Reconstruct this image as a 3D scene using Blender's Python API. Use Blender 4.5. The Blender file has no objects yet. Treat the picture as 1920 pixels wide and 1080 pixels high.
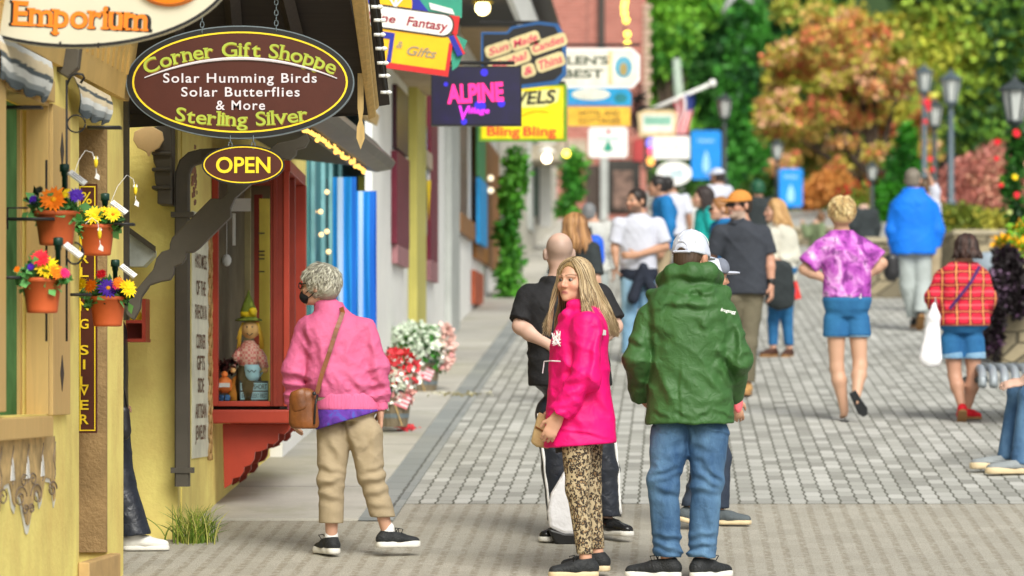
import bpy, math, random
import numpy as np
from mathutils import Vector, Matrix
R = math.radians
sc = bpy.context.scene
COL = sc.collection

# ------------------------------------------------------------------ camera, sky, sun, exposure
F = 7200.0                       # focal length in pixels of the 1920 px photograph
HZ = 720.0                       # row of the true horizon
S = 0.0417                       # street direction: X grows by S per metre of Y
cam = bpy.data.cameras.new('camera'); cam_o = bpy.data.objects.new('camera', cam); COL.objects.link(cam_o)
cam.lens = 135; cam.sensor_width = 36; cam.clip_end = 2000; cam.clip_start = 0.5
cam.shift_y = (HZ - 540) / 1920
cam_o.rotation_euler = (R(90), 0, 0)
cam.dof.use_dof = True; cam.dof.focus_distance = 20.4; cam.dof.aperture_fstop = 2.9
sc.camera = cam_o
SUN_EL, SUN_AZ = R(42), R(162)
w = bpy.data.worlds.new('World'); sc.world = w; w.use_nodes = True
nt = w.node_tree; nt.nodes.clear()
sky = nt.nodes.new('ShaderNodeTexSky'); sky.sky_type = 'NISHITA'; sky.sun_disc = False
sky.sun_elevation = SUN_EL; sky.sun_rotation = SUN_AZ; sky.dust_density = 4; sky.ozone_density = 0.6
hs = nt.nodes.new('ShaderNodeHueSaturation'); hs.inputs['Saturation'].default_value = 0.25
bg = nt.nodes.new('ShaderNodeBackground'); bg.inputs['Strength'].default_value = 0.125
ow = nt.nodes.new('ShaderNodeOutputWorld')
nt.links.new(sky.outputs[0], hs.inputs['Color']); nt.links.new(hs.outputs[0], bg.inputs[0]); nt.links.new(bg.outputs[0], ow.inputs[0])
sun = bpy.data.lights.new('sun', 'SUN'); sun_o = bpy.data.objects.new('sun', sun); COL.objects.link(sun_o)
sun.energy = 2.6; sun.angle = R(30); sun.color = (1, .97, .87)
# direction towards the sun (azimuth measured from +Y clockwise)
sd = Vector((math.sin(SUN_AZ) * math.cos(SUN_EL), math.cos(SUN_AZ) * math.cos(SUN_EL), math.sin(SUN_EL)))
sun_o.rotation_euler = sd.to_track_quat('Z', 'Y').to_euler()
sc.view_settings.view_transform = 'Standard'; sc.view_settings.look = 'None'
sc.view_settings.gamma = 1; sc.view_settings.exposure = 0.2
sc.render.engine = 'CYCLES'
sc.cycles.use_denoising = True
sc.cycles.max_bounces = 6; sc.cycles.transparent_max_bounces = 6
sc.cycles.sample_clamp_indirect = 4

# ------------------------------------------------------------------ coordinates
def gz(Y): return -2.466 + 0.07222 * Y                 # the street climbs away from the camera
def fy(Y): return 200 + 17755.0 / Y                     # row where the ground at distance Y is seen
def at(px, py, Y): return np.array([(px - 960) / F * Y, Y, (HZ - py) / F * Y])
def wallY(px, q): return -q / (S - (px - 960) / F)
def zz(py, Y): return (HZ - py) / F * Y

# ------------------------------------------------------------------ tags
def tag(o, label=None, cat=None, group=None, kind=None):
    if label: o['label'] = label
    if cat: o['category'] = cat
    if group: o['group'] = group
    if kind: o['kind'] = kind
    return o
def thing(name, label, cat, loc=(0, 0, 0), group=None):
    o = bpy.data.objects.new(name, None); COL.objects.link(o); o.location = loc
    o.empty_display_size = .1
    return tag(o, label, cat, group)

def link_mesh(name, me, mat, parent=None, smooth=False):
    if mat is not None: me.materials.append(mat)
    o = bpy.data.objects.new(name, me); COL.objects.link(o)
    if parent is not None:
        o.parent = parent
        L = parent.location if parent.parent is None else parent.location + parent.parent.location
        o.matrix_parent_inverse = Matrix.Identity(4)
        o.location = (0, 0, 0)
        par = parent; off = Vector((0, 0, 0))
        while par is not None:
            off += par.location; par = par.parent
        me.transform(Matrix.Translation(-off))
    if smooth: me.shade_smooth()
    return o
def copy_tree(o, parent=None):
    c = o.copy(); COL.objects.link(c)
    if parent is not None: c.parent = parent
    for ch in o.children: copy_tree(ch, c)
    return c

def arr_mesh(name, V, Q, col=None):
    """mesh from numpy arrays: V (n,3), Q (m,k) faces of one size, col (n,3) per vertex colour"""
    me = bpy.data.meshes.new(name)
    V = np.asarray(V, np.float32); Q = np.asarray(Q, np.int32); k = Q.shape[1]
    me.vertices.add(len(V)); me.vertices.foreach_set('co', V.ravel())
    me.loops.add(Q.size); me.loops.foreach_set('vertex_index', Q.ravel())
    me.polygons.add(len(Q)); me.polygons.foreach_set('loop_start', np.arange(0, Q.size, k, dtype=np.int32))
    try: me.polygons.foreach_set('loop_total', np.full(len(Q), k, np.int32))
    except Exception: pass
    if col is not None: set_col(me, col)
    me.update(calc_edges=True); me.validate()
    return me
def set_col(me, col):
    a = me.attributes.new('Col', 'FLOAT_COLOR', 'POINT')
    c = np.ones((len(col), 4), np.float32); c[:, :3] = col
    a.data.foreach_set('color', c.ravel())

class MB:
    def __init__(s): s.v = []; s.f = []; s.c = []
    def add(s, V, Fs, col=None):
        b = len(s.v); s.v += [tuple(map(float, p)) for p in V]; s.f += [tuple(b + i for i in f) for f in Fs]
        s.c += [col if col is not None else (1, 1, 1)] * len(V)
        return s
    def hexa(s, p, col=None):   # 8 points: bottom 0-3 ccw, top 4-7
        return s.add(p, [(3, 2, 1, 0), (4, 5, 6, 7), (0, 1, 5, 4), (1, 2, 6, 5), (2, 3, 7, 6), (3, 0, 4, 7)], col)
    def box(s, x0, x1, y0, y1, z0, z1, col=None):
        return s.hexa([(x0, y0, z0), (x1, y0, z0), (x1, y1, z0), (x0, y1, z0), (x0, y0, z1), (x1, y0, z1), (x1, y1, z1), (x0, y1, z1)], col)
    def sbox(s, Y0, Y1, q0, q1, z0, z1, col=None):   # box along the street: q0<q1 lateral
        g = lambda q, Y, z: (q + S * Y, Y, z)
        return s.hexa([g(q0, Y0, z0), g(q1, Y0, z0), g(q1, Y1, z0), g(q0, Y1, z0), g(q0, Y0, z1), g(q1, Y0, z1), g(q1, Y1, z1), g(q0, Y1, z1)], col)
    def cbox(s, a, b, c, d, Y, dep, col=None):       # pixel box a..c, b..d facing the camera at distance Y
        p = at(a, d, Y); q = at(c, b, Y)
        return s.box(p[0], q[0], Y, Y + dep, p[2], q[2], col)
    def prism(s, poly, O, u, v, n, dep, col=None):   # 2-D outline (ccw seen along -n) pushed by dep along -n
        O, u, v, n = map(np.asarray, (O, u, v, n)); k = len(poly)
        A = [O + u * a + v * b for a, b in poly]; B = [p - n * dep for p in A]
        return s.add(A + B, [tuple(range(k)), tuple(range(2 * k - 1, k - 1, -1))] +
                     [(i, k + i, k + (i + 1) % k, (i + 1) % k) for i in range(k)], col)
    def ring(s, out, inn, O, u, v, n, dep, col=None):  # closed band between two outlines of equal length
        O, u, v, n = map(np.asarray, (O, u, v, n)); k = len(out)
        A = [O + u * a + v * b for a, b in out]; B = [O + u * a + v * b for a, b in inn]
        A2 = [p - n * dep for p in A]; B2 = [p - n * dep for p in B]
        fs = []
        for i in range(k):
            j = (i + 1) % k
            fs += [(i, j, k + j, k + i), (i, 2 * k + i, 2 * k + j, j), (k + i, k + j, 3 * k + j, 3 * k + i)]
        return s.add(A + B + A2 + B2, fs, col)
    def tube(s, pts, r, n=6, col=None, close=True):
        pts = [np.asarray(p, float) for p in pts]; m = len(pts)
        rs = r if hasattr(r, '__len__') else [r] * m
        V = []
        ref = np.array([.13, .31, .94])
        for i, p in enumerate(pts):
            t = pts[min(i + 1, m - 1)] - pts[max(i - 1, 0)]; t = t / (np.linalg.norm(t) + 1e-9)
            a = np.cross(t, ref)
            if np.linalg.norm(a) < .2: a = np.cross(t, np.array([1., 0, 0]))
            a /= np.linalg.norm(a); b = np.cross(t, a)
            for k in range(n):
                an = 2 * math.pi * k / n
                V.append(p + (a * math.cos(an) + b * math.sin(an)) * rs[i])
        Fs = [(i * n + k, i * n + (k + 1) % n, (i + 1) * n + (k + 1) % n, (i + 1) * n + k) for i in range(m - 1) for k in range(n)]
        if close: Fs += [tuple(range(n - 1, -1, -1)), tuple((m - 1) * n + k for k in range(n))]
        return s.add(V, Fs, col)
    def lathe(s, prof, c, n=16, col=None, sx=1, sy=1):
        V = []; m = len(prof); c = np.asarray(c, float)
        for r_, z_ in prof:
            for k in range(n):
                an = 2 * math.pi * k / n
                V.append(c + np.array([r_ * math.cos(an) * sx, r_ * math.sin(an) * sy, z_]))
        Fs = [(i * n + k, i * n + (k + 1) % n, (i + 1) * n + (k + 1) % n, (i + 1) * n + k) for i in range(m - 1) for k in range(n)]
        Fs += [tuple(range(n - 1, -1, -1)), tuple((m - 1) * n + k for k in range(n))]
        return s.add(V, Fs, col)
    def ball(s, c, r, n=10, col=None, sz=1):
        prof = [(max(1e-4, r * math.sin(math.pi * i / (n // 2))), -r * sz * math.cos(math.pi * i / (n // 2))) for i in range(n // 2 + 1)]
        return s.lathe(prof, c, n, col)
    def mesh(s, name, col=False):
        me = bpy.data.meshes.new(name); me.from_pydata(s.v, [], s.f); me.update()
        if col: set_col(me, np.array(s.c))
        return me
    def build(s, name, mat, parent=None, smooth=False, col=False, bevel=0):
        o = link_mesh(name, s.mesh(name, col), mat, parent, smooth)
        if bevel:
            b = o.modifiers.new('bevel', 'BEVEL'); b.width = bevel; b.segments = 2; b.limit_method = 'ANGLE'; b.angle_limit = R(40)
        return o

def ell(a, b, n=64): return [(a * math.cos(2 * math.pi * i / n), b * math.sin(2 * math.pi * i / n)) for i in range(n)]
UX, UZ, NY = (1, 0, 0), (0, 0, 1), (0, -1, 0)

# ------------------------------------------------------------------ materials
class NT:
    """tiny helper for node trees"""
    def __init__(s, name):
        s.m = bpy.data.materials.new(name); s.m.use_nodes = True; s.t = s.m.node_tree
        s.b = s.t.nodes['Principled BSDF']
    def n(s, t, **k):
        x = s.t.nodes.new(t)
        for a, b in k.items():
            if isinstance(b, dict):
                for i, val in b.items(): x.inputs[i].default_value = val
            else: setattr(x, a, b)
        return x
    def l(s, a, b): s.t.links.new(a, b)
    def math(s, op, a, b=None, c=None):
        x = s.n('ShaderNodeMath', operation=op)
        for i, y in enumerate((a, b, c)):
            if y is None: continue
            if isinstance(y, (int, float)): x.inputs[i].default_value = y
            else: s.l(y, x.inputs[i])
        return x.outputs[0]
    def mix(s, f, a, b, mode='MIX'):
        x = s.n('ShaderNodeMix', data_type='RGBA', blend_type=mode)
        for sock, y in ((x.inputs[0], f), (x.inputs[6], a), (x.inputs[7], b)):
            if isinstance(y, (int, float)): sock.default_value = y
            elif isinstance(y, (tuple, list)): sock.default_value = (*y[:3], 1)
            else: s.l(y, sock)
        return x.outputs[2]
    def ramp(s, f, stops, interp='LINEAR'):
        x = s.n('ShaderNodeValToRGB'); x.color_ramp.interpolation = interp
        e = x.color_ramp.elements
        while len(e) < len(stops): e.new(.5)
        for i, (p, c) in enumerate(stops):
            e[i].position = p; e[i].color = (*c, 1) if not isinstance(c, (int, float)) else (c, c, c, 1)
        s.l(f, x.inputs[0]); return x.outputs[0]
    def coord(s, scale=(1, 1, 1), rot=(0, 0, 0), loc=(0, 0, 0)):
        tc = s.n('ShaderNodeTexCoord'); mp = s.n('ShaderNodeMapping')
        mp.inputs['Scale'].default_value = scale; mp.inputs['Rotation'].default_value = rot; mp.inputs['Location'].default_value = loc
        s.l(tc.outputs['Object'], mp.inputs[0]); return mp.outputs[0]
    def noise(s, co, scale, det=4, rough=.6, dist=0, kind='FBM'):
        x = s.n('ShaderNodeTexNoise', noise_type=kind); x.inputs['Scale'].default_value = scale; x.inputs['Detail'].default_value = det
        x.inputs['Roughness'].default_value = rough; x.inputs['Distortion'].default_value = dist
        s.l(co, x.inputs['Vector']); return x.outputs['Fac']
    def bump(s, h, strength, dist=.01):
        x = s.n('ShaderNodeBump'); x.inputs['Strength'].default_value = strength; x.inputs['Distance'].default_value = dist
        s.l(h, x.inputs['Height']); s.l(x.outputs[0], s.b.inputs['Normal'])
    def base(s, c):
        if isinstance(c, (tuple, list)): s.b.inputs['Base Color'].default_value = (*c[:3], 1)
        else: s.l(c, s.b.inputs['Base Color'])
    def rough(s, r): s.b.inputs['Roughness'].default_value = r

def mat(name, col=(.5, .5, .5), rough=.75, var=.12, vs=6, bump=.25, bs=90, bd=.004, metal=0, attr=False, sheen=0, spec=.4, stretch=(1, 1, 1), dirt=0):
    t = NT(name); co = t.coord(stretch)
    n = t.noise(co, vs, 5)
    if attr:
        a = t.n('ShaderNodeAttribute', attribute_name='Col'); c = a.outputs['Color']
        f = t.math('MULTIPLY_ADD', n, 2 * var, 1 - var)
        hsv = t.n('ShaderNodeHueSaturation'); t.l(f, hsv.inputs['Value']); t.l(c, hsv.inputs['Color']); t.base(hsv.outputs[0])
    else:
        lo = tuple(x * (1 - var * 1.6) for x in col); hi = tuple(min(.92, x * (1 + var * 1.6)) for x in col)
        c = t.ramp(n, [(.3, lo), (.7, hi)])
        if dirt:
            d = t.noise(t.coord((1, 1, .35)), 1.7, 6, .7)
            c = t.mix(t.ramp(d, [(.48, 0.), (.75, dirt)]), c, tuple(x * .55 for x in col))
        t.base(c)
    t.rough(rough); t.b.inputs['Metallic'].default_value = metal
    t.b.inputs['Specular IOR Level'].default_value = spec
    if sheen: t.b.inputs['Sheen Weight'].default_value = sheen
    if bump: t.bump(t.noise(co, bs, 3), bump, bd)
    return t.m
def emit(name, col, strength):
    t = NT(name); t.base(col); t.b.inputs['Emission Color'].default_value = (*col, 1); t.b.inputs['Emission Strength'].default_value = strength
    return t.m
def wood(name, col, rough=.6, along=2, var=.25):
    t = NT(name); st = [12, 12, 12]; st[along] = .8
    co = t.coord(tuple(st)); n = t.noise(co, 3, 6, .65, .6)
    t.base(t.ramp(n, [(.25, tuple(x * (1 - var * 1.7) for x in col)), (.75, tuple(x * (1 + var) for x in col))]))
    t.rough(rough); t.bump(n, .25, .004); return t.m

SRGB = lambda r, g, b: tuple(((x / 255 + .055) / 1.055) ** 2.4 if x > 10 else x / 3294 for x in (r, g, b))

# ------------------------------------------------------------------ leaf clouds, locks of hair
def leafcloud(name, n, blobs, size, palette, seed=0, shell=.35, aspect=1.7, up=.0, flat=0):
    """n leaves scattered in ellipsoids (cx,cy,cz,rx,ry,rz[,weight])"""
    rg = np.random.default_rng(seed)
    B = np.array([b[:6] for b in blobs], float); wt = np.array([b[6] if len(b) > 6 else b[3] * b[4] + b[3] * b[5] for b in blobs], float); wt /= wt.sum()
    i = rg.choice(len(B), n, p=wt)
    d = rg.normal(size=(n, 3)); d /= np.linalg.norm(d, axis=1)[:, None]
    rad = 1 - shell * rg.random(n) ** 1.2
    rad *= 1 + .16 * rg.normal(size=n) * .6
    P = B[i, :3] + d * B[i, 3:6] * rad[:, None]
    a = rg.normal(size=(n, 3)) + d * .5; a[:, 2] += up - .25; a /= np.linalg.norm(a, axis=1)[:, None]
    b = np.cross(a, rg.normal(size=(n, 3)) + d * flat); b /= np.linalg.norm(b, axis=1)[:, None] + 1e-9
    c = np.cross(a, b)
    L = size * (0.6 + .8 * rg.random(n))[:, None]; W = L / aspect / 2
    V = np.stack([P, P + a * L * .5 + b * W + c * W * .25, P + a * L, P + a * L * .5 - b * W + c * W * .25], 1).reshape(-1, 3)
    Q = np.arange(4 * n).reshape(-1, 4)
    pal = np.array(palette, float)
    # clumps of one hue: choose the palette entry by a smooth field plus chance
    fld = np.sin(P[:, 0] * 2.1 / (size * 6) + seed) + np.sin(P[:, 1] * 1.7 / (size * 6) + 2 * seed) + np.sin(P[:, 2] * 2.3 / (size * 6) + seed * .7)
    k = np.clip(((fld / 3 + 1) / 2 * .75 + .25 * rg.random(n)) * len(pal), 0, len(pal) - 1).astype(int)
    cc = pal[k] * (0.75 + .5 * rg.random(n))[:, None]
    return arr_mesh(name, V, Q, np.repeat(cc, 4, 0))

def tube_batch(name, PTS, RAD, cols, nside=4):
    """PTS (L,m,3), RAD (L,m): many tapering locks as one mesh"""
    L, m, _ = PTS.shape
    T = np.empty_like(PTS); T[:, 1:-1] = PTS[:, 2:] - PTS[:, :-2]; T[:, 0] = PTS[:, 1] - PTS[:, 0]; T[:, -1] = PTS[:, -1] - PTS[:, -2]
    T /= np.linalg.norm(T, axis=2)[..., None] + 1e-9
    A = np.cross(T, np.array([.31, .87, .2])); A /= np.linalg.norm(A, axis=2)[..., None] + 1e-9
    Bv = np.cross(T, A)
    an = np.arange(nside) * 2 * np.pi / nside
    V = PTS[:, :, None, :] + RAD[:, :, None, None] * (A[:, :, None, :] * np.cos(an)[:, None] + Bv[:, :, None, :] * np.sin(an)[:, None])
    idx = np.arange(L * m * nside).reshape(L, m, nside)
    Q = np.stack([idx[:, :-1, :], np.roll(idx, -1, 2)[:, :-1, :], np.roll(idx, -1, 2)[:, 1:, :], idx[:, 1:, :]], -1).reshape(-1, 4)
    return arr_mesh(name, V.reshape(-1, 3), Q, np.repeat(cols, m * nside, 0))

# ------------------------------------------------------------------ lettering
_gl = {}
def glyphs(txt, size=1, bold=0., shear=0., spacing=1.0):
    """mesh of a line of text (flat): verts (n,2), faces, width"""
    cu = bpy.data.curves.new('t', 'FONT'); cu.body = txt; cu.size = size; cu.offset = bold; cu.shear = shear; cu.space_character = spacing
    cu.resolution_u = 4
    o = bpy.data.objects.new('t', cu)
    me = bpy.data.meshes.new_from_object(o)
    V = [(v.co.x, v.co.y) for v in me.vertices]; Fs = [tuple(p.vertices) for p in me.polygons]
    bpy.data.objects.remove(o); bpy.data.curves.remove(cu); bpy.data.meshes.remove(me)
    return V, Fs
def put_text(mb, txt, cx, cy, height, O, u, v, n, proud=.002, bold=0., shear=0., spacing=1., width=None, rot=0., align='C', col=None):
    """flat letters, cap height `height`, centred at (cx,cy) of the plane O,u,v; optional total width"""
    V, Fs = glyphs(txt, 1, bold, shear, spacing)
    if not V: return
    A = np.array(V); lo = A.min(0); hi = A.max(0)
    k = height / .70
    kx = k if width is None else width / (hi[0] - lo[0])
    A = (A - np.array([(lo[0] + hi[0]) / 2, .35])) * np.array([kx, k])
    if align == 'L': A[:, 0] += (hi[0] - lo[0]) * kx / 2
    c, s_ = math.cos(rot), math.sin(rot)
    A = A @ np.array([[c, s_], [-s_, c]]) + np.array([cx, cy])
    O, u, v, n = map(np.asarray, (O, u, v, n))
    P = O + A[:, :1] * u + A[:, 1:] * v + n * proud
    mb.add(P, Fs, col)
SERIF = {'E': [(.18, 0), (.18, 1), ], 'm': [(.12, 0), (.5, 0), (.88, 0), (.08, .72)], 'p': [(.15, -.28), (.1, .72)], 'r': [(.2, 0), (.15, .72)], 'i': [(.5, 0), (.35, .72)],
         'u': [(.1, .72), (.78, .72), (.92, 0)], 'n': [(.15, 0), (.85, 0), (.1, .72)], 'h': [(.15, 0), (.85, 0), (.1, 1)], 'f': [(.45, 0)], 'l': [(.5, 0), (.3, 1)], 'v': [(.1, .72), (.9, .72)],
         't': [], 'G': [(.8, .45)], 'S': [], 'C': []}
def arc_text(mb, txt, height, path, O, u, v, n, proud=.002, bold=.02, track=1.0, serif=True, col=None, grow=0., fit=None):
    """letters one by one along path(s)->(x,y,angle), s being arc length about the middle"""
    k = height / .70; items = []; pos = 0
    for ch in txt:
        if ch == ' ': pos += .30 * k; continue
        V, Fs = glyphs(ch, 1, bold + grow)
        A = np.array(V); lo = A[:, 0].min(); hi = A[:, 0].max()
        A = (A - np.array([(lo + hi) / 2, 0])) * k
        wd = (hi - lo) * k
        items.append((ch, A, Fs, pos + wd / 2, wd)); pos += wd + .09 * k * track
    tot = pos - .09 * k
    if fit: q = fit / tot; items = [(ch, A * (q, 1), Fs, c * q, wd * q) for ch, A, Fs, c, wd in items]; tot = fit
    O, u, v, n = map(np.asarray, (O, u, v, n))
    for ch, A, Fs, c, wd in items:
        x, y, an = path(c - tot / 2)
        cs, sn = math.cos(an), math.sin(an)
        def tr(B, pr): 
            B = B @ np.array([[cs, sn], [-sn, cs]]) + np.array([x, y]); return O + B[:, :1] * u + B[:, 1:] * v + n * pr
        mb.add(tr(A, proud), Fs, col)
        if serif:
            for fx, fyy in SERIF.get(ch, []):
                sx = (fx - .5) * wd; sy = fyy * height; hw = .085 * height / .7 + .5 * grow * k + .05 * height; hh = .045 * height + grow * k
                if fyy > 0: sy -= .03 * height
                else: sy += .03 * height
                mb.add(tr(np.array([(sx - hw, sy - hh), (sx + hw, sy - hh), (sx + hw, sy + hh), (sx - hw, sy + hh)]), proud + .0006), [(0, 1, 2, 3)], col)
# ------------------------------------------------------------------ signed-distance modelling (bodies and clothing as one smooth surface each)
class Prim:
    def __init__(s, f, c=None, r=None): s.f = f; s.c = None if c is None else np.asarray(c, np.float32); s.r = r
class Grp:
    def __init__(s): s.items = []; s.disp = None; s.amp = 0
    def u(s, x, k=.02): s.items.append(('u', x, k)); return s
    def sub(s, x, k=.006): s.items.append(('s', x, k)); return s
    def cut(s, x, k=.002): s.items.append(('i', x, k)); return s
def nrm(v): v = np.asarray(v, float); return v / (np.linalg.norm(v) + 1e-9)
def capsule(a, b, ra, rb, wide=None, sw=1., sd=1.):
    """tapering capsule; wide = direction stretched by sw, the third axis by sd"""
    a = np.asarray(a, np.float32); b = np.asarray(b, np.float32); ba = b - a; l2 = float(ba @ ba) + 1e-9
    mx = max(sw, sd, 1)
    if wide is not None:
        ax = nrm(ba); uu = np.asarray(wide, float) - ax * (np.asarray(wide) @ ax); uu = nrm(uu); vv = np.cross(ax, uu)
        uu = uu.astype(np.float32); vv = vv.astype(np.float32); mn = min(sw, sd, 1)
    def f(P):
        q = P - a; t = np.clip((q @ ba) / l2, 0, 1); q = q - t[..., None] * ba; r = ra + (rb - ra) * t
        if wide is None: return np.sqrt((q * q).sum(-1)) - r
        x = q @ uu; y = q @ vv; e = (q * q).sum(-1) - x * x - y * y
        return (np.sqrt(np.maximum((x / sw) ** 2 + (y / sd) ** 2 + e, 0)) - r) * mn
    return Prim(f, (a + b) / 2, math.sqrt(l2) / 2 + max(ra, rb) * mx)
def ellipsoid(c, r, M=None):
    c = np.asarray(c, np.float32); r = np.asarray(r, np.float32); Mx = None if M is None else np.asarray(M, np.float32)
    def f(P):
        q = P - c
        if Mx is not None: q = q @ Mx
        k0 = np.sqrt(((q / r) ** 2).sum(-1)); k1 = np.sqrt(((q / (r * r)) ** 2).sum(-1)) + 1e-6
        return k0 * (k0 - 1) / k1
    return Prim(f, c, float(r.max()))
def plane(p, n):   # keeps the side n points away from
    p = np.asarray(p, np.float32); n = nrm(n).astype(np.float32)
    return Prim(lambda P: (P - p) @ n)
def loft(rings, path, yaw, ex=2.3):
    """rings (z,halfwidth,halfdepth); path (z,x,y) of the axis; turned by yaw"""
    rz = np.array([r[0] for r in rings]); rw = np.array([r[1] for r in rings]); rd = np.array([r[2] for r in rings])
    pz = np.array([p[0] for p in path]); pxx = np.array([p[1] for p in path]); pyy = np.array([p[2] for p in path])
    zs = np.linspace(rz[0], rz[-1], 64)
    ker = np.array([1, 2, 3, 2, 1]) / 9.
    sm = lambda y: np.convolve(np.pad(np.interp(zs, rz, y), 2, mode='edge'), ker, 'valid')
    W = sm(rw); D = sm(rd); c, s_ = math.cos(yaw), math.sin(yaw)
    def f(P):
        z = P[..., 2]; w_ = np.interp(z, zs, W); d_ = np.interp(z, zs, D)
        x = P[..., 0] - np.interp(z, pz, pxx); y = P[..., 1] - np.interp(z, pz, pyy)
        a = np.abs(x * c + y * s_) / w_; b = np.abs(-x * s_ + y * c) / d_
        k = (a ** ex + b ** ex + 1e-9) ** (1 / ex)
        d = (k - 1) * np.minimum(w_, d_)
        return np.maximum(d, np.maximum(rz[0] - z, z - rz[-1])).astype(np.float32)
    return Prim(f)
def ev(n, P, C, br, mg):
    if isinstance(n, Prim):
        if n.c is None: return n.f(P).astype(np.float32)
        d = np.sqrt(((C - n.c) ** 2).sum(-1)) - n.r - br
        near = d < mg
        out = np.empty(P.shape[:2], np.float32); out[:] = np.maximum(d, mg)[:, None]
        if near.any(): out[near] = n.f(P[near])
        return out
    a = None
    for op, x, k in n.items:
        b = ev(x, P, C, br, mg)
        if a is None: a = b; continue
        if callable(k): k = k(P)
        if op == 'u':
            h = np.clip(.5 + .5 * (b - a) / k, 0, 1); a = b + (a - b) * h - k * h * (1 - h)
        else:
            if op == 's': b = -b
            h = np.clip(.5 - .5 * (b - a) / k, 0, 1); a = b + (a - b) * h + k * h * (1 - h)
    if n.disp is not None: a = a - n.disp(P)
    return a
def sdf_mesh(g, lo, hi, vox):
    lo = np.asarray(lo, np.float32) - 3 * vox; hi = np.asarray(hi, np.float32) + 3 * vox
    nb = np.ceil((hi - lo) / (8 * vox)).astype(int); N = nb * 8
    bi = np.stack(np.meshgrid(*[np.arange(k) for k in nb], indexing='ij'), -1).reshape(-1, 3)
    C = (lo + (bi * 8 + 3.5) * vox).astype(np.float32); br = 4 * vox * 1.74
    dc = ev(g, C[:, None, :], C, 0, max(.08, 3 * br))[:, 0]
    act = np.abs(dc) < br * 1.7 + .03
    off = np.stack(np.meshgrid(*[np.arange(8)] * 3, indexing='ij'), -1).reshape(-1, 3)
    D = np.empty(tuple(N), np.float32)
    Dv = D.reshape(nb[0], 8, nb[1], 8, nb[2], 8)
    Dv[:] = dc.reshape(nb)[:, None, :, None, :, None]
    Ai = np.where(act)[0]
    for c0 in range(0, len(Ai), 600):
        A = Ai[c0:c0 + 600]
        P = (lo + (bi[A][:, None, :] * 8 + off[None]) * vox).astype(np.float32)
        d = ev(g, P, C[A], br, .08)
        b = bi[A]; Dv[b[:, 0], :, b[:, 1], :, b[:, 2], :] = d.reshape(-1, 8, 8, 8)
    Sg = D < 0
    cnt = np.zeros(tuple(N - 1), np.uint8)
    for dx in (0, 1):
        for dy in (0, 1):
            for dz in (0, 1):
                cnt += Sg[dx:N[0] - 1 + dx, dy:N[1] - 1 + dy, dz:N[2] - 1 + dz]
    I = np.argwhere((cnt > 0) & (cnt < 8))
    idx = np.full(tuple(N - 1), -1, np.int32); idx[tuple(I.T)] = np.arange(len(I))
    cor = np.array([(x, y, z) for x in (0, 1) for y in (0, 1) for z in (0, 1)])
    val = np.stack([D[I[:, 0] + c[0], I[:, 1] + c[1], I[:, 2] + c[2]] for c in cor], 1)
    acc = np.zeros((len(I), 3), np.float32); num = np.zeros(len(I), np.float32)
    for a in range(8):
        for b in range(a + 1, 8):
            if np.abs(cor[a] - cor[b]).sum() != 1: continue
            va, vb = val[:, a], val[:, b]; m = (va < 0) != (vb < 0)
            t = np.where(m, va / np.where(m, va - vb, 1), 0)
            acc += np.where(m[:, None], cor[a] + t[:, None] * (cor[b] - cor[a]), 0); num += m
    V = lo + (I + acc / num[:, None]) * vox
    Q = []
    for ax in range(3):
        sl = [slice(1, -1)] * 3; a = [slice(1, None)] * 3
        s0 = [slice(1, N[k] - 1) for k in range(3)]; s1 = list(s0)
        s0[ax] = slice(0, N[ax] - 1); s1[ax] = slice(1, N[ax])
        A, B = Sg[tuple(s0)], Sg[tuple(s1)]
        e = np.argwhere(A != B); flip = A[tuple(e.T)]
        base = e.copy(); 
        for k in range(3):
            if k != ax: base[:, k] += 1
        u_, v_ = (ax + 1) % 3, (ax + 2) % 3
        def cell(du, dv):
            c = base.copy(); c[:, u_] -= du; c[:, v_] -= dv; return idx[tuple(c.T)]
        q = np.stack([cell(1, 1), cell(0, 1), cell(0, 0), cell(1, 0)], 1)
        q[~flip] = q[~flip][:, ::-1]; Q.append(q)
    Q = np.concatenate(Q); Q = Q[(Q >= 0).all(1)]
    return V, Q

# ------------------------------------------------------------------ cloth folds
def wob(P, a, b, c, ph): return np.sin(P[..., 0] * a + ph) * .5 + np.sin(P[..., 1] * b + ph * 1.7) * .3 + np.sin(P[..., 2] * c + ph * 2.3) * .5
def fold(P, d, lam, ph, warp=2.2, sharp=1.6):
    d = nrm(d)
    x = (P @ d.astype(np.float32)) * (2 * math.pi / lam) + warp * wob(P, 9, 11, 7, ph) + 1.1 * wob(P, 23, 19, 17, ph * 3)
    return (1 - np.abs(np.sin(x * .5))) ** sharp
def folds_fn(sets, joints=(), fine=0.):
    """sets: (direction, wavelength, amplitude, phase); joints: (point, direction, wavelength, amplitude, reach)"""
    def f(P):
        o = np.zeros(P.shape[:-1], np.float32)
        for d, lam, amp, ph in sets:
            m = np.clip(.55 + .75 * wob(P, 6, 8, 7, ph * 5 + 1), 0, 1.2)
            o += .42 * amp * m * (fold(P, d, lam * 1.15, ph, 2.4, 2.6) - .25)
            o += .16 * amp * np.clip(.4 + .9 * wob(P, 7, 9, 6, ph * 3 + 2), 0, 1.2) * (fold(P, (d[0] + .3, d[1], d[2] - .2), lam * .45, ph + 1, sharp=2.) - .3)
        for c, d, lam, amp, reach in joints:
            q = P - np.asarray(c, np.float32); g = np.exp(-(q * q).sum(-1) / reach ** 2)
            o += .5 * amp * g * np.clip(.6 + .8 * wob(q, 17, 15, 9, amp * 777), .1, 1.3) * (fold(q, d, lam * 1.25, amp * 999, 2.0, 1.3) - .4)
        return o
    return f

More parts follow.
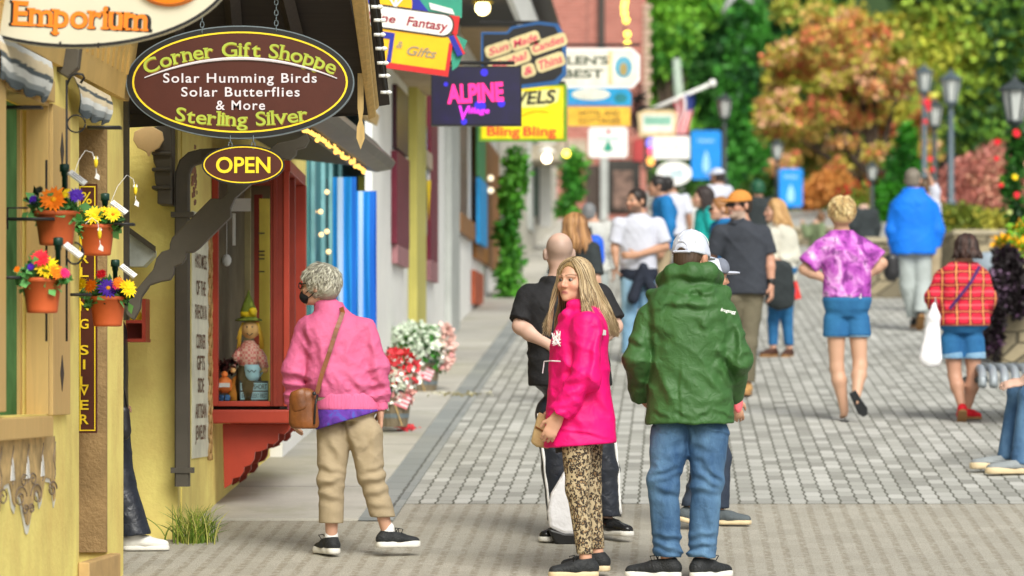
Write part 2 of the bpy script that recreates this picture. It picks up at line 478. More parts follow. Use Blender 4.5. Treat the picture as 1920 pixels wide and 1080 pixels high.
def creases(p, L, base=None, ycut=.02, mx=None, my=None):
    """hand placed cloth creases: (x0,y0,x1,y1,width px,depth mm) in photo pixels, on the side facing the street"""
    A = [(p.j(x0, y0), p.j(x1, y1), w * p.m, d * .001) for x0, y0, x1, y1, w, d in L]
    yc = p.J['chest'][1] + ycut
    def f(P):
        o = base(P) if base is not None else np.zeros(P.shape[:-1], np.float32)
        g = 1 / (1 + np.exp((P[..., 1] - yc) / .012))
        for a, b, w, d in A:
            ax, az = a[0], a[2]; vx, vz = b[0] - ax, b[2] - az; l = math.hypot(vx, vz) + 1e-6; vx /= l; vz /= l
            qx = P[..., 0] - ax; qz = P[..., 2] - az; t = (qx * vx + qz * vz) / l
            m = (np.abs(t - .5) < .8)
            if not m.any(): continue
            u = (-qx * vz + qz * vx + .004 * np.sin(t * 9 + ax * 50)) / w
            o = o + g * m * d * np.clip(1 - np.abs(t - .5) * 1.55, 0, 1) ** .6 * (u * np.exp(.5 - u * u / 2) - .55 * np.exp(-u * u * 1.4))
        return o.astype(np.float32)
    return f

# ------------------------------------------------------------------ people
def rotm(yaw, pitch=0, roll=0):
    return np.array((Matrix.Rotation(yaw, 3, 'Z') @ Matrix.Rotation(pitch, 3, 'X') @ Matrix.Rotation(roll, 3, 'Y')))
TJ = dict(neck=(0, .025, 1.455), chest=(0, .01, 1.27), waist=(0, .0, 1.06), pelvis=(0, .01, .93),
          sh=(.176, .015, 1.388), el=(.235, .04, 1.125), wr=(.245, -.03, .885), hip=(.09, .0, .9), kn=(.098, -.015, .49), an=(.1, .02, .085))
MALE = [(.80, .10, .08), (.86, .15, .105), (.93, .168, .115), (1.02, .16, .11), (1.10, .152, .105), (1.22, .165, .112), (1.33, .178, .115), (1.395, .165, .095), (1.44, .10, .07), (1.50, .06, .06)]
FEMALE = [(.80, .10, .08), (.86, .155, .105), (.93, .172, .12), (1.02, .15, .108), (1.10, .128, .095), (1.22, .142, .11), (1.31, .152, .118), (1.385, .142, .09), (1.435, .085, .06), (1.50, .05, .052)]
HAND = {}
class Person:
    slim = (1, 1)
    def __init__(s, label, px, Y, top, yaw, head=None, hyaw=None, hpitch=0, girth=1., female=False, joints={}, vox=.006, skin=(.5, .27, .18), group=None, foot=None, cat='person', hscale=1.):
        s.Y = Y; s.m = Y / F; s.fy = fy(Y) if foot is None else foot; s.px = px
        s.h = (s.fy - top) * s.m; s.s = s.h / 1.75; s.yaw = yaw; s.g = girth; s.vox = vox; s.skin = np.array(skin); s.female = female
        o = at(px, s.fy, Y); s.o = o
        s.t = thing('person', label, cat, o, group)
        Rm = rotm(yaw); s.Rm = Rm; s.J = {}
        for k, p in TJ.items():
            if k in ('sh', 'el', 'wr', 'hip', 'kn', 'an'):
                for sd, sg in (('L', 1), ('R', -1)):
                    q = np.array([p[0] * sg, p[1], p[2]])
                    if k in ('sh', 'el', 'wr'): q[0] *= (.92 if female else 1) * (.5 + .5 * girth)
                    s.J[k + sd] = Rm @ (q * s.s)
            else: s.J[k] = Rm @ (np.array(p) * s.s)
        s.J['head'] = Rm @ (np.array([0, -.012, 1.637]) * s.s)
        for k, p in joints.items(): s.J[k] = s.j(*p)
        if head is not None: s.J['head'] = s.j(*head)
        s.hyaw = yaw if hyaw is None else hyaw; s.hM = rotm(s.hyaw, hpitch); s.hs = s.s * hscale
        j = s.J
        s.path = [(0, j['pelvis'][0], j['pelvis'][1]), (j['pelvis'][2], j['pelvis'][0], j['pelvis'][1]), (j['waist'][2], j['waist'][0], j['waist'][1]), (j['chest'][2], j['chest'][0], j['chest'][1]), (j['neck'][2], j['neck'][0], j['neck'][1]), (3, j['neck'][0], j['neck'][1])]
        s.W = Rm @ np.array([1., 0, 0]); s.FW = Rm @ np.array([0, -1., 0])
        s.hand_pose = {'L': 'relaxed', 'R': 'relaxed'}
    def j(s, px, py, dy=0.): return np.array([(px - s.px) * s.m, dy, (s.fy - py) * s.m])
    def bounds(s, pad=.14):
        A = np.array(list(s.J.values())); return A.min(0) - pad, A.max(0) + pad
    def emit(s, name, g, mat, vox=None, lo=None, hi=None, colf=None, parent=None, label=None):
        a, b = s.bounds()
        a[2] = -.02; b[2] = s.J['head'][2] + .2 * s.s
        if lo is not None: a = np.maximum(a, lo) if np.ndim(lo) else a
        if hi is not None: b = np.minimum(b, hi) if np.ndim(hi) else b
        V, Q = sdf_mesh(g, a, b, vox or s.vox)
        me = arr_mesh(name, V + s.o, Q, None if colf is None else colf(V))
        o = link_mesh(name, me, mat, parent or s.t, True)
        if label: o['label'] = label
        return o
    def hl(s, p): return s.J['head'] + s.hM @ (np.asarray(p, float) * s.hs)       # head-local -> person
    def torso(s, rings, grow=0., yaw=None, ex=2.3):
        g = s.g
        return loft([(z * s.s, (w_ * g + grow) * s.s, (d_ * g + grow) * s.s) for z, w_, d_ in rings], s.path, s.yaw if yaw is None else yaw, ex)
    def body(s, mat, stubble=None, brow=(.16, .1, .06), lip=(.5, .18, .15), ears=True, eyes=True, scalp=None, hands=True):
        j, k = s.J, s.s; G = Grp(); c = lambda a, b, ra, rb, **kw: capsule(a, b, ra * k, rb * k, **kw)
        G.u(s.torso(FEMALE if s.female else MALE, -.008))
        gl = .6 + .4 * s.g; ga = gl * s.slim[0]; gl *= s.slim[1]
        for sd in 'LR':
            G.u(c(j['hip' + sd], j['kn' + sd], .078 * gl, .052 * gl), .04 * k)
            kn, an = j['kn' + sd], j['an' + sd]; back = -s.FW
            calf = kn + (an - kn) * .3 + back * .012 * k
            G.u(c(kn, calf, .049 * gl, .054 * gl), .03 * k); G.u(c(calf, an, .053 * gl, .034), .03 * k)
            G.u(c(j['sh' + sd], j['el' + sd], .05 * ga, .041 * ga), .04 * k)
            el, wr = j['el' + sd], j['wr' + sd]
            G.u(c(el, el + (wr - el) * .3, .04 * ga, .043 * ga), .02 * k); G.u(c(el + (wr - el) * .3, wr, .043 * ga, .027), .02 * k)
            tv = s.toe.get(sd, s.FW) if hasattr(s, 'toe') else s.FW
            G.u(c(an + np.array([0, 0, -.035 * k]), an + tv * .10 * k + np.array([0, 0, -.052 * k]), .027, .02), .02 * k)
            if hands: s.hand(G, sd)
        # head
        hk = s.hs; E = lambda p, r: ellipsoid(s.hl(p), np.array(r) * hk, s.hM)
        H = Grp()
        H.u(E((0, .018, .03), (.074, .094, .083)), .02 * hk)
        H.u(E((0, -.03, -.03), (.06, .062, .078)), .03 * hk)
        H.u(E((0, -.045, -.078), (.044, .045, .034)), .02 * hk)
        H.u(E((0, -.078, -.098), (.018, .014, .015)), .02 * hk)
        for sg in (1, -1):
            H.u(E((.038 * sg, -.058, -.03), (.026, .028, .024)), .02 * hk)
            H.u(capsule(s.hl((.012 * sg, -.088, .021)), s.hl((.048 * sg, -.072, .018)), .010 * hk, .009 * hk), .012 * hk)
        H.u(capsule(s.hl((0, -.088, .012)), s.hl((0, -.108, -.032)), .008 * hk, .0115 * hk), .012 * hk)
        for sg in (1, -1): H.u(E((.012 * sg, -.096, -.036), (.009, .011, .009)), .006 * hk)
        for sg in (1, -1): H.sub(E((.031 * sg, -.099, .0), (.0175, .015, .0105)), .01 * hk)
        H.u(E((0, -.087, -.062), (.020, .010, .006)), .006 * hk)
        H.u(E((0, -.086, -.073), (.019, .011, .007)), .006 * hk)
        H.sub(capsule(s.hl((-.021, -.098, -.067)), s.hl((.021, -.098, -.067)), .0035 * hk, .0035 * hk), .003 * hk)
        if ears:
            for sg in (1, -1):
                H.u(E((.081 * sg, .012, -.010), (.013, .022, .034)), .006 * hk)
        H.u(capsule(s.hl((0, .025, -.05)), j['neck'] + np.array([0, 0, .01]), (.056 if not s.female else .047) * hk * (.7 + .3 * s.g), (.064 if not s.female else .054) * hk * (.7 + .3 * s.g)), .03 * hk)
        G.u(H, .02 * k)
        sk = s.skin; hc = s.J['head']; hM = s.hM
        def colf(V):
            C = np.tile(sk, (len(V), 1)); L = ((V - hc) @ hM) / hk
            x, y, z = L.T; inh = (np.abs(x) < .12) & (np.abs(y) < .15) & (z > -.13) & (z < .15)
            fr = inh & (y < -.055)
            e = lambda m, a: np.where(m, a, 0)[:, None]
            blush = np.exp(-(((np.abs(x) - .04) / .02) ** 2 + ((z + .035) / .022) ** 2)) * fr
            C = C + (np.array([sk[0] * 1.08, sk[1] * .75, sk[2] * .75]) - C) * (blush * .6)[:, None]
            nose = np.exp(-((x / .015) ** 2 + ((z + .033) / .015) ** 2)) * fr
            C = C + (np.array([sk[0] * 1.0, sk[1] * .72, sk[2] * .7]) - C) * (nose * .5)[:, None]
            lp = fr & (np.abs(x) < .024) & (z > -.080) & (z < -.055) & (y < -.07)
            lw = np.clip(1 - (np.abs(x) / .025) ** 4, 0, 1) * np.clip(1 - (np.abs(z + .067 + 9 * x * x) / .0115) ** 4, 0, 1)
            C = C + (np.array(lip) - C) * (lw * lp)[:, None] * .85
            ml = np.exp(-(((z + .0675 + 9 * x * x) / .0028) ** 2)) * np.clip(1 - (np.abs(x) / .023) ** 4, 0, 1) * fr
            C = C + (np.array((.14, .04, .04)) - C) * ml[:, None] * .8
            bl = fr & (np.abs(x) > .010) & (np.abs(x) < .054)
            bz = .022 + .006 * np.sin((np.abs(x) - .01) / .044 * 2.6)
            bw = np.clip(1 - ((z - bz) / .0055) ** 2, 0, 1) * bl
            C = C + (np.array(brow) - C) * bw[:, None] * .85
            ew = np.exp(-(((np.abs(x) - .031) / .017) ** 2 + ((z - .001) / .007) ** 2)) * fr          # lashes
            C = C + (np.array(brow) * .6 - C) * (np.clip(ew * 1.3 - .25, 0, 1))[:, None]
            if stubble is not None:
                st = inh & (y < .02)
                sw = np.clip((-.045 - z) / .012, 0, 1) * st * np.clip((y + .125) / .02, 0, 1)
                mo = np.clip(1 - ((z + .05) / .008) ** 2, 0, 1) * (np.abs(x) < .032) * fr
                C = C + (np.array(stubble) - C) * np.maximum(sw * .8 * (1 - lw * lp), mo * .7)[:, None]
            if scalp is not None:
                sw = inh & (z > -.05 + .4 * np.maximum(-y, 0)) & ((y > -.02) | (z > .07))
                wgt = np.clip((z + .05) / .02, 0, 1) * np.clip((y + .05) / .03, 0, 1) * np.clip((.09 - z) / .03, 0, 1) * sw
                C = C + (np.array(scalp) - C) * wgt[:, None]
            return C
        o = s.emit('body', G, mat, colf=colf)
        if eyes:
            mb = MB()
            for sg in (1, -1):
                c0 = s.hl((.031 * sg, -.0772, .0)) + s.o
                mb.ball(c0, .0115 * hk, 12, (.24, .20, .18)); mb.ball(s.hl((.031 * sg, -.0860, .0)) + s.o, .0062 * hk, 8, (.03, .02, .015))
            mb.build('eyes', MAT['attr_gloss'], o, True, True)
        return o
    def hand(s, G, sd):
        j, k = s.J, s.s; wr = j['wr' + sd]; el = j['el' + sd]
        hd = s.hd[sd] if hasattr(s, 'hd') and sd in s.hd else None
        d = nrm(wr - el) if hd is None else nrm(hd[0])
        th = s.FW if hd is None else nrm(hd[1])           # thumb side
        th = nrm(th - d * (th @ d)); n = np.cross(d, th)
        inward = (-1 if sd == 'L' else 1) * s.W
        if hd is not None and len(hd) > 2: inward = np.asarray(hd[2])
        if n @ inward < 0: n = -n                          # n: palm side, fingers curl to it
        curl = .55 if hd is None or len(hd) < 4 else hd[3]
        pal = wr + d * .05 * k
        G.u(capsule(wr, wr + d * .035 * k, .024 * k, .03 * k, wide=th, sw=1.0, sd=.62), .02 * k)
        G.u(capsule(wr + d * .03 * k, wr + d * .082 * k, .036 * k, .038 * k, wide=th, sw=1.0, sd=.38), .012 * k)
        rot = lambda v, a: v * math.cos(a) + n * math.sin(a)
        for i, (off, ln) in enumerate(((.029, .068), (.010, .078), (-.010, .072), (-.028, .056))):
            b = wr + (d * .088 + th * off) * k; dd = nrm(d + th * off * 1.2)
            p = b
            for a, fr in ((curl * .5, .42), (curl * 1.3, .32), (curl * 2.0, .26)):
                q = p + rot(dd, a + .06 * i * curl) * ln * fr * k
                G.u(capsule(p, q, .0088 * k, .0078 * k), .004 * k); p = q
        p = wr + (d * .025 + th * .026) * k
        t1 = nrm(d * .7 + th * .65 + n * .35); q = p + t1 * .042 * k; G.u(capsule(p, q, .0125 * k, .010 * k), .008 * k)
        q2 = q + nrm(d + th * .15 + n * .35) * .03 * k; G.u(capsule(q, q2, .010 * k, .008 * k), .004 * k)
    def sleeve(s, sd, frac, r0, re, r1, bulge=0.):
        j, k = s.J, s.s; sh, el, wr = j['sh' + sd], j['el' + sd], j['wr' + sd]; g = Grp()
        inn = sh + (s.path[-1][1] - sh[0]) * np.array([.0, 0, 0])
        if frac <= 1:
            e = sh + (el - sh) * frac
            g.u(capsule(sh, e + (el - sh) * .1, r0 * k, r1 * k)); g.cut(plane(e, el - sh))
        else:
            e = el + (wr - el) * (frac - 1)
            g.u(capsule(sh, el, r0 * k, re * k)); g.u(capsule(el, e + nrm(wr - el) * .03 * k, re * k, r1 * k), .03 * k)
            pl = plane(e, wr - el); lim = capsule(sh, el, r0 * k * 1.3, re * k * 1.25)
            g.cut(pl) if (el - e) @ (wr - el) < 0 and (sh - e) @ (wr - el) < -.02 else None
        return g
    def top(s, name, mat, rings, hem, sleeve, k=.05, disp=None, hemtilt=(0, 0), extra=None, ex=2.4, colf=None, vox=None, grow=0., label=None):
        """upper garment: torso rings, flat hem at height `hem` (1.75 m scale), sleeves (frac,r0,re,r1)"""
        G = Grp(); G.u(s.torso(rings, grow, ex=ex))
        if hem is not None:
            G.cut(plane((s.J['pelvis'][0], s.J['pelvis'][1], hem * s.s), (hemtilt[0], hemtilt[1], -1)), .012)
        if sleeve:
            for sd in 'LR': G.u(s.sleeve(sd, *sleeve), (lambda P, c=np.asarray(s.J['sh' + sd], np.float32): .012 + .05 * np.exp(-((P - c) ** 2).sum(-1) / .016)))
        if extra: extra(G)
        G.disp = disp
        return s.emit(name, G, mat, colf=colf, vox=vox, label=label)
    def legs(s, name, mat, waist, hem, rad, disp=None, k=.03, grow=.012, colf=None, seat=None, vox=None, hemdir=None):
        """lower garment; hem: fraction along each leg (1 knee, 2 ankle); rad (hip,knee,hem)"""
        j, sc_ = s.J, s.s; G = Grp()
        base = FEMALE if s.female else MALE
        rings = [(z, w_, d_) for z, w_, d_ in base if z <= waist + .07]
        G.u(s.torso(rings, grow)); G.cut(plane((0, 0, waist * sc_), (0, 0, 1)))
        hems = hem if hasattr(hem, '__len__') else (hem, hem)
        for sd, hm in zip('LR', hems):
            hp, kn, an = j['hip' + sd], j['kn' + sd], j['an' + sd]; g = Grp()
            r0, r1, r2 = (r * sc_ for r in rad)
            if hm <= 1:
                e = hp + (kn - hp) * hm
                g.u(capsule(hp, e + (kn - hp) * .15, r0, r1)); g.cut(plane(e, (kn - hp) if hemdir is None else hemdir))
            else:
                e = kn + (an - kn) * (hm - 1)
                g.u(capsule(hp, kn, r0, r1)); g.u(capsule(kn, e + nrm(an - kn) * .04, r1, r2), .03)
                g.cut(plane(e, nrm(an - kn) if hemdir is None else hemdir))
            G.u(g, k)
        G.disp = disp
        return s.emit(name, G, mat, colf=colf, vox=vox, hi=np.array([9, 9, (waist + .05) * sc_]))
    def shoes(s, mat, solemat, toes, pitch=(0, 0), sole=.03, high=.0, L=.27, bulky=1., lace=None, label=None):
        """toes: world yaw directions (dx,dy) of each foot"""
        k = s.s
        for i, sd in enumerate('LR'):
            an = s.J['an' + sd]; d = nrm((toes[i][0], toes[i][1], 0)); z = np.array([0, 0, 1.]); p = pitch[i]
            # pitched foot: heel lifted, turning about the ball
            dd = d * math.cos(p) - z * math.sin(p); up = z * math.cos(p) + d * math.sin(p); sdv = np.cross(dd, up)
            O = an - up * .085 * k                               # under the ankle, on the sole's underside
            at_ = lambda a, b, c: O + (dd * a + sdv * b + up * c) * k
            he, ba, to = at_(-.045, 0, 0), at_(.115, 0, 0), at_(L - .10, 0, 0)
            G = Grp(); bl = bulky
            G.u(capsule(at_(-.035, 0, .05), at_(.06, 0, .055), .038 * bl * k, .038 * bl * k), .02 * k)
            G.u(capsule(at_(.06, 0, .05), at_(L - .105, 0, .035), .042 * bl * k, .032 * bl * k, wide=sdv, sw=1.15, sd=.9), .03 * k)
            G.u(capsule(at_(-.012, 0, .06), at_(.0, 0, .095 + high), .037 * bl * k, .041 * k), .03 * k)
            G.cut(plane(at_(0, 0, sole * .8), -up), .004); G.cut(plane(at_(0, 0, .1 + high), up + dd * .12), .004)
            lo, hi = np.minimum(np.minimum(he, to), an) - .1, np.maximum(np.maximum(he, to), an) + .1 + high
            V, Q = sdf_mesh(G, lo, hi, min(s.vox, .007))
            o = link_mesh('shoe', arr_mesh('shoe', V + s.o, Q), mat, s.t, True)
            if label: o['label'] = label
            G = Grp(); sw = Grp()
            sw.u(capsule(at_(-.03, 0, sole * .5), at_(.03, 0, sole * .5), .041 * bl * k, .039 * bl * k)); sw.u(capsule(at_(.03, 0, sole * .5), at_(L - .115, 0, sole * .5), .039 * bl * k, .046 * bl * k), .02 * k)
            sw.cut(plane(at_(0, 0, 0), -up), .004); sw.cut(plane(at_(0, 0, sole), up), .004)
            V, Q = sdf_mesh(sw, lo, hi, min(s.vox, .007))
            link_mesh('sole', arr_mesh('sole', V + s.o, Q), solemat, o, True)
            if lace is not None:
                mb = MB()
                for a in (.055, .078, .10):
                    mb.tube([at_(a, -.03, .072 - a * .18), at_(a + .008, 0, .098 - a * .2), at_(a, .03, .072 - a * .18)] + np.array(s.o), .004 * k, 5)
                for sg in (1, -1): mb.tube(np.array([at_(.05, 0, .09), at_(.055, .03 * sg, .115), at_(.08, .045 * sg, .11), at_(.075, .03 * sg, .085), at_(.05, 0, .09)]) + s.o, .0032 * k, 5)
                mb.build('lace', lace, o, True)
    # hair ------------------------------------------------------------
    def hair_cap(s, mat, grow=.012, front=-.035, low=-.05, name='hair', back=.0, colf=None, extra=None, vox=None):
        """close hair: shell over the skull; front = y of the hairline at the top, low = nape"""
        hk = s.hs; G = Grp(); E = lambda p, r: ellipsoid(s.hl(p), np.array(r) * hk, s.hM)
        G.u(E((0, .02, .034), (.074 + grow, .094 + grow, .083 + grow)), .02)
        G.u(E((0, .055, -.03), (.06 + grow, .05 + grow, .06)), .03)
        G.sub(E((0, -.088, -.018), (.066, .076, .098)), .012)
        G.cut(plane(s.hl((0, .03, low)), s.hM @ np.array([0, -.15, -1.])), .006)
        if extra: extra(G)
        G.disp = lambda P: .0035 * hk * (fold(P, s.hM @ np.array([1., .2, .1]), .016, 1.3, 1.6, 1.) - .4)
        c = s.J['head']
        V, Q = sdf_mesh(G, c - .2, c + .2, vox or min(s.vox, .007))
        return link_mesh(name, arr_mesh(name, V + s.o, Q, None if colf is None else colf(V)), mat, s.t, True)
    def locks(s, n, mat, cols, length=.3, seed=1, rad=.006, part=-.01, spread=.02, ends=None, phi=(-2.35, 2.35), wave=.012, m=14, back_off=.03, parent=None, name='hair', puff=.012, fr=.35):
        """long hair: locks leave the parting, follow the skull and hang; phi 0 = back of the head, +-pi = face"""
        rg = np.random.default_rng(seed); hk = s.hs
        ph = rg.uniform(phi[0], phi[1], n); t = np.linspace(0, 1, m)
        layer = rg.random(n)
        rx, ry, rz = .079 + puff * layer, .10 + puff * layer, .086 + puff * layer
        p0 = np.stack([part + .006 * rg.normal(size=n) + .012 * np.sign(np.sin(ph)), .02 - .06 * (np.abs(ph) / 2.4) ** 1.5 + .05 * rg.random(n) * np.cos(ph), np.full(n, .118)], 1)
        side = np.stack([np.sin(ph) * 1., np.cos(ph) * 1., np.zeros(n) - .12], 1)
        P = np.zeros((n, m, 3)); a = fr
        dir0 = (p0 - np.array([0, .015, .03])) / np.stack([rx, ry, rz], 1); dir0 /= np.linalg.norm(dir0, axis=1)[:, None]
        dir1 = side / np.linalg.norm(side, axis=1)[:, None]
        ln = length * (.82 + .25 * rg.random(n)) * (1. if ends is None else 1.)
        for i, tt in enumerate(t):
            if tt <= a:
                u = tt / a; dd = dir0 * (1 - u)[None] if False else dir0 * (1 - u) + dir1 * u
                dd /= np.linalg.norm(dd, axis=1)[:, None]
                P[:, i] = np.array([0, .015, .03]) + dd * np.stack([rx, ry, rz], 1)
            else:
                u = (tt - a) / (1 - a)
                b = np.array([0, .015, .03]) + dir1 * np.stack([rx, ry, rz], 1)
                P[:, i] = b + np.stack([np.sin(ph) * spread * u, np.cos(ph) * spread * u + back_off * u * (np.abs(ph) < 1.9), -ln * u], 1)
                P[:, i, 0] += wave * np.sin(u * 7 + rg.random() * .3 + ph * 9 + layer * 3) * u
                P[:, i, 1] += wave * np.cos(u * 6 + ph * 7 + layer * 5) * u
        Pw = s.J['head'] + (P.reshape(-1, 3) * hk) @ rotm(s.hyaw).T
        Pw = Pw.reshape(n, m, 3)
        rr = rad * hk * (.6 + .8 * rg.random(n))[:, None] * np.interp(t, [0, .2, .7, 1], [.7, 1, .9, .15])[None]
        pal = np.array(cols); ci = pal[rg.integers(0, len(pal), n)] * (.9 + .2 * rg.random(n))[:, None]
        return link_mesh(name, tube_batch(name, Pw + s.o, rr, ci, 5), mat, parent or s.t, True)
    def tufts(s, n, mat, cols, length=.05, seed=1, rad=.006, low=-.075, front=-.07, lift=.02, curl=.6, name='hair', down=1., parent=None, face=-.02, zmax=9):
        """short layered hair: small curved locks over the skull"""
        rg = np.random.default_rng(seed); hk = s.hs; m = 6
        d = rg.normal(size=(n * 5, 3)); d /= np.linalg.norm(d, axis=1)[:, None]
        P = np.array([0, .018, .03]) + d * np.array([.076, .097, .086])
        ok = (P[:, 2] > low) & (P[:, 2] < zmax) & ~((P[:, 1] < front + .045 * (P[:, 2] < .07)) & (P[:, 2] < .085)) & ~((P[:, 1] < face) & (P[:, 2] < .02))
        P = P[ok][:n]; d = d[ok][:n]; n = len(P)
        crown = np.array([0, .05, .10])
        tg = P - crown; tg -= d * (tg * d).sum(1)[:, None]; tg /= np.linalg.norm(tg, axis=1)[:, None] + 1e-6
        tg[:, 2] -= .35 * down; tg += rg.normal(size=(n, 3)) * .35 * curl; tg -= d * (tg * d).sum(1)[:, None] * .8; tg /= np.linalg.norm(tg, axis=1)[:, None] + 1e-6
        sdv = np.cross(d, tg); cu = rg.normal(size=n) * curl
        t = np.linspace(0, 1, m); L = length * (.6 + .7 * rg.random(n))
        PT = np.stack([P + d * (.002 + lift * math.sin(tt * 2.6))[None] if False else P + d * (lift * math.sin(tt * 2.5) + .002) + tg * (L * tt)[:, None] + sdv * (cu * L * .5 * tt * tt)[:, None] for tt in t], 1)
        W = s.J['head'] + (PT.reshape(-1, 3) * hk) @ s.hM.T
        rr = rad * hk * (.6 + .8 * rg.random(n))[:, None] * np.interp(t, [0, .3, .7, 1], [.6, 1, .8, .1])[None]
        pal = np.array(cols); ci = pal[rg.integers(0, len(pal), n)] * (.8 + .4 * rg.random(n))[:, None]
        return link_mesh(name, tube_batch(name, W.reshape(n, m, 3) + s.o, rr, ci, 5), mat, parent or s.t, True)
    def cap(s, mat, brimmat=None, tilt=0., gap=False, colf=None, name='cap', up=0.):
        hk = s.hs; G = Grp(); E = lambda p, r: ellipsoid(s.hl(p), np.array(r) * hk, s.hM)
        G.u(E((0, .014, .045 + up), (.090, .110, .085 - up * 1.2)), .02)
        G.u(E((0, -.0, .03 + up), (.088, .105, .07)), .02)
        nv = s.hM @ np.array([0, .10, -1.]); G.cut(plane(s.hl((0, 0, .030 + up)), nv), .004)
        if gap: G.sub(E((0, .115, .030 + up), (.030, .05, .030)), .003)
        c = s.J['head']; V, Q = sdf_mesh(G, c - .2, c + .22, min(s.vox, .006))
        o = link_mesh(name, arr_mesh(name, V + s.o, Q, None if colf is None else colf(((V - c) @ s.hM) / hk)), mat, s.t, True)
        B = Grp(); B.u(E((0, -.105, .030 + up), (.070, .085, .011))); B.cut(plane(s.hl((0, -.075, .03)), s.hM @ np.array([0, 1., 0])), .004)
        V, Q = sdf_mesh(B, c - .25, c + .25, min(s.vox, .005))
        link_mesh('brim', arr_mesh('brim', V + s.o, Q), brimmat or mat, o, True)
        return o
# ------------------------------------------------------------------ shared materials
MAT = {}
MAT['attr_gloss'] = mat('gloss', attr=True, rough=.25, bump=0)
MAT['skin'] = mat('skin', attr=True, rough=.5, var=.06, vs=25, bump=.12, bs=300, bd=.001, spec=.45)
MAT['hair'] = mat('hair', attr=True, rough=.5, var=.08, vs=60, bump=.05, bs=300, bd=.001)
MAT['leaf'] = mat('leaf', attr=True, rough=.55, var=.1, bump=0, spec=.3)
MAT['leaf'].node_tree.nodes['Principled BSDF'].inputs['Transmission Weight'].default_value = 0
MAT['petal'] = mat('petal', attr=True, rough=.6, var=.08, bump=0, spec=.25)
MAT['paint'] = mat('painted', attr=True, rough=.5, var=.06, vs=4, bump=.08, bs=60)
MAT['yellow_stucco'] = mat('yellow_stucco', SRGB(244, 218, 128), .85, .10, 2.6, .45, 34, .010, dirt=.5)
MAT['brown_stucco'] = mat('brown_stucco', SRGB(150, 124, 84), .9, .15, 5, .8, 40, .012)
MAT['tan_wood'] = wood('tan_wood', SRGB(206, 172, 108), .55, 2, .08)
MAT['tan_flat'] = mat('tan_flat', SRGB(208, 174, 106), .6, .08, 3, .1, 30)
MAT['dark_wood'] = wood('dark_wood', SRGB(58, 50, 44), .6, 0, .2)
MAT['dark_trim'] = mat('dark_trim', SRGB(80, 75, 65), .55, .12, 4, .2, 30, dirt=.3)
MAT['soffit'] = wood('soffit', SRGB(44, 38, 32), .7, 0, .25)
MAT['raw_wood'] = wood('raw_wood', SRGB(208, 176, 112), .6, 2, .16)
MAT['red_paint'] = mat('red_paint', SRGB(170, 62, 44), .42, .10, 3, .15, 40, dirt=.25)
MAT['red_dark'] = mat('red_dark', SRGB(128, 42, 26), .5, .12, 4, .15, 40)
MAT['black_metal'] = mat('black_metal', (.02, .02, .02), .5, .2, 8, .15, 60, metal=0)
MAT['white_paint'] = mat('white_paint', (.85, .85, .82), .6, .04, 2, .3, 18, .006, dirt=.12)
MAT['white'] = mat('white', (.8, .8, .78), .5, .04, 4, .1, 40)
MAT['maroon'] = mat('maroon', SRGB(112, 28, 50), .5, .1, 4, .1, 30)
MAT['maroon_pale'] = mat('maroon_pale', SRGB(160, 112, 116), .6, .1, 4, .1, 30)
MAT['olive_paint'] = mat('olive_paint', SRGB(196, 188, 100), .6, .06, 3, .1, 30)
MAT['grey_paint'] = mat('grey_paint', SRGB(176, 180, 176), .6, .08, 3, .1, 30)
MAT['teal'] = mat('teal', SRGB(66, 128, 134), .6, .1, 3, .15, 30)
MAT['glass_dark'] = mat('glass_dark', SRGB(52, 50, 46), .08, .35, 2, 0)
MAT['terracotta'] = mat('terracotta', SRGB(196, 92, 46), .6, .06, 5, .1, 60)
MAT['leather'] = mat('leather', SRGB(122, 72, 34), .42, .25, 9, .3, 40, .006)
MAT['black_leather'] = mat('black_leather', (.02, .02, .022), .3, .2, 9, .3, 40, .006)
MAT['plastic_white'] = mat('plastic_white', (.82, .82, .84), .35, .03, 5, .6, 14, .02)
MAT['grey_metal'] = mat('grey_metal', SRGB(110, 122, 128), .45, .08, 4, .1, 30, metal=.3)
MAT['lamp_black'] = mat('lamp_black', SRGB(58, 66, 68), .5, .1, 4, .1, 30)
MAT['milk_glass'] = mat('milk_glass', (.50, .53, .51), .3, .04, 4, 0)
MAT['bulb'] = emit('bulb', (1, .72, .32), 5)
MAT['bulb_yellow'] = emit('bulb_yellow', (1, .75, .08), 4)
MAT['bulb_off'] = mat('bulb_off', (.75, .77, .75), .15, .05, 5, 0)
MAT['bark'] = mat('bark', SRGB(74, 62, 50), .9, .25, 8, .8, 14, .03)
MAT['sign_yellow'] = mat('sign_yellow', SRGB(240, 208, 40), .45, .04, 6, 0)
MAT['cord'] = mat('cord', (.03, .03, .03), .6)

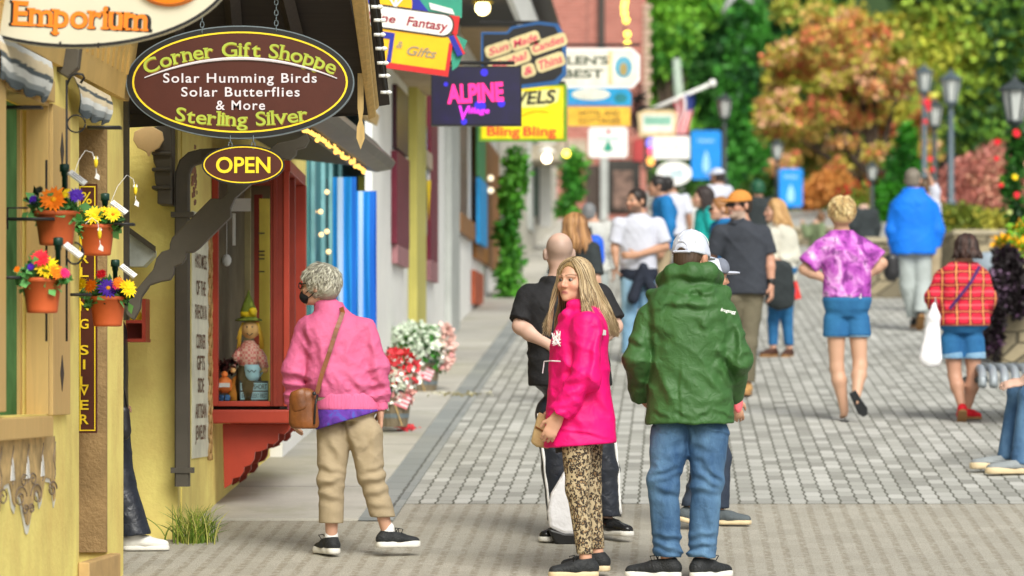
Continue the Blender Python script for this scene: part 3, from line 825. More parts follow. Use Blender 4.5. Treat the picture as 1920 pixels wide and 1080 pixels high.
def paving(name, base, dark, light, joint, wid=.105, ln=.27, jw=.07, dotw=.3, agg=0., line_d=1., cross=.45, brk=.45):
    t = NT(name); tc = t.n('ShaderNodeTexCoord'); sx = t.n('ShaderNodeSeparateXYZ'); t.l(tc.outputs['Object'], sx.inputs[0])
    u = t.math('DIVIDE', t.math('SUBTRACT', sx.outputs[0], t.math('MULTIPLY', sx.outputs[1], S)), wid)
    ui = t.math('FLOOR', u); uf = t.math('SUBTRACT', u, ui)
    v = t.math('ADD', t.math('DIVIDE', sx.outputs[1], ln), t.math('MULTIPLY', t.math('MODULO', t.math('ABSOLUTE', ui), 2.), .5))
    vi = t.math('FLOOR', v); vf = t.math('SUBTRACT', v, vi)
    co = tc.outputs['Object']
    wb = t.noise(co, 14, 4)
    du = t.math('SUBTRACT', .5, t.math('ABSOLUTE', t.math('SUBTRACT', uf, .5)))       # distance to the long joint
    dv = t.math('SUBTRACT', .5, t.math('ABSOLUTE', t.math('SUBTRACT', vf, .5)))
    du = t.math('ADD', du, t.math('MULTIPLY', t.math('SUBTRACT', wb, .5), .06))
    near = t.ramp(dv, [(dotw * .6, 1.), (dotw, 0.)])
    lj = t.math('MULTIPLY', t.ramp(t.math('DIVIDE', du, jw * .7), [(.55, 1.), (1., 0.)]), .34)
    dt = t.math('MULTIPLY', t.ramp(t.math('DIVIDE', du, jw * 1.7), [(.5, 1.), (1., 0.)]), near)
    lj = t.math('MULTIPLY', t.math('MAXIMUM', lj, dt), t.ramp(t.noise(co, 21, 3), [(.36, brk), (.56, 1.)]))
    cj = t.math('MULTIPLY', t.math('MAXIMUM', t.math('SUBTRACT', 1, t.math('DIVIDE', dv, jw * wid / ln * 1.4)), 0.), cross)
    j = t.math('MINIMUM', t.math('MULTIPLY', t.math('MAXIMUM', lj, cj), 1.6 * line_d), 1.)
    cx = t.n('ShaderNodeCombineXYZ'); t.l(ui, cx.inputs[0]); t.l(vi, cx.inputs[1])
    wn = t.n('ShaderNodeTexWhiteNoise'); t.l(cx.outputs[0], wn.inputs[0])
    big = t.noise(co, .55, 5, .6); fine = t.noise(co, 160, 3, .7)
    c = t.ramp(wn.outputs[0], [(0, dark), (.5, base), (1, light)])
    c = t.mix(t.ramp(big, [(.35, 0.), (.7, .45)]), c, tuple(x * .72 for x in base))
    c = t.mix(t.math('MULTIPLY', t.ramp(fine, [(.35, 1.), (.62, 0.)]), .25 + agg), c, tuple(x * .55 for x in dark))
    gum = t.n('ShaderNodeTexVoronoi'); gum.inputs['Scale'].default_value = 2.6; t.l(co, gum.inputs['Vector'])
    c = t.mix(t.ramp(t.math('ADD', gum.outputs['Distance'], t.math('MULTIPLY', fine, .04)), [(.055, .5), (.075, 0.)]), c, tuple(x * .45 for x in base))
    c = t.mix(j, c, joint)
    t.base(c); t.rough(.85)
    h = t.math('ADD', t.math('MULTIPLY', j, -1.), t.math('MULTIPLY', fine, .25))
    t.bump(h, .6, .008); return t.m
MAT['pavers'] = paving('pavers', SRGB(178, 178, 171), SRGB(146, 146, 139), SRGB(202, 202, 196), SRGB(84, 84, 72), cross=.42)
MAT['crossing'] = paving('crossing_pavers', SRGB(190, 185, 171), SRGB(179, 174, 160), SRGB(199, 194, 180), SRGB(124, 114, 94), jw=.15, dotw=.6, agg=.8, line_d=.34, cross=.25, brk=0.)
MAT['edge_pavers'] = paving('edge_pavers', SRGB(150, 154, 152), SRGB(138, 143, 142), SRGB(160, 163, 160), SRGB(92, 94, 90), wid=.215, ln=.43, jw=.03, dotw=.5, cross=.5)
def concrete(name, col):
    t = NT(name); co = t.coord(); a = t.noise(co, .8, 6, .65); b = t.noise(co, 60, 4, .7); d = t.noise(t.coord(loc=(4, 2, 0)), 1.6, 5, .7)
    c = t.ramp(a, [(.3, tuple(x * .72 for x in col)), (.7, tuple(min(.9, x * 1.1) for x in col))])
    c = t.mix(t.ramp(d, [(.52, 0.), (.72, .55)]), c, SRGB(142, 142, 104))
    c = t.mix(t.ramp(b, [(.3, .3), (.6, 0.)]), c, tuple(x * .6 for x in col))
    tc = t.n('ShaderNodeTexCoord'); sx = t.n('ShaderNodeSeparateXYZ'); t.l(tc.outputs['Object'], sx.inputs[0])
    f = t.math('FRACT', t.math('DIVIDE', sx.outputs[1], 3.1)); j = t.math('LESS_THAN', f, .012)
    c = t.mix(t.math('MULTIPLY', j, .6), c, (.1, .1, .09))
    t.base(c); t.rough(.85); t.bump(b, .3, .004); return t.m
MAT['concrete'] = concrete('concrete', SRGB(188, 185, 176))
MAT['soil'] = mat('ground', SRGB(92, 96, 60), .95, .3, .5, .6, 10, .05)

# ------------------------------------------------------------------ ground, street, pavement
def sheet(name, Y0, Y1, q0, q1, dz, m, seg=1):
    V = []; Fs = []
    ys = np.linspace(Y0, Y1, seg + 1)
    for y in ys: V += [(q0 + S * y, y, gz(y) + dz), (q1 + S * y, y, gz(y) + dz)]
    Fs = [(2 * i, 2 * i + 1, 2 * i + 3, 2 * i + 2) for i in range(seg)]
    me = bpy.data.meshes.new(name); me.from_pydata(V, [], Fs); o = link_mesh(name, me, m); return tag(o, kind='structure')
sheet('ground', -40, 420, -120, 120, -.05, MAT['soil'], 8)
sheet('street', 23.85, 150, -1.66, 9, 0, MAT['pavers'])
sheet('crossing', 10, 23.85, -9, 9, -.002, MAT['crossing'])
sheet('pavement_edge', 22.85, 150, -1.87, -1.66, .004, MAT['edge_pavers'])
pv = MB(); pv.sbox(22.9, 150, -6, -1.87, -.6, .012)
V = np.array(pv.v); V[:, 2] = np.where(V[:, 2] > -.3, gz(V[:, 1]) + .012, gz(V[:, 1]) - .1); pv.v = [tuple(x) for x in V]
tag(pv.build('pavement', MAT['concrete']), kind='structure')

# far hillside
hv, hf = [], []
for iy, y in enumerate(np.linspace(118, 330, 14)):
    for ix, x in enumerate(np.linspace(-90, 110, 21)):
        hv.append((x, y, gz(118) - .3 + (y - 118) * .5 + 2.5 * math.sin(x * .11 + y * .05)))
for iy in range(13):
    for ix in range(20):
        a = iy * 21 + ix; hf.append((a, a + 1, a + 22, a + 21))
me = bpy.data.meshes.new('hill'); me.from_pydata(hv, [], hf); tag(link_mesh('hill', me, mat('hill_ground', SRGB(40, 60, 28), .95, .4, .1)), kind='structure')
rg = np.random.default_rng(5)
bl = []
for i in range(170):
    y = rg.uniform(122, 190); x = rg.uniform(-30, 60) * y / 130; z = gz(118) + (y - 118) * .5
    bl.append((x, y, z + 3.5, 2.2, 2.2, 4.5))
tag(link_mesh('forest', leafcloud('forest', 26000, bl, .75, [(.012, .035, .012), (.02, .06, .015), (.035, .085, .02), (.05, .11, .02)], 3), MAT['leaf']), 'dense dark green wood covering the hillside behind the street', 'forest', kind='stuff')

# ------------------------------------------------------------------ near yellow shop (left edge)
Q1 = -2.894
def wz(px, py, q=Q1): Y = wallY(px, q); return zz(py, Y)
nb = thing('yellow_shop', 'nearest yellow stucco shop front with tan shutters and baroque painted ornament under its window', 'building', (Q1 + S * 18, 18, gz(18)))
mb = MB()
zt = 3.2; zb = gz(16) - .3
w0, w1 = 16.05, wallY(88, Q1)               # window opening
wzt, wzb = zz(192, w1), zz(777, w1)
d0, d1 = wallY(148, Q1), wallY(200, Q1)     # door recess
dzt = zz(240, d1)
end = 20.25; TH = .28
mb.sbox(13, w0, Q1 - TH, Q1, zb, zt); mb.sbox(w0, w1, Q1 - TH, Q1, zb, wzb); mb.sbox(w0, w1, Q1 - TH, Q1, wzt, zt)
mb.sbox(w1, d0, Q1 - TH, Q1, zb, zt); mb.sbox(d0, d1, Q1 - TH, Q1, dzt, zt); mb.sbox(d1, end, Q1 - TH, Q1, zb, zt)
mb.sbox(end - .28, end, Q1 - 3.5, Q1 - TH, zb, zt)
mb.sbox(13, end - .3, Q1 - 3.5, Q1 - 3.3, zb, zt)
mb.build('wall', MAT['yellow_stucco'], nb)
mb = MB(); mb.sbox(w1 - .022, w1 - .001, Q1 - .092, Q1 + .01, wzb, wzt); mb.sbox(w0, w1 - .022, Q1 - .105, Q1 + .01, wzt - .02, wzt - .001)
wf = mb.build('window', MAT['tan_wood'], nb)
mb = MB(); mb.sbox(w0, w1 - .06, Q1 - .135, Q1 - .125, wzb, wzt - .02); mb.build('pane', mat('green_glass', SRGB(92, 132, 82), .9, .35, 1.5, 0, spec=0), wf)
mb = MB(); mb.sbox(w1 - .085, w1 - .022, Q1 - .15, Q1 - .11, wzb, wzt - .02); mb.build('frame', MAT['tan_wood'], wf)
mb = MB(); mb.sbox(w0, wallY(80, Q1), Q1 + .002, Q1 + .05, zz(818, w1), zz(779, w1)); mb.build('sill', MAT['tan_wood'], wf, bevel=.006)
mb = MB(); mb.sbox(15.2, w1 + .02, Q1 + .002, Q1 + .035, wzt, wzt + .10); mb.build('lintel', MAT['tan_wood'], wf, bevel=.004)
mb = MB(); mb.sbox(w1 + .001, w1 + .014, Q1 + .002, Q1 + .008, wzb, wzt); mb.build('painted_gap_shade', MAT['dark_wood'], wf)  # thin dark strip painting in the shade between shutter and jamb
def shutter(Y0, Y1, z0, z1):
    m = MB(); m.sbox(Y0, Y1, Q1 + .004, Q1 + .026, z0, z1)
    o = m.build('shutter', MAT['tan_wood'], nb, bevel=.004)
    m = MB()
    for zc in (z0 + (z1 - z0) * .86, z0 + (z1 - z0) * .135):
        yc = (Y0 + Y1) / 2; k = [(0, -.085), (.055, 0), (0, .085), (-.055, 0)]
        m.prism(k, (Q1 + .0285 + S * yc, yc, zc), (S, 1, 0), UZ, (1, -S, 0), .003)
    m.build('diamond_cutout', MAT['dark_wood'], o)
shutter(w1 + .016, wallY(122, Q1), zz(778, 18), zz(200, 18))
shutter(15.2, wallY(2, Q1) - .02, zz(772, 16.6), zz(150, 16.6))
# recess: rough brown jamb, block, dark door
mb = MB(); mb.sbox(d1 - .03, d1 - .001, Q1 - .45, Q1 + .004, zz(1035, d1), dzt); mb.build('door_jamb', MAT['brown_stucco'], nb)
mb = MB(); mb.sbox(d0, d1 - .03, Q1 - .27, Q1 - .2, zb, dzt); door = mb.build('door', wood('door_wood', SRGB(170, 128, 60)), nb)
mb = MB(); mb.sbox(d0 + .12, d1 - .12, Q1 - .199, Q1 - .19, zz(420, 19.2), dzt - .05); mb.build('pane', MAT['glass_dark'], door)
mb = MB(); mb.sbox(d0 - .05, d1 + .08, Q1 + .003, Q1 + .06, zb, zz(1038, d1)); mb.build('base_block', mat('block', SRGB(190, 158, 106), .8, .1, 5, .4, 40), nb, bevel=.008)
# boxed eave with scalloped edge
mb = MB(); ez = zz(128, 18.5)
def eave_pt(q, Y, z): return (q + S * Y, Y, z)
mb.hexa([eave_pt(Q1, 14, ez - .03), eave_pt(Q1 + .03, 14, ez - .03), eave_pt(Q1 + .03, end, ez - .03), eave_pt(Q1, end, ez - .03),
         eave_pt(Q1, 14, ez + .42), eave_pt(Q1 + .10, 14, ez + .42), eave_pt(Q1 + .10, end, ez + .42), eave_pt(Q1, end, ez + .42)])
ev_ = mb.build('eave', MAT['tan_flat'], nb)
mb = MB()
for i in range(34):
    y = 14.4 + i * .17
    mb.prism([(-.08, .10), (-.03, 0), (0, -.05), (.03, 0), (.08, .10)], (Q1 + .068 + S * y, y, ez + .14), (S, 1, 0), nrm((.16, 0, 1)), nrm((1, 0, -.16)), .02)
mb.build('scallop', MAT['tan_flat'], ev_)
mb = MB()
y = wallY(106, Q1); mb.prism([(0, .34), (0, -.0), (.05, -.03), (.10, .02), (.115, .15), (.13, .22), (.17, .28), (.22, .30), (.22, .36), (0, .36)], (Q1 + S * y, y, zz(134, y)), UX, UZ, NY, .11)
mb.build('eave_bracket', MAT['dark_trim'], nb, bevel=.008)
mb = MB(); mb.sbox(13, end, Q1 - .4, Q1 + .16, ez + .44, ez + .52); mb.build('roof', MAT['dark_wood'], nb)
# painted baroque ornament (shallow plaster relief)
def relief(half, z0, z1, grow):
    prof = [(0, 1), (.95, 1), (1, .8), (.97, .5), (.99, .3), (.93, .22), (.88, .36), (.8, .5), (.62, .52), (.55, .42), (.5, .3), (.42, .24), (.36, .36), (.28, .4), (.2, .28), (.12, .14), (.05, .02), (0, 0)]
    pts = [(-a * half, z0 + (z1 - z0) * b) for a, b in prof] + [(a * half, z0 + (z1 - z0) * b) for a, b in reversed(prof[1:-1])]
    return [(x * (1 + grow), (z - z1) * (1 + grow * .5) + z1) for x, z in pts]
yo = wallY(48, Q1); ob = (Q1 + S * yo, yo, 0)
mb = MB(); mb.prism(relief(.78, zz(1000, yo), zz(822, yo), .025), np.array(ob) + np.array((.006, 0, 0)), (S, 1, 0), UZ, (1, -S, 0), .004)
orn = mb.build('wall_ornament', mat('ornament_white', (.72, .71, .64), .8, .1, 10, .2), nb)
mb = MB(); mb.prism(relief(.78, zz(985, yo), zz(822, yo), 0), np.array(ob) + np.array((.012, 0, 0)), (S, 1, 0), UZ, (1, -S, 0), .005)
mb.build('ornament_panel', mat('ornament_tan', SRGB(184, 156, 106), .8, .3, 9, .5, 30, .01), orn)
mb = MB()
for x in (-.42, -.02, .38):
    zc = zz(880, yo); mb.prism([(-.05, -.04), (.05, -.04), (.025, .03), (0, .06), (-.025, .03)], np.array(ob) + np.array((.016, 0, 0)) + np.array((S * x, x, zc)), (S, 1, 0), UZ, (1, -S, 0), .003, (.75, .76, .74))
def scroll(x, z, r, turns, sg, n=26, a0=0.):
    return [np.array(ob) + np.array((.0135, 0, 0)) + np.array((1, 0, 0)) * 0 + np.array((S, 1, 0)) * (x + sg * r * (1 - .8 * i / n) * math.cos(a0 + turns * 6.28 * i / n)) + np.array((0, 0, z + r * .32 * (1 - .8 * i / n) * math.sin(a0 + turns * 6.28 * i / n))) for i in range(n + 1)]
for x, py, r, sg in ((-.22, 930, .17, 1), (.22, 930, .17, -1), (-.66, 925, .13, -1), (.66, 925, .13, 1), (-.12, 900, .10, 1), (.12, 900, .10, -1), (-.08, 955, .08, 1), (.08, 955, .08, -1)):
    mb.tube(scroll(x, zz(py, yo), r, 1.4, sg), .0042, 4, (.20, .15, .10))
for x in (-.72, -.42, -.02, .38, .72):
    mb.tube([np.array(ob) + np.array((.0135, 0, 0)) + np.array((S, 1, 0)) * (x + .03 * math.sin(i)) + np.array((0, 0, zz(905 - 9 * i, yo))) for i in range(9)], .0035, 4, (.26, .20, .14))
mb.build('ornament_lines', MAT['paint'], orn, col=True)

# striped cloths hung over the openings
def cloth(label, pA, pB, pC, pD, seed, bands):
    n, m = 26, 18; pA, pB, pC, pD = map(np.asarray, (pA, pB, pC, pD)); V = []; C = []
    rr = random.Random(seed)
    for i in range(n + 1):
        for j in range(m + 1):
            u, v = j / m, i / n
            p = (pA * (1 - u) + pB * u) * (1 - v) + (pD * (1 - u) + pC * u) * v
            p = p + np.array((.012 * math.sin(u * 17 + seed) * v + .02 * math.sin(v * 3.1), 0, -.012 * math.sin(u * 21 + seed) * (i == n) - .03 * math.sin(u * 3.14) * v * .4))
            V.append(p); x = v + .012 * math.sin(u * 23 + seed) + .01 * rr.uniform(-1, 1)
            k = sum(x > b for b, _ in bands[1:]); C.append(bands[k][1])
    V2 = [p + np.array((-.004, 0, 0)) for p in V]; N = len(V)
    Q = []
    for i in range(n):
        for j in range(m):
            a = i * (m + 1) + j; q = (a, a + 1, a + m + 2, a + m + 1); Q += [q[::-1], tuple(N + x for x in q)]
    o = link_mesh('striped_cloth', arr_mesh('striped_cloth', V + V2, Q, C + C), mat('cloth_' + str(seed), attr=True, rough=.9, var=.12, vs=14, bump=.4, bs=120), None, True)
    return tag(o, label, 'cloth', 'striped cloths over the yellow shop openings')
BW, BG, BD, BC = SRGB(226, 228, 224), SRGB(150, 158, 160), SRGB(82, 92, 96), SRGB(222, 206, 172)
def wp(px, py, q): Y = wallY(px, q); return np.array((q + S * Y, Y, zz(py, Y)))
cloth('weathered grey, white and cream striped cloth hung above the shuttered window', wp(-14, 58, Q1 + .04), wp(97, 116, Q1 + .04), wp(90, 190, Q1 + .06), wp(-4, 142, Q1 + .06), 1, [(0, BW), (.16, BC), (.42, BD), (.55, BW), (.74, BG), (.87, BD)])
cloth('weathered grey and white striped cloth hung above the narrow doorway', wp(138, 142, Q1 + .04), wp(207, 180, Q1 + .04), wp(202, 232, Q1 + .05), wp(144, 208, Q1 + .05), 2, [(0, BC), (.2, BD), (.32, BC), (.5, BW), (.68, BG), (.85, BD)])
# vertical hanging sign in the recess
ys = wallY(165, Q1) + .35
vs = thing('vertical_sign', 'tall narrow brown sign in the doorway recess with yellow letters spelling STERLING SILVER downward', 'sign', at(165, 810, ys))
mb = MB(); mb.cbox(146, 345, 182, 812, ys, .02); mb.build('board', mat('sign_brown', SRGB(82, 40, 26), .4, .08, 6, .1), vs)
mb = MB()
a, b = at(149, 808, ys), at(179, 349, ys)
mb.ring([(a[0], a[2]), (b[0], a[2]), (b[0], b[2]), (a[0], b[2])], [(a[0] + .006, a[2] + .006), (b[0] - .006, a[2] + .006), (b[0] - .006, b[2] - .006), (a[0] + .006, b[2] - .006)], (0, ys - .004, 0), UX, UZ, NY, .004)
mb.build('border', MAT['sign_yellow'], vs)
mb = MB()
put_text(mb, '%', at(162, 371, ys)[0], at(162, 371, ys)[2], .06, (0, ys - .003, 0), UX, UZ, NY, bold=.01)
for ch, py in zip('STERLINGSILVER', (403, 430, 457, 484, 510, 537, 573, 607, 656, 683, 715, 732, 759, 786)):
    put_text(mb, ch, at(158, py, ys)[0], at(158, py, ys)[2], .048, (0, ys - .003, 0), UX, UZ, NY, bold=.015, width=.045 if ch != 'I' else .012)
mb.build('lettering', MAT['sign_yellow'], vs)

# ------------------------------------------------------------------ wrought-iron hangers with potted flowers
def gerbera(mb, c, nv, r, col, ctr, rr):
    nv = nrm(nv); a = nrm(np.cross(nv, (.2, .3, .9))); b = np.cross(nv, a); c = np.asarray(c)
    for lay, (k, rs, lift) in enumerate(((16, 1., .10), (13, .72, .22))):
        for i in range(k):
            an = 6.283 * i / k + lay * .2 + rr.uniform(-.08, .08); d = a * math.cos(an) + b * math.sin(an); sdv = np.cross(nv, d); L = r * rs * rr.uniform(.88, 1.08)
            cc = tuple(np.clip(np.array(col) * rr.uniform(.8, 1.15), 0, 1)); wd = r * .15
            mb.add([c + d * r * .12, c + d * L * .6 + sdv * wd + nv * L * lift, c + d * L + nv * L * (lift * .9 - .06), c + d * L * .6 - sdv * wd + nv * L * lift], [(0, 1, 2, 3)], cc)
    mb.lathe([(r * .001, r * .16), (r * .17, r * .10), (r * .22, 0)], (0, 0, 0), 10, ctr)
    k = 30; V = np.array(mb.v[-k:]); V2 = c + V[:, :1] * a + V[:, 1:2] * b + V[:, 2:] * nv; mb.v[-k:] = [tuple(x) for x in V2]
FO, FP, FY, FR, FM = SRGB(255, 130, 15), SRGB(86, 40, 180), SRGB(255, 215, 20), SRGB(225, 30, 50), SRGB(225, 40, 110)
LG = [SRGB(30, 70, 30), SRGB(60, 120, 50), SRGB(100, 160, 90), SRGB(24, 50, 28)]
def flower_pot(label, px, py, rim_w, hgt, Y, flowers, seed, stake, paper):
    m = Y / F; rr = random.Random(seed)
    b = at(px, py + hgt, Y); r1 = rim_w / 2 * m; r0 = r1 * .76; H = hgt * m
    t = thing('flower_pot', label, 'flower pot', b, 'flower pots on the wall hanger')
    mb = MB(); mb.lathe([(r0 * .9, 0), (r0, .004), (r0 * 1.02, .015), (r1 * .94, H * .86), (r1, H * .87), (r1 * 1.02, H * .93), (r1, H), (r1 * .92, H), (r1 * .88, H * .9), (.001, H * .88)], b, 28)
    mb.build('pot', MAT['terracotta'], t, True)
    top = b + np.array((0, 0, H))
    bl = [(top[0], top[1], top[2] + .02, r1 * 1.05, r1 * .9, .05), (top[0] - r1 * .7, top[1] - .02, top[2], r1 * .5, r1 * .5, .06), (top[0] + r1 * .7, top[1] - .02, top[2], r1 * .5, r1 * .5, .05)]
    link_mesh('foliage', leafcloud('foliage', 240, bl, .050, LG, seed, .8, 1.4), MAT['leaf'], t)
    for (fx, fyy, fr, col, ctr) in flowers:
        m2 = MB(); c = at(fx, fyy, Y - .07 - .02 * rr.random()); gerbera(m2, c, (rr.uniform(-.3, .3) + (fx - px) * .012, -1, .45), fr * m, col, ctr, rr)
        m2.build('flower', MAT['petal'], t, True, True)
    # solar stake with a small tilted panel and a dangling toy bird on a wire
    sx, sy, pxl, pyl = stake
    s_ = thing('solar_stake', paper, 'garden light', at(sx, sy + 60, Y), 'solar stake lights in the flower pots')
    m2 = MB(); c = at(sx, sy, Y + .01)
    m2.lathe([(.010, -.17), (.012, -.02), (.015, -.02), (.016, 0), (.022, .0), (.022, .03), (.017, .035), (.001, .036)], c, 12); m2.build('stem', MAT['stake'], s_, True)
    m2 = MB(); c2 = at(pxl, pyl, Y - .03); d = nrm(np.array((1, -.1, -.75))); nn = nrm(np.array((.5, -.6, .6))); vv = np.cross(nn, d)
    m2.prism([(-.045, -.017), (.045, -.017), (.045, .017), (-.045, .017)], c2, d, vv, nn, .010); m2.build('panel', MAT['white'], s_)
    m2 = MB()
    for k in (-.007, .006): m2.prism([(-.03, k - .002), (.028, k - .002), (.028, k + .002), (-.03, k + .002)], c2 + nn * .0015, d, vv, nn, .0015)
    m2.build('panel_cells', MAT['cells'], s_)
    return s_
MAT['stake'] = mat('stake_green', SRGB(24, 60, 50), .4, .1, 5, 0); MAT['cells'] = mat('cells', (.25, .26, .28), .3, .1)
YC, WC = SRGB(250, 170, 20), SRGB(240, 220, 120)
s1 = flower_pot('terracotta pot with one big orange gerbera and purple flowers, upper left on the hanger', 105, 396, 82, 64, 17.2, [(100, 374, 29, FO, YC), (143, 366, 17, FP, FP), (62, 374, 10, FP, FP), (126, 362, 11, FY, FY), (74, 356, 9, (.02, .03, .02), (.02, .03, .02))], 11, (121, 322, 146, 332), 'solar stake light beside the orange gerbera')
s2 = flower_pot('terracotta pot with two yellow flowers and one red flower, upper right on the hanger', 182, 421, 68, 58, 18.5, [(176, 404, 21, FY, FY), (212, 402, 17, FY, FO), (150, 402, 9, FR, FR), (196, 396, 11, FY, FO)], 12, (197, 376, 224, 388), 'solar stake light beside the yellow flowers of the upper right pot')
s3 = flower_pot('terracotta pot with a red bloom above yellow and pink flowers, lower left on the hanger', 79, 521, 76, 66, 16.83, [(75, 484, 20, FR, FR), (88, 502, 25, FY, FY), (108, 510, 17, FO, FO), (122, 512, 12, FM, FM), (58, 500, 9, FP, FP), (32, 505, 8, FO, FO)], 13, (109, 460, 138, 468), 'solar stake light beside the red bloom of the lower left pot')
s4 = flower_pot('terracotta pot with a purple daisy between orange and yellow flowers, lower right on the hanger', 202, 556, 70, 56, 18.83, [(203, 540, 22, FP, YC), (170, 536, 16, FO, FO), (240, 540, 20, FY, FY), (152, 533, 15, FY, FY), (222, 530, 13, FO, FO), (190, 514, 12, FR, FR), (218, 536, 9, FM, FM)], 14, (216, 500, 241, 507), 'solar stake light beside the purple daisy of the lower right pot')
def toy_bird(label, px, py, Y, wire, pxs=1.):
    t = thing('toy_hummingbird', label, 'ornament', at(px, py, Y), 'toy hummingbirds on solar wires')
    m = MB(); c = at(px, py, Y)
    m.lathe([(.002, -.026), (.008, -.015), (.010, 0), (.008, .014), (.003, .02), (.001, .03)], c, 10); m.build('body', MAT['sign_yellow'], t, True)
    m = MB(); e = c + np.array((.004, 0, -.075))
    for sg in (-1, 1): m.prism([(0, 0), (.012 * sg, .018), (.006 * sg, .03)][::sg], c + np.array((0, -.004, 0)), UX, UZ, NY, .003)
    m.prism([(-.011, 0), (.011, -.010), (.013, .012), (-.002, .026)], e, UX, UZ, NY, .012)
    m.build('wing', MAT['white'], t)
    m = MB(); m.tube([c + np.array((0, 0, -.03)), c + np.array((.004, 0, -.07)), e], .0018, 4)
    w_ = [at(*p, Y) for p in wire]
    P = []
    for i in range(len(w_) - 1):
        for k in range(5): P.append(w_[i] + (w_[i + 1] - w_[i]) * k / 5)
    m.tube(w_, .0018, 4); m.build('wire', MAT['white'], t)
toy_bird('yellow toy bird with a white tail hanging in front of the upper right pot', 187, 438, 18.3, [(160, 420), (172, 408), (183, 416), (187, 438)])
toy_bird('yellow toy bird hanging above the pots in front of the doorway', 180, 304, 18.0, [(138, 330), (148, 300), (160, 282), (173, 286), (180, 304)])
toy_bird('yellow toy bird hanging in front of the yellow alley wall', 254, 356, 19.2, [(208, 380), (220, 350), (238, 328), (250, 336), (254, 356)])
hg = thing('plant_hanger', 'black wrought iron plant hanger with scrolls and plate rings on the yellow wall', 'plant hanger', at(100, 600, 17.6))
mb = MB()
for px, py, py2 in ((125, 150, 640),):
    Y = 17.7; mb.tube([at(px, py, Y), at(px, py2, Y)], .006, 6)
    mb.tube([at(px + 26, 156, Y), at(px + 33, 146, Y), at(px + 30, 140, Y), at(px + 20, 138, Y), at(px + 8, 142, Y), at(px, 160, Y)], .006, 6)
    mb.tube([at(px + 18 + 17 * math.cos(a), 232 + 16 * math.sin(a), Y) for a in np.linspace(0, 6.2, 22)], .004, 5)
mb.tube([at(87, 300, 17.3), at(87, 640, 17.3)], .006, 6)
for a_, b_, py, Y in ((-5, 76, 200, 16.9), (163, 225, 238, 18.5), (14, 100, 410, 17.05), (214, 250, 420, 18.4), (-5, 36, 520, 16.7), (118, 168, 552, 18.3)):
    mb.cbox(a_, py - 2.5, b_, py + 2.5, Y, .10)
mb.tube([at(14, 430, 17.0), at(14, 390, 17.0), at(52, 390, 17.05)], .005, 5); mb.tube([at(120, 592, 18.3), at(120, 552, 18.3), at(160, 552, 18.3)], .005, 5)
for cx, cy, rx, ry in ((-3, 412, 14, 26), (0, 470, 8, 14), (140, 475, 16, 20)):
    mb.tube([at(cx + rx * math.cos(a), cy + ry * math.sin(a), 17.2) for a in np.linspace(-1.6, 2.6, 16)], .005, 5)
mb.build('iron_frame', MAT['black_metal'], hg, True)
# ------------------------------------------------------------------ corner gift shop
QC = -2.82; YA = 21.9
cs = thing('corner_shop', 'yellow stucco corner shop with a red bay window, dark overhanging eave and painted lettering', 'building', (QC + S * 23, 23, gz(23)))
mb = MB()
zt = 3.0
mb.box(-3.6, QC + S * YA, YA, YA + .2, gz(YA) - .3, zt)                        # wall across the alley, facing the camera
mb.sbox(YA + .2, 29.6, QC - .2, QC, gz(YA) - .3, zt)
mb.build('wall', MAT['yellow_stucco'], cs)
mb = MB(); mb.sbox(26.9, 29.6, QC + .003, QC + .09, gz(27) - .2, zz(770, 27)); mb.build('white_plinth', MAT['white_paint'], cs)
mb = MB(); mb.cbox(228, 150, 241, 600, 20.9, .06); mb.build('corner_post', MAT['dark_trim'], cs)
# soffit of the gable overhang: planks rising towards the camera
def quadprism(pts, th, up=(0, 0, 1)):
    P = [np.asarray(p, float) for p in pts]; return P + [p + np.asarray(up, float) * th for p in P]
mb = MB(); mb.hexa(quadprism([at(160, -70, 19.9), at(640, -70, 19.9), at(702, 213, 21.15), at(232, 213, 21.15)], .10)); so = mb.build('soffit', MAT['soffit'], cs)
mb = MB()
for a, b in ((430, 452), (520, 590), (332, 330)):
    mb.tube([at(a, -70, 19.88) - np.array((0, .02, .0)), at(b, 210, 21.1) - np.array((0, .03, .0))], .045, 4)
mb.build('rafter', MAT['dark_wood'], so)
mb = MB(); mb.hexa([at(232, 240, 21.16), at(700, 215, 21.16), at(700, 215, 21.3), at(232, 240, 21.3), at(232, 150, 21.16), at(700, 150, 21.16), at(700, 150, 21.3), at(232, 150, 21.3)]); mb.build('beam', MAT['soffit'], cs)
# barge board: raw wooden boards at the outer edge
mb = MB()
for (x0, x1, y0, y1, yb, Y0, Y1) in ((655, 693, -30, -30, 225, 19.9, 21.0), (668, 698, -30, -30, 208, 19.95, 21.05)):
    mb.hexa([at(x0 + 36, yb, Y1), at(x1 + 12, yb - 6, Y1), at(x1 + 13, yb - 8, Y1 + .04), at(x0 + 37, yb - 2, Y1 + .04), at(x0, y0, Y0), at(x1 - 12, y1, Y0), at(x1 - 11, y1, Y0 + .04), at(x0 + 1, y0, Y0 + .04)])
mb.build('barge_board', MAT['raw_wood'], cs, bevel=.006)
mb = MB()
mb.prism([(-.016, 0), (.016, 0), (.016, .30), (.008, .36), (.02, .40), (.022, .46), (.0, .52), (-.022, .46), (-.02, .40), (-.008, .36), (-.016, .30)][::-1], at(676, 100, 20.8), UX, (0, 0, -1), NY, .03)
mb.build('wooden_finial', MAT['raw_wood'], cs)
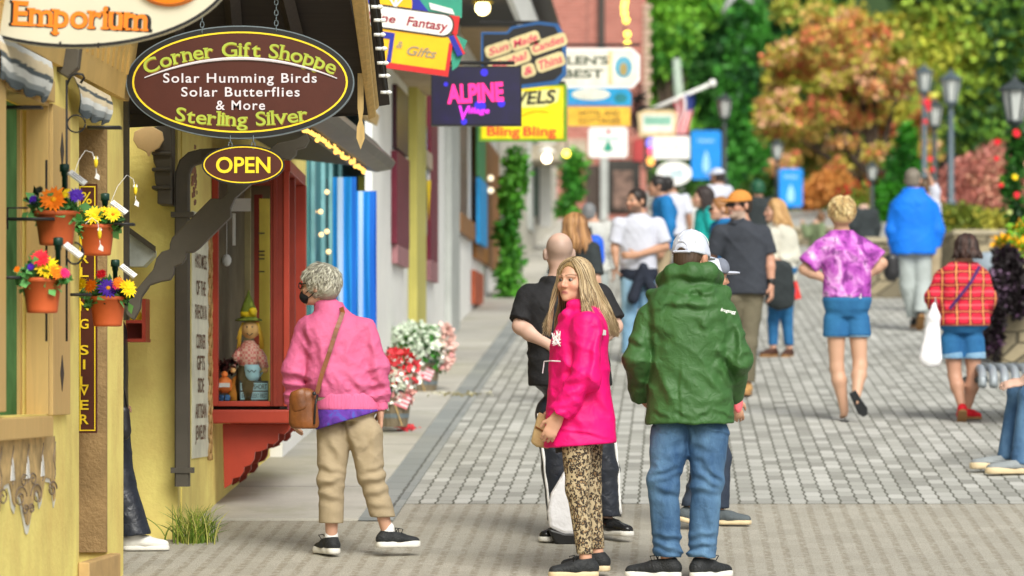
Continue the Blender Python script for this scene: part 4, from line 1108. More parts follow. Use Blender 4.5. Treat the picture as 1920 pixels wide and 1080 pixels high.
# shingled roof edge behind the barge board carrying the bulbs
mb = MB(); mb.hexa([at(706, 200, 21.2), at(731, 196, 21.2), at(731, 196, 21.4), at(706, 200, 21.4), at(690, -30, 20.1), at(709, -30, 20.1), at(709, -30, 20.3), at(690, -30, 20.3)]); mb.build('roof', MAT['dark_wood'], cs)
st = thing('string_lights', 'string of unlit white bulbs along the roof edge beside the raw wooden barge board', 'string lights', at(715, 200, 21.1))
mb = MB(); mb.tube([at(699 + i * 3.4, -10 + i * 26, 20.15 + i * .12) for i in range(8)], .012, 6); mb.build('cord', MAT['cord'], st)
bulb0 = None
for i, (px, py) in enumerate(((707, 14), (712, 39), (712, 66), (715, 92), (718, 119), (721, 143), (724, 174))):
    Y = 20.15 + i * .13; c = at(px, py, Y)
    if bulb0 is None:
        m = MB()
        prof = [(.001, -.034), (.009, -.028), (.013, -.016), (.010, -.002), (.007, .010)]
        m.tube([(-.020, -.03, 0), (.012, -.03, .0)], .010, 8); m.tube([(.012, -.03, 0), (.022, -.03, 0), (.034, -.03, .0), (.044, -.03, 0)], [.008, .013, .012, .003], 8)
        me = m.mesh('bulb'); me.materials.append(MAT['bulb_off']); me.shade_smooth(); bulb0 = me
    o = bpy.data.objects.new('bulb', bulb0); COL.objects.link(o); o.parent = st; o.location = Vector(c) - st.location + Vector((-.01, 0, 0))
# scalloped brace arm
ax = np.array([(236, 590), (237, 566), (262, 535), (287, 505), (293, 484), (303, 472), (318, 467), (318, 458), (322, 446), (395, 372), (402, 372), (417, 372), (427, 360), (425, 346), (520, 268), (552, 262), (575, 250), (580, 262), (572, 276), (556, 280), (555, 290), (543, 300), (528, 297), (524, 305), (500, 318), (470, 345), (440, 372), (432, 390), (433, 406), (372, 466), (362, 473), (349, 474), (348, 484), (341, 494), (326, 500), (325, 514), (318, 525), (300, 528), (280, 535), (264, 558), (262, 578), (250, 600)], float)
mb = MB(); P3 = [at(x, y, 20.75) for x, y in ax]; P2 = [(p[0], p[2]) for p in P3]; mb.prism(P2[::-1], (0, 20.75, 0), UX, UZ, NY, .09)
mb.build('brace_arm', MAT['dark_trim'], cs, bevel=.005)
# corbel on the alley wall and onion-shaped board
mb = MB(); cp = [(287, 240), (323, 228), (323, 385), (296, 383), (296, 352), (292, 345), (290, 325), (295, 318), (289, 305), (287, 290), (292, 285), (284, 270)]
P2 = [(at(x, y, 21.7)[0], at(x, y, 21.7)[2]) for x, y in cp]; mb.prism(P2, (0, 21.66, 0), UX, UZ, NY, .24)
for y_ in (288, 318, 352): mb.cbox(284, y_ - 4, 322, y_ + 3, 21.64, .22)
mb.build('corbel', MAT['dark_trim'], cs, bevel=.008)
t = thing('onion_board', 'cream onion shaped wooden board hung on the yellow alley wall above the black post', 'wall ornament', at(277, 292, 21.6))
on = [(277, 293), (274, 285), (258, 277), (249, 262), (252, 247), (265, 240), (274, 236), (275, 225), (281, 225), (282, 236), (291, 240), (304, 247), (307, 262), (298, 277), (283, 285), (280, 293)]
mb = MB(); mb.prism([(at(x, y, 21.6)[0], at(x, y, 21.6)[2]) for x, y in on], (0, 21.6, 0), UX, UZ, NY, .03); mb.build('board', mat('cream_wood', SRGB(232, 196, 142), .6, .06, 5, .15), t, bevel=.006)
# downpipe with a bend at the top
dp = thing('downpipe', 'dark grey downpipe bending in at the top on the corner of the yellow shop', 'drainpipe', at(342, 915, 21.75))
Yd = 21.78; mb = MB()
hw = 13.5 / F * Yd
pts = [at(342, 912, Yd), at(342, 600, Yd), at(342, 345, Yd), at(343, 325, Yd), at(349, 308, Yd), at(360, 298, Yd), at(378, 293, Yd), at(420, 290, Yd - .05)]
V = []; Fs = []
for i, p in enumerate(pts):
    tt = nrm(pts[min(i + 1, len(pts) - 1)] - pts[max(i - 1, 0)]); n_ = np.array((tt[2], 0, -tt[0]))
    V += [p + n_ * hw + np.array((0, -.04, 0)), p + n_ * hw * .8 + np.array((0, -.05, 0)), p - n_ * hw * .8 + np.array((0, -.05, 0)), p - n_ * hw + np.array((0, -.04, 0)), p - n_ * hw + np.array((0, .05, 0)), p + n_ * hw + np.array((0, .05, 0))]
for i in range(len(pts) - 1):
    for k in range(6): Fs.append((6 * i + k, 6 * i + (k + 1) % 6, 6 * i + 6 + (k + 1) % 6, 6 * i + 6 + k))
Fs.append((0, 1, 2, 3, 4, 5)); mb.add(V, Fs); mb.build('pipe', MAT['dark_trim'], dp)
for py in (402, 882): mb = MB(); mb.cbox(320, py - 5, 362, py + 5, Yd - .06, .10); mb.build('bracket', MAT['dark_trim'], dp)
# painted text panel and cartouche on the street side wall
def wplane(name, parent, Y0, Y1, z0, z1, q, m, th=.01):
    b = MB(); b.sbox(Y0, Y1, q, q + th, z0, z1); return b.build(name, m, parent)
y0, y1 = wallY(358, QC), wallY(385, QC)
tp = wplane('painted_text_panel', cs, y0, y1 + .12, zz(860, y0), zz(395, y0), QC + .002, mat('text_panel', SRGB(222, 222, 200), .8, .14, 3, .2, 30, dirt=.3), .006)
mb = MB(); words = ('HOURS', 'OF THE', 'DAY', 'STONE', 'FASHION', 'IN THE', 'BACK OF', 'SIDE', 'CORNER', 'OFFICE', 'WELCOME')
words = ('GIFT SHOP', 'HAND MADE', 'OF THE', 'FASHION IN', 'CORNER', 'GIFTS', 'SIDE', 'ARTISAN', 'JEWELRY')
for wd, py in zip(words, (430, 490, 540, 585, 640, 680, 722, 770, 810)):
    ym = (y0 + y1) / 2 + .05; k = .085
    put_text(mb, wd, 0, zz(py, ym), k, (QC + .010 + S * ym, ym, 0), (S, 1, 0), UZ, (1, -S, 0), .001, bold=.012, width=min(.55, .075 * len(wd)))
mb.build('lettering', mat('old_letters', SRGB(112, 84, 62), .8, .2, 20), tp)
mb = MB()
ym = wallY(389, QC)
for k in range(3):
    mb.tube([(QC + .012 + S * (ym + .07 * math.sin(i * .8 + k * 2) + .02), ym + .09 * math.sin(i * .8 + k * 2) + .05, zz(400 + i * 14, ym)) for i in range(34)], .009, 5)
mb.build('painted_scroll', mat('scroll_tan', SRGB(176, 142, 92), .8, .2, 9), tp)
y0 = wallY(352, QC); 
mb = MB()
for i in range(40):
    a = random.Random(i).uniform(0, 6.28); r = random.Random(i + 99).uniform(0, .16)
    mb.ball((QC + .006 + S * y0, y0 + .3 + r * .9 * math.cos(a), zz(325, y0) + r * 1.1 * math.sin(a)), .02, 6, sz=1)
mb.build('painted_flowers', mat('painted_flowers', SRGB(150, 110, 90), .8, .3, 20), cs)
# small things in the alley
t = thing('bird_house', 'grey pitched roof bird house with a frosted front on the yellow alley wall', 'bird house', at(265, 500, 21.6))
bh = [(241, 500), (241, 432), (283, 462), (289, 470), (289, 480), (270, 500)]
mb = MB(); mb.prism([(at(x, y, 21.6)[0], at(x, y, 21.6)[2]) for x, y in bh], (0, 21.55, 0), UX, UZ, NY, .2); mb.build('front', mat('frost', SRGB(186, 196, 196), .3, .2, 6, .1), t)
mb = MB(); mb.hexa(quadprism([at(240, 436, 21.5), at(292, 474, 21.5), at(292, 474, 21.8), at(240, 436, 21.8)], .035)); mb.build('roof', MAT['dark_trim'], t)
t = thing('lantern_box', 'red wooden box shelf with a yellow arched back beneath the brace arm', 'shelf', at(255, 640, 21.6))
mb = MB(); mb.cbox(236, 635, 273, 641, 21.4, .3); mb.cbox(266, 560, 273, 635, 21.45, .25); mb.cbox(236, 600, 266, 606, 21.45, .25); mb.cbox(236, 606, 266, 635, 21.62, .05); mb.build('box', MAT['red_paint'], t)
mb = MB(); mb.prism([(at(250 + 18 * math.cos(a), 600 - 22 * math.sin(a), 21.6)[0], at(250 + 18 * math.cos(a), 600 - 22 * math.sin(a), 21.6)[2]) for a in np.linspace(0, math.pi, 12)][::-1], (0, 21.6, 0), UX, UZ, NY, .03); mb.build('back', MAT['sign_yellow'], t)

# ---- red bay window: end face to the camera, street face foreshortened
bay = thing('bay_window', 'red painted bay window with scalloped brackets, a doll and small signs on show', 'window', at(470, 790, 23.5))
Yb = 23.5; Ye = 25.2; X0 = at(395, 0, Yb)[0]; X1 = at(541, 0, Yb)[0]; zb_, zt_ = zz(762, Yb), zz(322, Yb)
p = lambda px: at(px, 0, Yb)[0]
def bx(name, x0, x1, y0, y1, z0, z1, m, par=None, bv=.004):
    b = MB(); b.box(x0, x1, y0, y1, z0, z1); return b.build(name, m, par or bay, bevel=bv)
bx('sill', p(393), p(545), Yb - .04, Ye + .04, zz(794, Yb), zz(768, Yb), MAT['red_paint'], bv=.01)
fr = bx('frame', p(397), p(409), Yb, Yb + .08, zb_ + .001, zt_, MAT['red_paint'])
bx('corner_post', p(507), p(541), Yb - .01, Yb + .10, zb_, zt_, MAT['red_dark'])
bx('post_edge', p(532), p(543), Yb - .025, Yb - .0, zb_, zt_, MAT['red_paint'])
bx('post_edge', p(512), p(520), Yb - .02, Yb - .0, zb_, zt_, MAT['red_dark'])
bx('bottom_rail', p(409), p(507), Yb, Yb + .08, zb_, zz(752, Yb), MAT['red_paint'])
bx('head', p(393), p(545), Yb - .02, Ye + .02, zt_, zt_ + .07, MAT['red_paint'])
xs = X1 - .05
bx('far_post', xs, xs + .07, Ye - .10, Ye, zb_, zt_, MAT['red_paint'])
bx('mullion', xs + .01, xs + .05, Yb + .7, Yb + .78, zb_, zt_, MAT['red_dark'])
bx('side_rail', xs, xs + .06, Yb + .10, Ye - .1, zb_, zb_ + .08, MAT['red_paint'])
glass = NT('shop_glass'); glass.b.inputs['Transmission Weight'].default_value = 1; glass.b.inputs['Roughness'].default_value = .02; glass.b.inputs['IOR'].default_value = 1.02; glass.base((.95, .97, .95))
bx('pane', p(409), p(507), Yb + .035, Yb + .039, zz(752, Yb), zt_, glass.m, bv=0)
# panelled inside: back wall and yellow banner inside the window
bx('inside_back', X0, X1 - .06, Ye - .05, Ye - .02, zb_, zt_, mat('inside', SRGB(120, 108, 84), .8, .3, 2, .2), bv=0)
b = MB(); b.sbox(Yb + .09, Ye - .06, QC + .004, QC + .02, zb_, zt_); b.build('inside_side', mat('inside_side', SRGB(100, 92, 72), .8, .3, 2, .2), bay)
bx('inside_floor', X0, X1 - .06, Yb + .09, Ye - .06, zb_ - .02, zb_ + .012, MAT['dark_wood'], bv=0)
bx('inside_jamb', p(447), p(458), Yb + .55, Yb + .6, zb_, zt_, mat('jamb_olive', SRGB(150, 140, 100), .7), bv=0)
bx('inside_curtain', p(460), p(476), Yb + .8, Yb + .85, zb_, zt_ - .1, MAT['red_dark'], bv=0)
bx('yellow_banner', p(480), p(500), Yb + .30, Yb + .31, zb_ + .02, zt_ - .15, mat('banner_yellow', SRGB(236, 214, 96), .7, .1, 3), bv=0)
b = MB()
for py in (436, 470, 477, 484, 508): b.cbox(484, py, 496, py + 2.5, Yb + .297, .002)
b.build('banner_print', MAT['dark_trim'], bay)
b = MB(); b.ball(at(425, 488, Yb + .35), .03, 10, sz=1.3); b.tube([at(425, 486, Yb + .35), at(425, 400, Yb + .35)], .003, 4); b.build('hanging_ornament', MAT['white'], bay, True)
b = MB(); b.cbox(436, 400, 441, 460, Yb + .4, .03); b.cbox(430, 372, 470, 396, Yb + .3, .01); b.build('inside_notice', MAT['white'], bay)
# scalloped brackets
def bay_bracket(Y, name, mt='red_paint'):
    b = MB(); sh = [(415, 795), (545, 795), (541, 806), (532, 815), (520, 813), (520, 826), (512, 834), (500, 832), (498, 842), (486, 847), (476, 848), (474, 862), (468, 872), (455, 877), (455, 885), (447, 896), (434, 898), (432, 908), (418, 917)]
    k = Y / Yb
    P2 = [((x - 960) / F * Yb, (HZ - y) / F * Yb) for x, y in sh]; b.prism(P2[::-1], (0, Y, 0), UX, UZ, NY, .06)
    return b.build(name, MAT[mt], bay, bevel=.004)
bay_bracket(Yb + .1, 'bracket'); bay_bracket(Yb + .75, 'bracket', 'red_dark'); bay_bracket(Yb + 1.4, 'bracket', 'red_dark')
# doll and small goods behind the glass
dt = thing('scarecrow_doll', 'scarecrow doll with yellow hair, green hat and checked shirt behind the bay window glass', 'doll', at(466, 750, Yb + .18)); Y = Yb + .18
b = MB(); b.lathe([(.075, 0), (.085, .1), (.07, .2), (.03, .26)], at(466, 752, Y), 14); b.build('dungarees', mat('denim_doll', SRGB(86, 74, 46), .9), dt, True)
b = MB(); b.lathe([(.05, -.02), (.075, .06), (.07, .12), (.03, .17)], at(467, 690, Y), 14)
for sg in (-1, 1): b.tube([at(467 + sg * 12, 652, Y), at(467 + sg * 24, 672, Y - .03), at(467 + sg * 30, 690, Y - .05)], [.03, .032, .024], 8)
plaid_doll = NT('doll_check'); pc = plaid_doll.coord((60, 60, 60)); ck = plaid_doll.n('ShaderNodeTexChecker', **{}); ck.inputs[1].default_value = (*SRGB(214, 120, 116), 1); ck.inputs[2].default_value = (*SRGB(230, 190, 170), 1); ck.inputs[3].default_value = 1; plaid_doll.l(pc, ck.inputs[0]); plaid_doll.base(ck.outputs[0])
b.build('shirt', plaid_doll.m, dt, True)
b = MB(); b.ball(at(469, 618, Y - .01), .058, 14); 
for sg in (-1, 1): b.ball(at(467 + sg * 30, 694, Y - .05), .02, 8)
b.build('head', mat('doll_skin', SRGB(226, 180, 120), .8, .05), dt, True)
b = MB()
for sg in (-1, 1): b.ball(at(468 + sg * 5, 613, Y - .063), .006, 6)
b.tube([at(463, 625, Y - .062), at(468, 629, Y - .066), at(474, 625, Y - .062)], .003, 4); b.build('face_stitch', MAT['dark_wood'], dt)
b = MB()
rr = random.Random(3)
for i in range(60):
    sg = rr.choice((-1, 1)); b.tube([at(469 + sg * rr.uniform(6, 16), 604 + rr.uniform(0, 6), Y - .03), at(469 + sg * rr.uniform(16, 22), 622, Y - .03), at(469 + sg * rr.uniform(18, 26), rr.uniform(635, 655), Y - .03)], .004, 4)
b.build('hair', mat('straw', SRGB(222, 178, 60), .8), dt, True)
b = MB(); b.lathe([(.085, 0), (.08, .012), (.05, .02), (.048, .07), (.03, .12), (.012, .16), (.004, .19)], at(466, 602, Y), 16); b.build('hat', mat('hat_green', SRGB(110, 124, 40), .8), dt, True)
b = MB(); b.lathe([(.05, 0), (.051, .03), (.049, .03)], at(466, 594, Y - .002), 16); b.ball(at(474, 584, Y - .05), .028, 8); b.build('hat_band', MAT['sign_yellow'], dt, True)
gd = thing('window_sign', 'small blue and black slogan sign reading LIFE IS SHORT standing below the doll', 'sign', at(477, 750, Yb + .11)); Y = Yb + .11
b = MB(); b.cbox(449, 714, 503, 752, Y, .012); b.build('board', MAT['lamp_black'], gd)
b = MB()
for py in (725, 742): b.cbox(451, py - 7, 502, py + 7, Y - .003, .002)
b.build('panel', mat('pale_blue', SRGB(176, 218, 230), .6), gd)
b = MB(); put_text(b, 'LIFE IS SHORT', at(477, 725, Y)[0], at(477, 725, Y)[2], .030, (0, Y - .004, 0), UX, UZ, NY, bold=.02, width=.155); put_text(b, 'EAT DESSERT FIRST', at(477, 742, Y)[0], at(477, 742, Y)[2], .028, (0, Y - .004, 0), UX, UZ, NY, bold=.01, width=.155)
b.build('lettering', MAT['lamp_black'], gd)
gd = thing('blue_mug', 'pale blue owl faced mug in front of the scarecrow doll', 'mug', at(472, 714, Yb + .14)); Y = Yb + .14
b = MB(); b.lathe([(.04, 0), (.05, .03), (.052, .07), (.045, .10), (.04, .10)], at(472, 714, Y), 16); b.tube([at(486, 690, Y), at(494, 696, Y), at(486, 706, Y)], .006, 6); b.build('cup', mat('pale_blue2', SRGB(170, 212, 226), .3), gd, True)
b = MB(); b.tube([at(464, 694, Y - .05), at(468, 698, Y - .053), at(472, 694, Y - .054), at(476, 698, Y - .053), at(480, 694, Y - .05)], .003, 4); b.build('face', MAT['lamp_black'], gd)
gd = thing('pumpkin_figure', 'orange and white pumpkin figure with blue trousers at the left of the bay window', 'figurine', at(421, 750, Yb + .12)); Y = Yb + .12
b = MB(); b.lathe([(.02, -.05), (.045, -.03), (.05, 0), (.045, .03), (.02, .05)], at(421, 722, Y), 14); b.ball(at(421, 702, Y), .022, 8); b.build('body', mat('pumpkin', SRGB(236, 128, 58), .6, .1), gd, True)
b = MB(); b.cbox(410, 740, 420, 752, Y, .04); b.cbox(421, 740, 431, 752, Y, .04); b.build('trousers', mat('blue_cloth', SRGB(70, 110, 160), .8), gd, bevel=.01)
b = MB(); b.cbox(411, 718, 431, 726, Y - .055, .01); b.build('banner', MAT['white'], gd)
gd = thing('gourd_figure', 'orange gourd with dark red flowers between the pumpkin figure and the doll', 'figurine', at(444, 750, Yb + .2)); Y = Yb + .2
b = MB(); b.lathe([(.01, -.1), (.05, -.08), (.06, -.03), (.035, .03), (.03, .06), (.005, .08)], at(444, 728, Y), 14); b.build('gourd', mat('gourd', SRGB(226, 150, 60), .6, .1), gd, True)
link_mesh('flowers', leafcloud('flowers', 120, [(*at(424, 688, Y), .09, .06, .05)], .04, [SRGB(110, 24, 30), SRGB(60, 20, 20), SRGB(140, 40, 40)], 4, .8), MAT['petal'], gd)

# ---- pent roof with grey gutter over bay and teal shop, garland of small amber bulbs
pr = thing('pent_roof', 'grey flared pent roof with dark underside above the bay window and teal shopfront', 'roof', (-.9, 25, 1.5))
QE = -2.03; Y0, Y1 = 21.4, 28.2
g = lambda q, Y, z: (q + S * Y, Y, z)
b = MB()
def eave_strip(prof, Y0, Y1):
    k = len(prof); A = [g(q, Y0, z) for q, z in prof] + [g(q, Y1, z) for q, z in prof]
    return A, [(i, (i + 1) % k, k + (i + 1) % k, k + i) for i in range(k)] + [tuple(range(k))[::-1], tuple(range(k, 2 * k))]
z0 = 1.555
b.add(*eave_strip([(QE - .14, z0), (QE - .03, z0 + .02), (QE, z0 + .07), (QE - .02, z0 + .10), (QE - .10, z0 + .17), (QE - .14, z0 + .22), (QE - .30, z0 + .25), (QE - .30, z0 + .03)], Y0, Y1)); b.build('gutter', mat('gutter_grey', SRGB(108, 103, 92), .5, .1, 3, .15, 30), pr)
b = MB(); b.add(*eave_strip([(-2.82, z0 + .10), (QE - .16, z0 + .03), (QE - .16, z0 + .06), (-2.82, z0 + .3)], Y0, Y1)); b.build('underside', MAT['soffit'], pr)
b = MB(); b.add(*eave_strip([(QE - .30, z0 + .25), (QE - .28, z0 + .27), (-2.82, z0 + .62), (-2.82, z0 + .56)], Y0, Y1)); b.build('slope', mat('slope_blue', SRGB(140, 166, 172), .7, .2, 6, .4, 20), pr)
b = MB(); b.add(*eave_strip([(-2.35, z0 + .46), (-2.26, z0 + .42), (-2.24, z0 + .50), (-2.40, z0 + .62)], Y0, Y1 + 1.2)); b.build('trim_board', MAT['tan_wood'], pr)
gl = thing('light_garland', 'garland of small amber bulbs under the grey pent roof edge', 'string lights', g(QE - .2, 25, z0))
b = MB(); b.tube([g(QE - .17, y, z0 - .008) for y in np.linspace(21.6, 27.6, 8)], .006, 5); b.build('cord', MAT['cord'], gl)
m = MB(); m.ball((0, 0, 0), .016, 8); me = m.mesh('bulb'); me.materials.append(emit('amber', (1, .55, .12), 1.6)); me.shade_smooth()
rr = random.Random(8)
for i in range(46):
    y = 21.7 + 5.8 * i / 45; o = bpy.data.objects.new('bulb', me); COL.objects.link(o); o.parent = gl
    o.location = Vector(g(QE - .17 + rr.uniform(-.012, .012), y, z0 - .022 + rr.uniform(-.018, .012))) - gl.location

# ---- teal shopfront with bulbs, blue and white drapes
ts = thing('teal_shop', 'narrow teal shopfront between the red bay window and the white building', 'building', g(QC, 31, gz(31)))
b = MB(); b.sbox(29.6, 32.4, QC - .2, QC + .02, gz(29.6) - .3, 4.2); b.sbox(32.4, 37, QC - .2, QC - .04, gz(29.6) - .3, 4.2); b.build('wall', MAT['teal'], ts)
b = MB()
for y in (29.75, 30.6, 31.3, 32.2): b.sbox(y, y + .12, QC + .022, QC + .05, gz(29.6) + .3, 1.9)
b.build('pilaster', mat('teal_pale', SRGB(120, 172, 176), .6), ts)
b = MB(); b.sbox(29.6, 37, QC + .03, QC + .12, gz(29.6) - .3, .55 + gz(31)); b.build('plinth', MAT['white_paint'], ts)
b = MB(); b.cbox(672, 330, 712, 360, 33.3, .05); b.build('fascia_sign', mat('fascia_yellow', SRGB(206, 204, 90), .6), ts)
fl = thing('fairy_lights', 'string of round lit bulbs hanging down the teal shopfront', 'string lights', at(610, 470, 30.2))
bp = [(613, 360), (601, 397), (589, 397), (613, 434), (616, 472), (602, 440), (610, 510)]
b = MB(); b.tube([at(x, y, 30.0) for x, y in [(613, 335)] + bp[:1] + [bp[3], bp[4], bp[6]]], .005, 5); b.tube([at(*bp[1], 30.0), at(*bp[2], 30.0)], .005, 5); b.build('cord', MAT['cord'], fl)
m = MB(); m.ball((0, 0, 0), .020, 10); me = m.mesh('bulb'); me.materials.append(emit('warm_bulb', (1, .66, .30), 1.3)); me.shade_smooth()
for x, y in bp: o = bpy.data.objects.new('bulb', me); COL.objects.link(o); o.parent = fl; o.location = Vector(at(x, y, 29.95)) - fl.location
stripe = NT('blue_white_stripe'); co = stripe.coord(); sxyz = stripe.n('ShaderNodeAttribute', attribute_name='Col'); stripe.base(sxyz.outputs[0]); stripe.rough(.8)
def drape(label, x0, x1, yt, yb, Y, bands, seed):
    nx, nz = 44, 30; V = []; C = []
    for i in range(nz + 1):
        for j in range(nx + 1):
            u, v = j / nx, i / nz; a = at(x0 + (x1 - x0) * u, yt + (yb - yt) * v, Y)
            V.append(a + np.array((0, .022 * math.sin(u * 13 + seed + .6 * math.sin(v * 5)) * (.5 + .5 * v), 0)))
            c = [cc for b_, cc in bands if u >= b_][-1]; C.append(c)
    V2 = [p_ + np.array((0, .006, 0)) for p_ in V]; N = len(V); Q = []
    for i in range(nz):
        for j in range(nx): a = i * (nx + 1) + j; Q += [(a, a + 1, a + nx + 2, a + nx + 1)[::-1], tuple(N + x for x in (a, a + 1, a + nx + 2, a + nx + 1))]
    o = link_mesh('striped_drape', arr_mesh('striped_drape', V + V2, Q, C + C), stripe.m, None, True); tag(o, label, 'curtain', 'blue and white drapes on the teal shop')
B1, B2, W1 = SRGB(20, 142, 232), SRGB(12, 104, 206), SRGB(176, 204, 236)
drape('nearer blue and white striped drape hanging beside the fairy lights', 624, 668, 332, 655, 29.9, [(0, B1), (.2, W1), (.44, B1), (.8, B2)], 1)
drape('farther blue and white striped drape next to the white wall, partly behind the nearer drape', 664, 706, 358, 655, 30.7, [(0, B1), (.2, W1), (.4, B1), (.7, B2)], 2.4)

# ------------------------------------------------------------------ white building with maroon shutters
QW = -2.42
wbld = thing('white_building', 'long white rendered building with maroon shutters and an olive post', 'building', g(QW, 42, gz(42)))
wY = lambda px: wallY(px, QW)
b = MB(); b.sbox(31.0, wY(931), QW - .06, QW, gz(31) - .3, 4.6); b.build('wall', MAT['white_paint'], wbld)
def wbox(name, a, c, zlo, zhi, th, m, par=None, off=.003):
    b = MB(); b.sbox(wY(a), wY(c), QW + off, QW + off + th, zlo, zhi); return b.build(name, m, par or wbld)
def zpy(px, py): return zz(py, wY(px))
wbox('shutter', 733, 757, zpy(745, 462), zpy(745, 292), .05, MAT['maroon']); wbox('shutter_panel', 734, 756, zpy(745, 498), zpy(745, 463), .05, MAT['maroon_pale'])
wbox('upper_window', 735, 757, zpy(745, 285), zpy(745, 168), .04, mat('maroon_dark', SRGB(64, 26, 36), .4))
wbox('post', 765, 783, gz(35) - .1, zpy(775, 130), .08, MAT['olive_paint'])
wbox('window', 787, 797, zpy(792, 440), zpy(792, 235), .03, MAT['glass_dark']); wbox('window_head', 784, 799, zpy(792, 314), zpy(792, 284), .06, mat('beige', SRGB(176, 160, 138), .7))
wbox('shutter', 798, 812, zpy(805, 490), zpy(805, 186), .05, MAT['maroon']); wbox('shutter_panel', 798, 812, zpy(805, 528), zpy(805, 491), .05, MAT['maroon_pale'])
wbox('downpipe', 834, 850, gz(41) - .1, 4, .07, MAT['grey_paint'])
wbox('window', 855, 872, zpy(862, 440), zpy(862, 225), .03, mat('brown_win', SRGB(96, 72, 58), .4, .3, 3, 0)); 
wbox('plank_frame', 885, 928, zpy(905, 495), zpy(905, 262), .06, wood('brown_plank', SRGB(158, 104, 46), .6))
wbox('brick_panel', 883, 899, zpy(890, 572), zpy(890, 510), .05, mat('brick_red', SRGB(166, 84, 56), .8))
b = MB(); b.sbox(31, 36.2, QW, QW + .55, zz(176, 36), zz(176, 36) + .12); b.build('lower_soffit', mat('beige_soffit', SRGB(180, 160, 130), .8, .1), wbld)
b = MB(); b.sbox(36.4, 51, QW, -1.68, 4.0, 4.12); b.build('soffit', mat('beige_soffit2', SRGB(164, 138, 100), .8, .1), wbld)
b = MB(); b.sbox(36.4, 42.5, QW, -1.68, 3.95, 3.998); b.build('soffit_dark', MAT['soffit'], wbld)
b = MB(); b.sbox(36.4, 51, -1.68, -1.62, 3.9, 4.4); b.build('fascia', MAT['white_paint'], wbld)
b = MB(); b.sbox(30.8, 52.5, QW - .6, -1.5, 4.62, 4.8); b.build('roof', MAT['dark_wood'], wbld)
t = thing('window_box', 'brown wooden window box on the white wall under the far window', 'window box', g(QW, 44, 1.5)); b = MB(); b.sbox(wY(853), wY(880), QW + .005, QW + .07, zpy(866, 442), zpy(866, 408)); b.build('box', wood('wb', SRGB(150, 104, 56)), t)
t = thing('wall_panel_sign', 'narrow bright blue banner on the white wall next to the brown planks', 'banner', g(QW, 46, 1.6)); b = MB(); b.sbox(wY(882), wY(896), QW + .07, QW + .12, zpy(889, 460), zpy(889, 340)); b.build('banner', mat('bright_blue', SRGB(30, 150, 216), .6), t)
b = MB(); b.sbox(wY(882), wY(896), QW + .07, QW + .10, zpy(889, 336), zpy(889, 232)); b.build('green_panel', mat('panel_green', SRGB(70, 140, 90), .6), t)
t = thing('yellow_pennant', 'yellow pennant with a white ball hanging on the dark window of the white building', 'pennant', g(QW, 37, 1.6)); Y = wY(801) - .3
b = MB(); b.hexa([at(796, 425, Y), at(803, 425, Y), at(803, 425, Y + .06), at(796, 425, Y + .06), at(799, 338, Y), at(808, 338, Y), at(808, 338, Y + .06), at(799, 338, Y + .06)]); b.build('pennant', MAT['sign_yellow'], t)
b = MB(); b.ball(at(798, 431, Y), .03, 10); b.build('ball', MAT['white'], t, True)
b = MB(); b.cbox(800, 312, 806, 338, Y, .03); b.build('cord', MAT['white'], t)
t = thing('porch_lamp', 'round lit ceiling lamp under the beige soffit of the white building', 'lamp', at(905, 15, 42)); b = MB(); b.ball(at(905, 15, 39.6), .075, 14); b.build('globe', emit('globe', (1, .78, .36), 9), t, True)
b = MB(); b.lathe([(.11, 0), (.10, .03), (.03, .05)], at(905, 6, 39.6), 16); b.build('shade', MAT['sign_yellow'], t, True)
# two small round wall lamps
for py, nm in ((334, 'upper'), (357, 'lower')):
    t = thing('wall_lamp', nm + ' of two small round cream wall lamps on the brown planks', 'lamp', at(920, py, 47.5), 'round wall lamps on the planks')
    b = MB(); b.ball(at(920, py, 47.3), .038, 10); b.build('globe', emit('cream_globe', (1, .85, .6), 1.0), t, True)
    b = MB(); b.cbox(916, py - 4, 924, py + 4, 47.32, .06); b.build('base', MAT['black_metal'], t)

# ------------------------------------------------------------------ ivy columns
for (lab, px0, px1, py0, py1, Y, n, sd) in (('bright green ivy climbing the wall end beyond the brown planks', 932, 980, 305, 562, 49.5, 3600, 21), ('smaller dark ivy around the doorway behind the hanging lamp', 1042, 1096, 290, 405, 62, 1700, 22)):
    rr = random.Random(sd); bl = []
    for i in range(11):
        f = i / 10; a = at(px0 + (px1 - px0) * (.5 + rr.uniform(-.18, .18) + (.12 if f > .8 else 0)), py1 - (py1 - py0) * f, Y); w_ = (px1 - px0) / F * Y * rr.uniform(.34, .52)
        bl.append((a[0], a[1], a[2], w_, .3, (py1 - py0) / F * Y / 9))
    t = thing('ivy', lab, 'ivy', at((px0 + px1) / 2, py1, Y))
    link_mesh('foliage', leafcloud('foliage', n, bl, .085, [SRGB(24, 70, 22), SRGB(50, 120, 30), SRGB(90, 160, 50), SRGB(40, 96, 30)], sd, .8, 1.5), MAT['leaf'], t)
    b = MB(); b.tube([at((px0 + px1) / 2 + 5 * math.sin(i), py1 - (py1 - py0) * i / 8, Y + .1) for i in range(9)], .025, 5); b.build('stem', MAT['bark'], t)

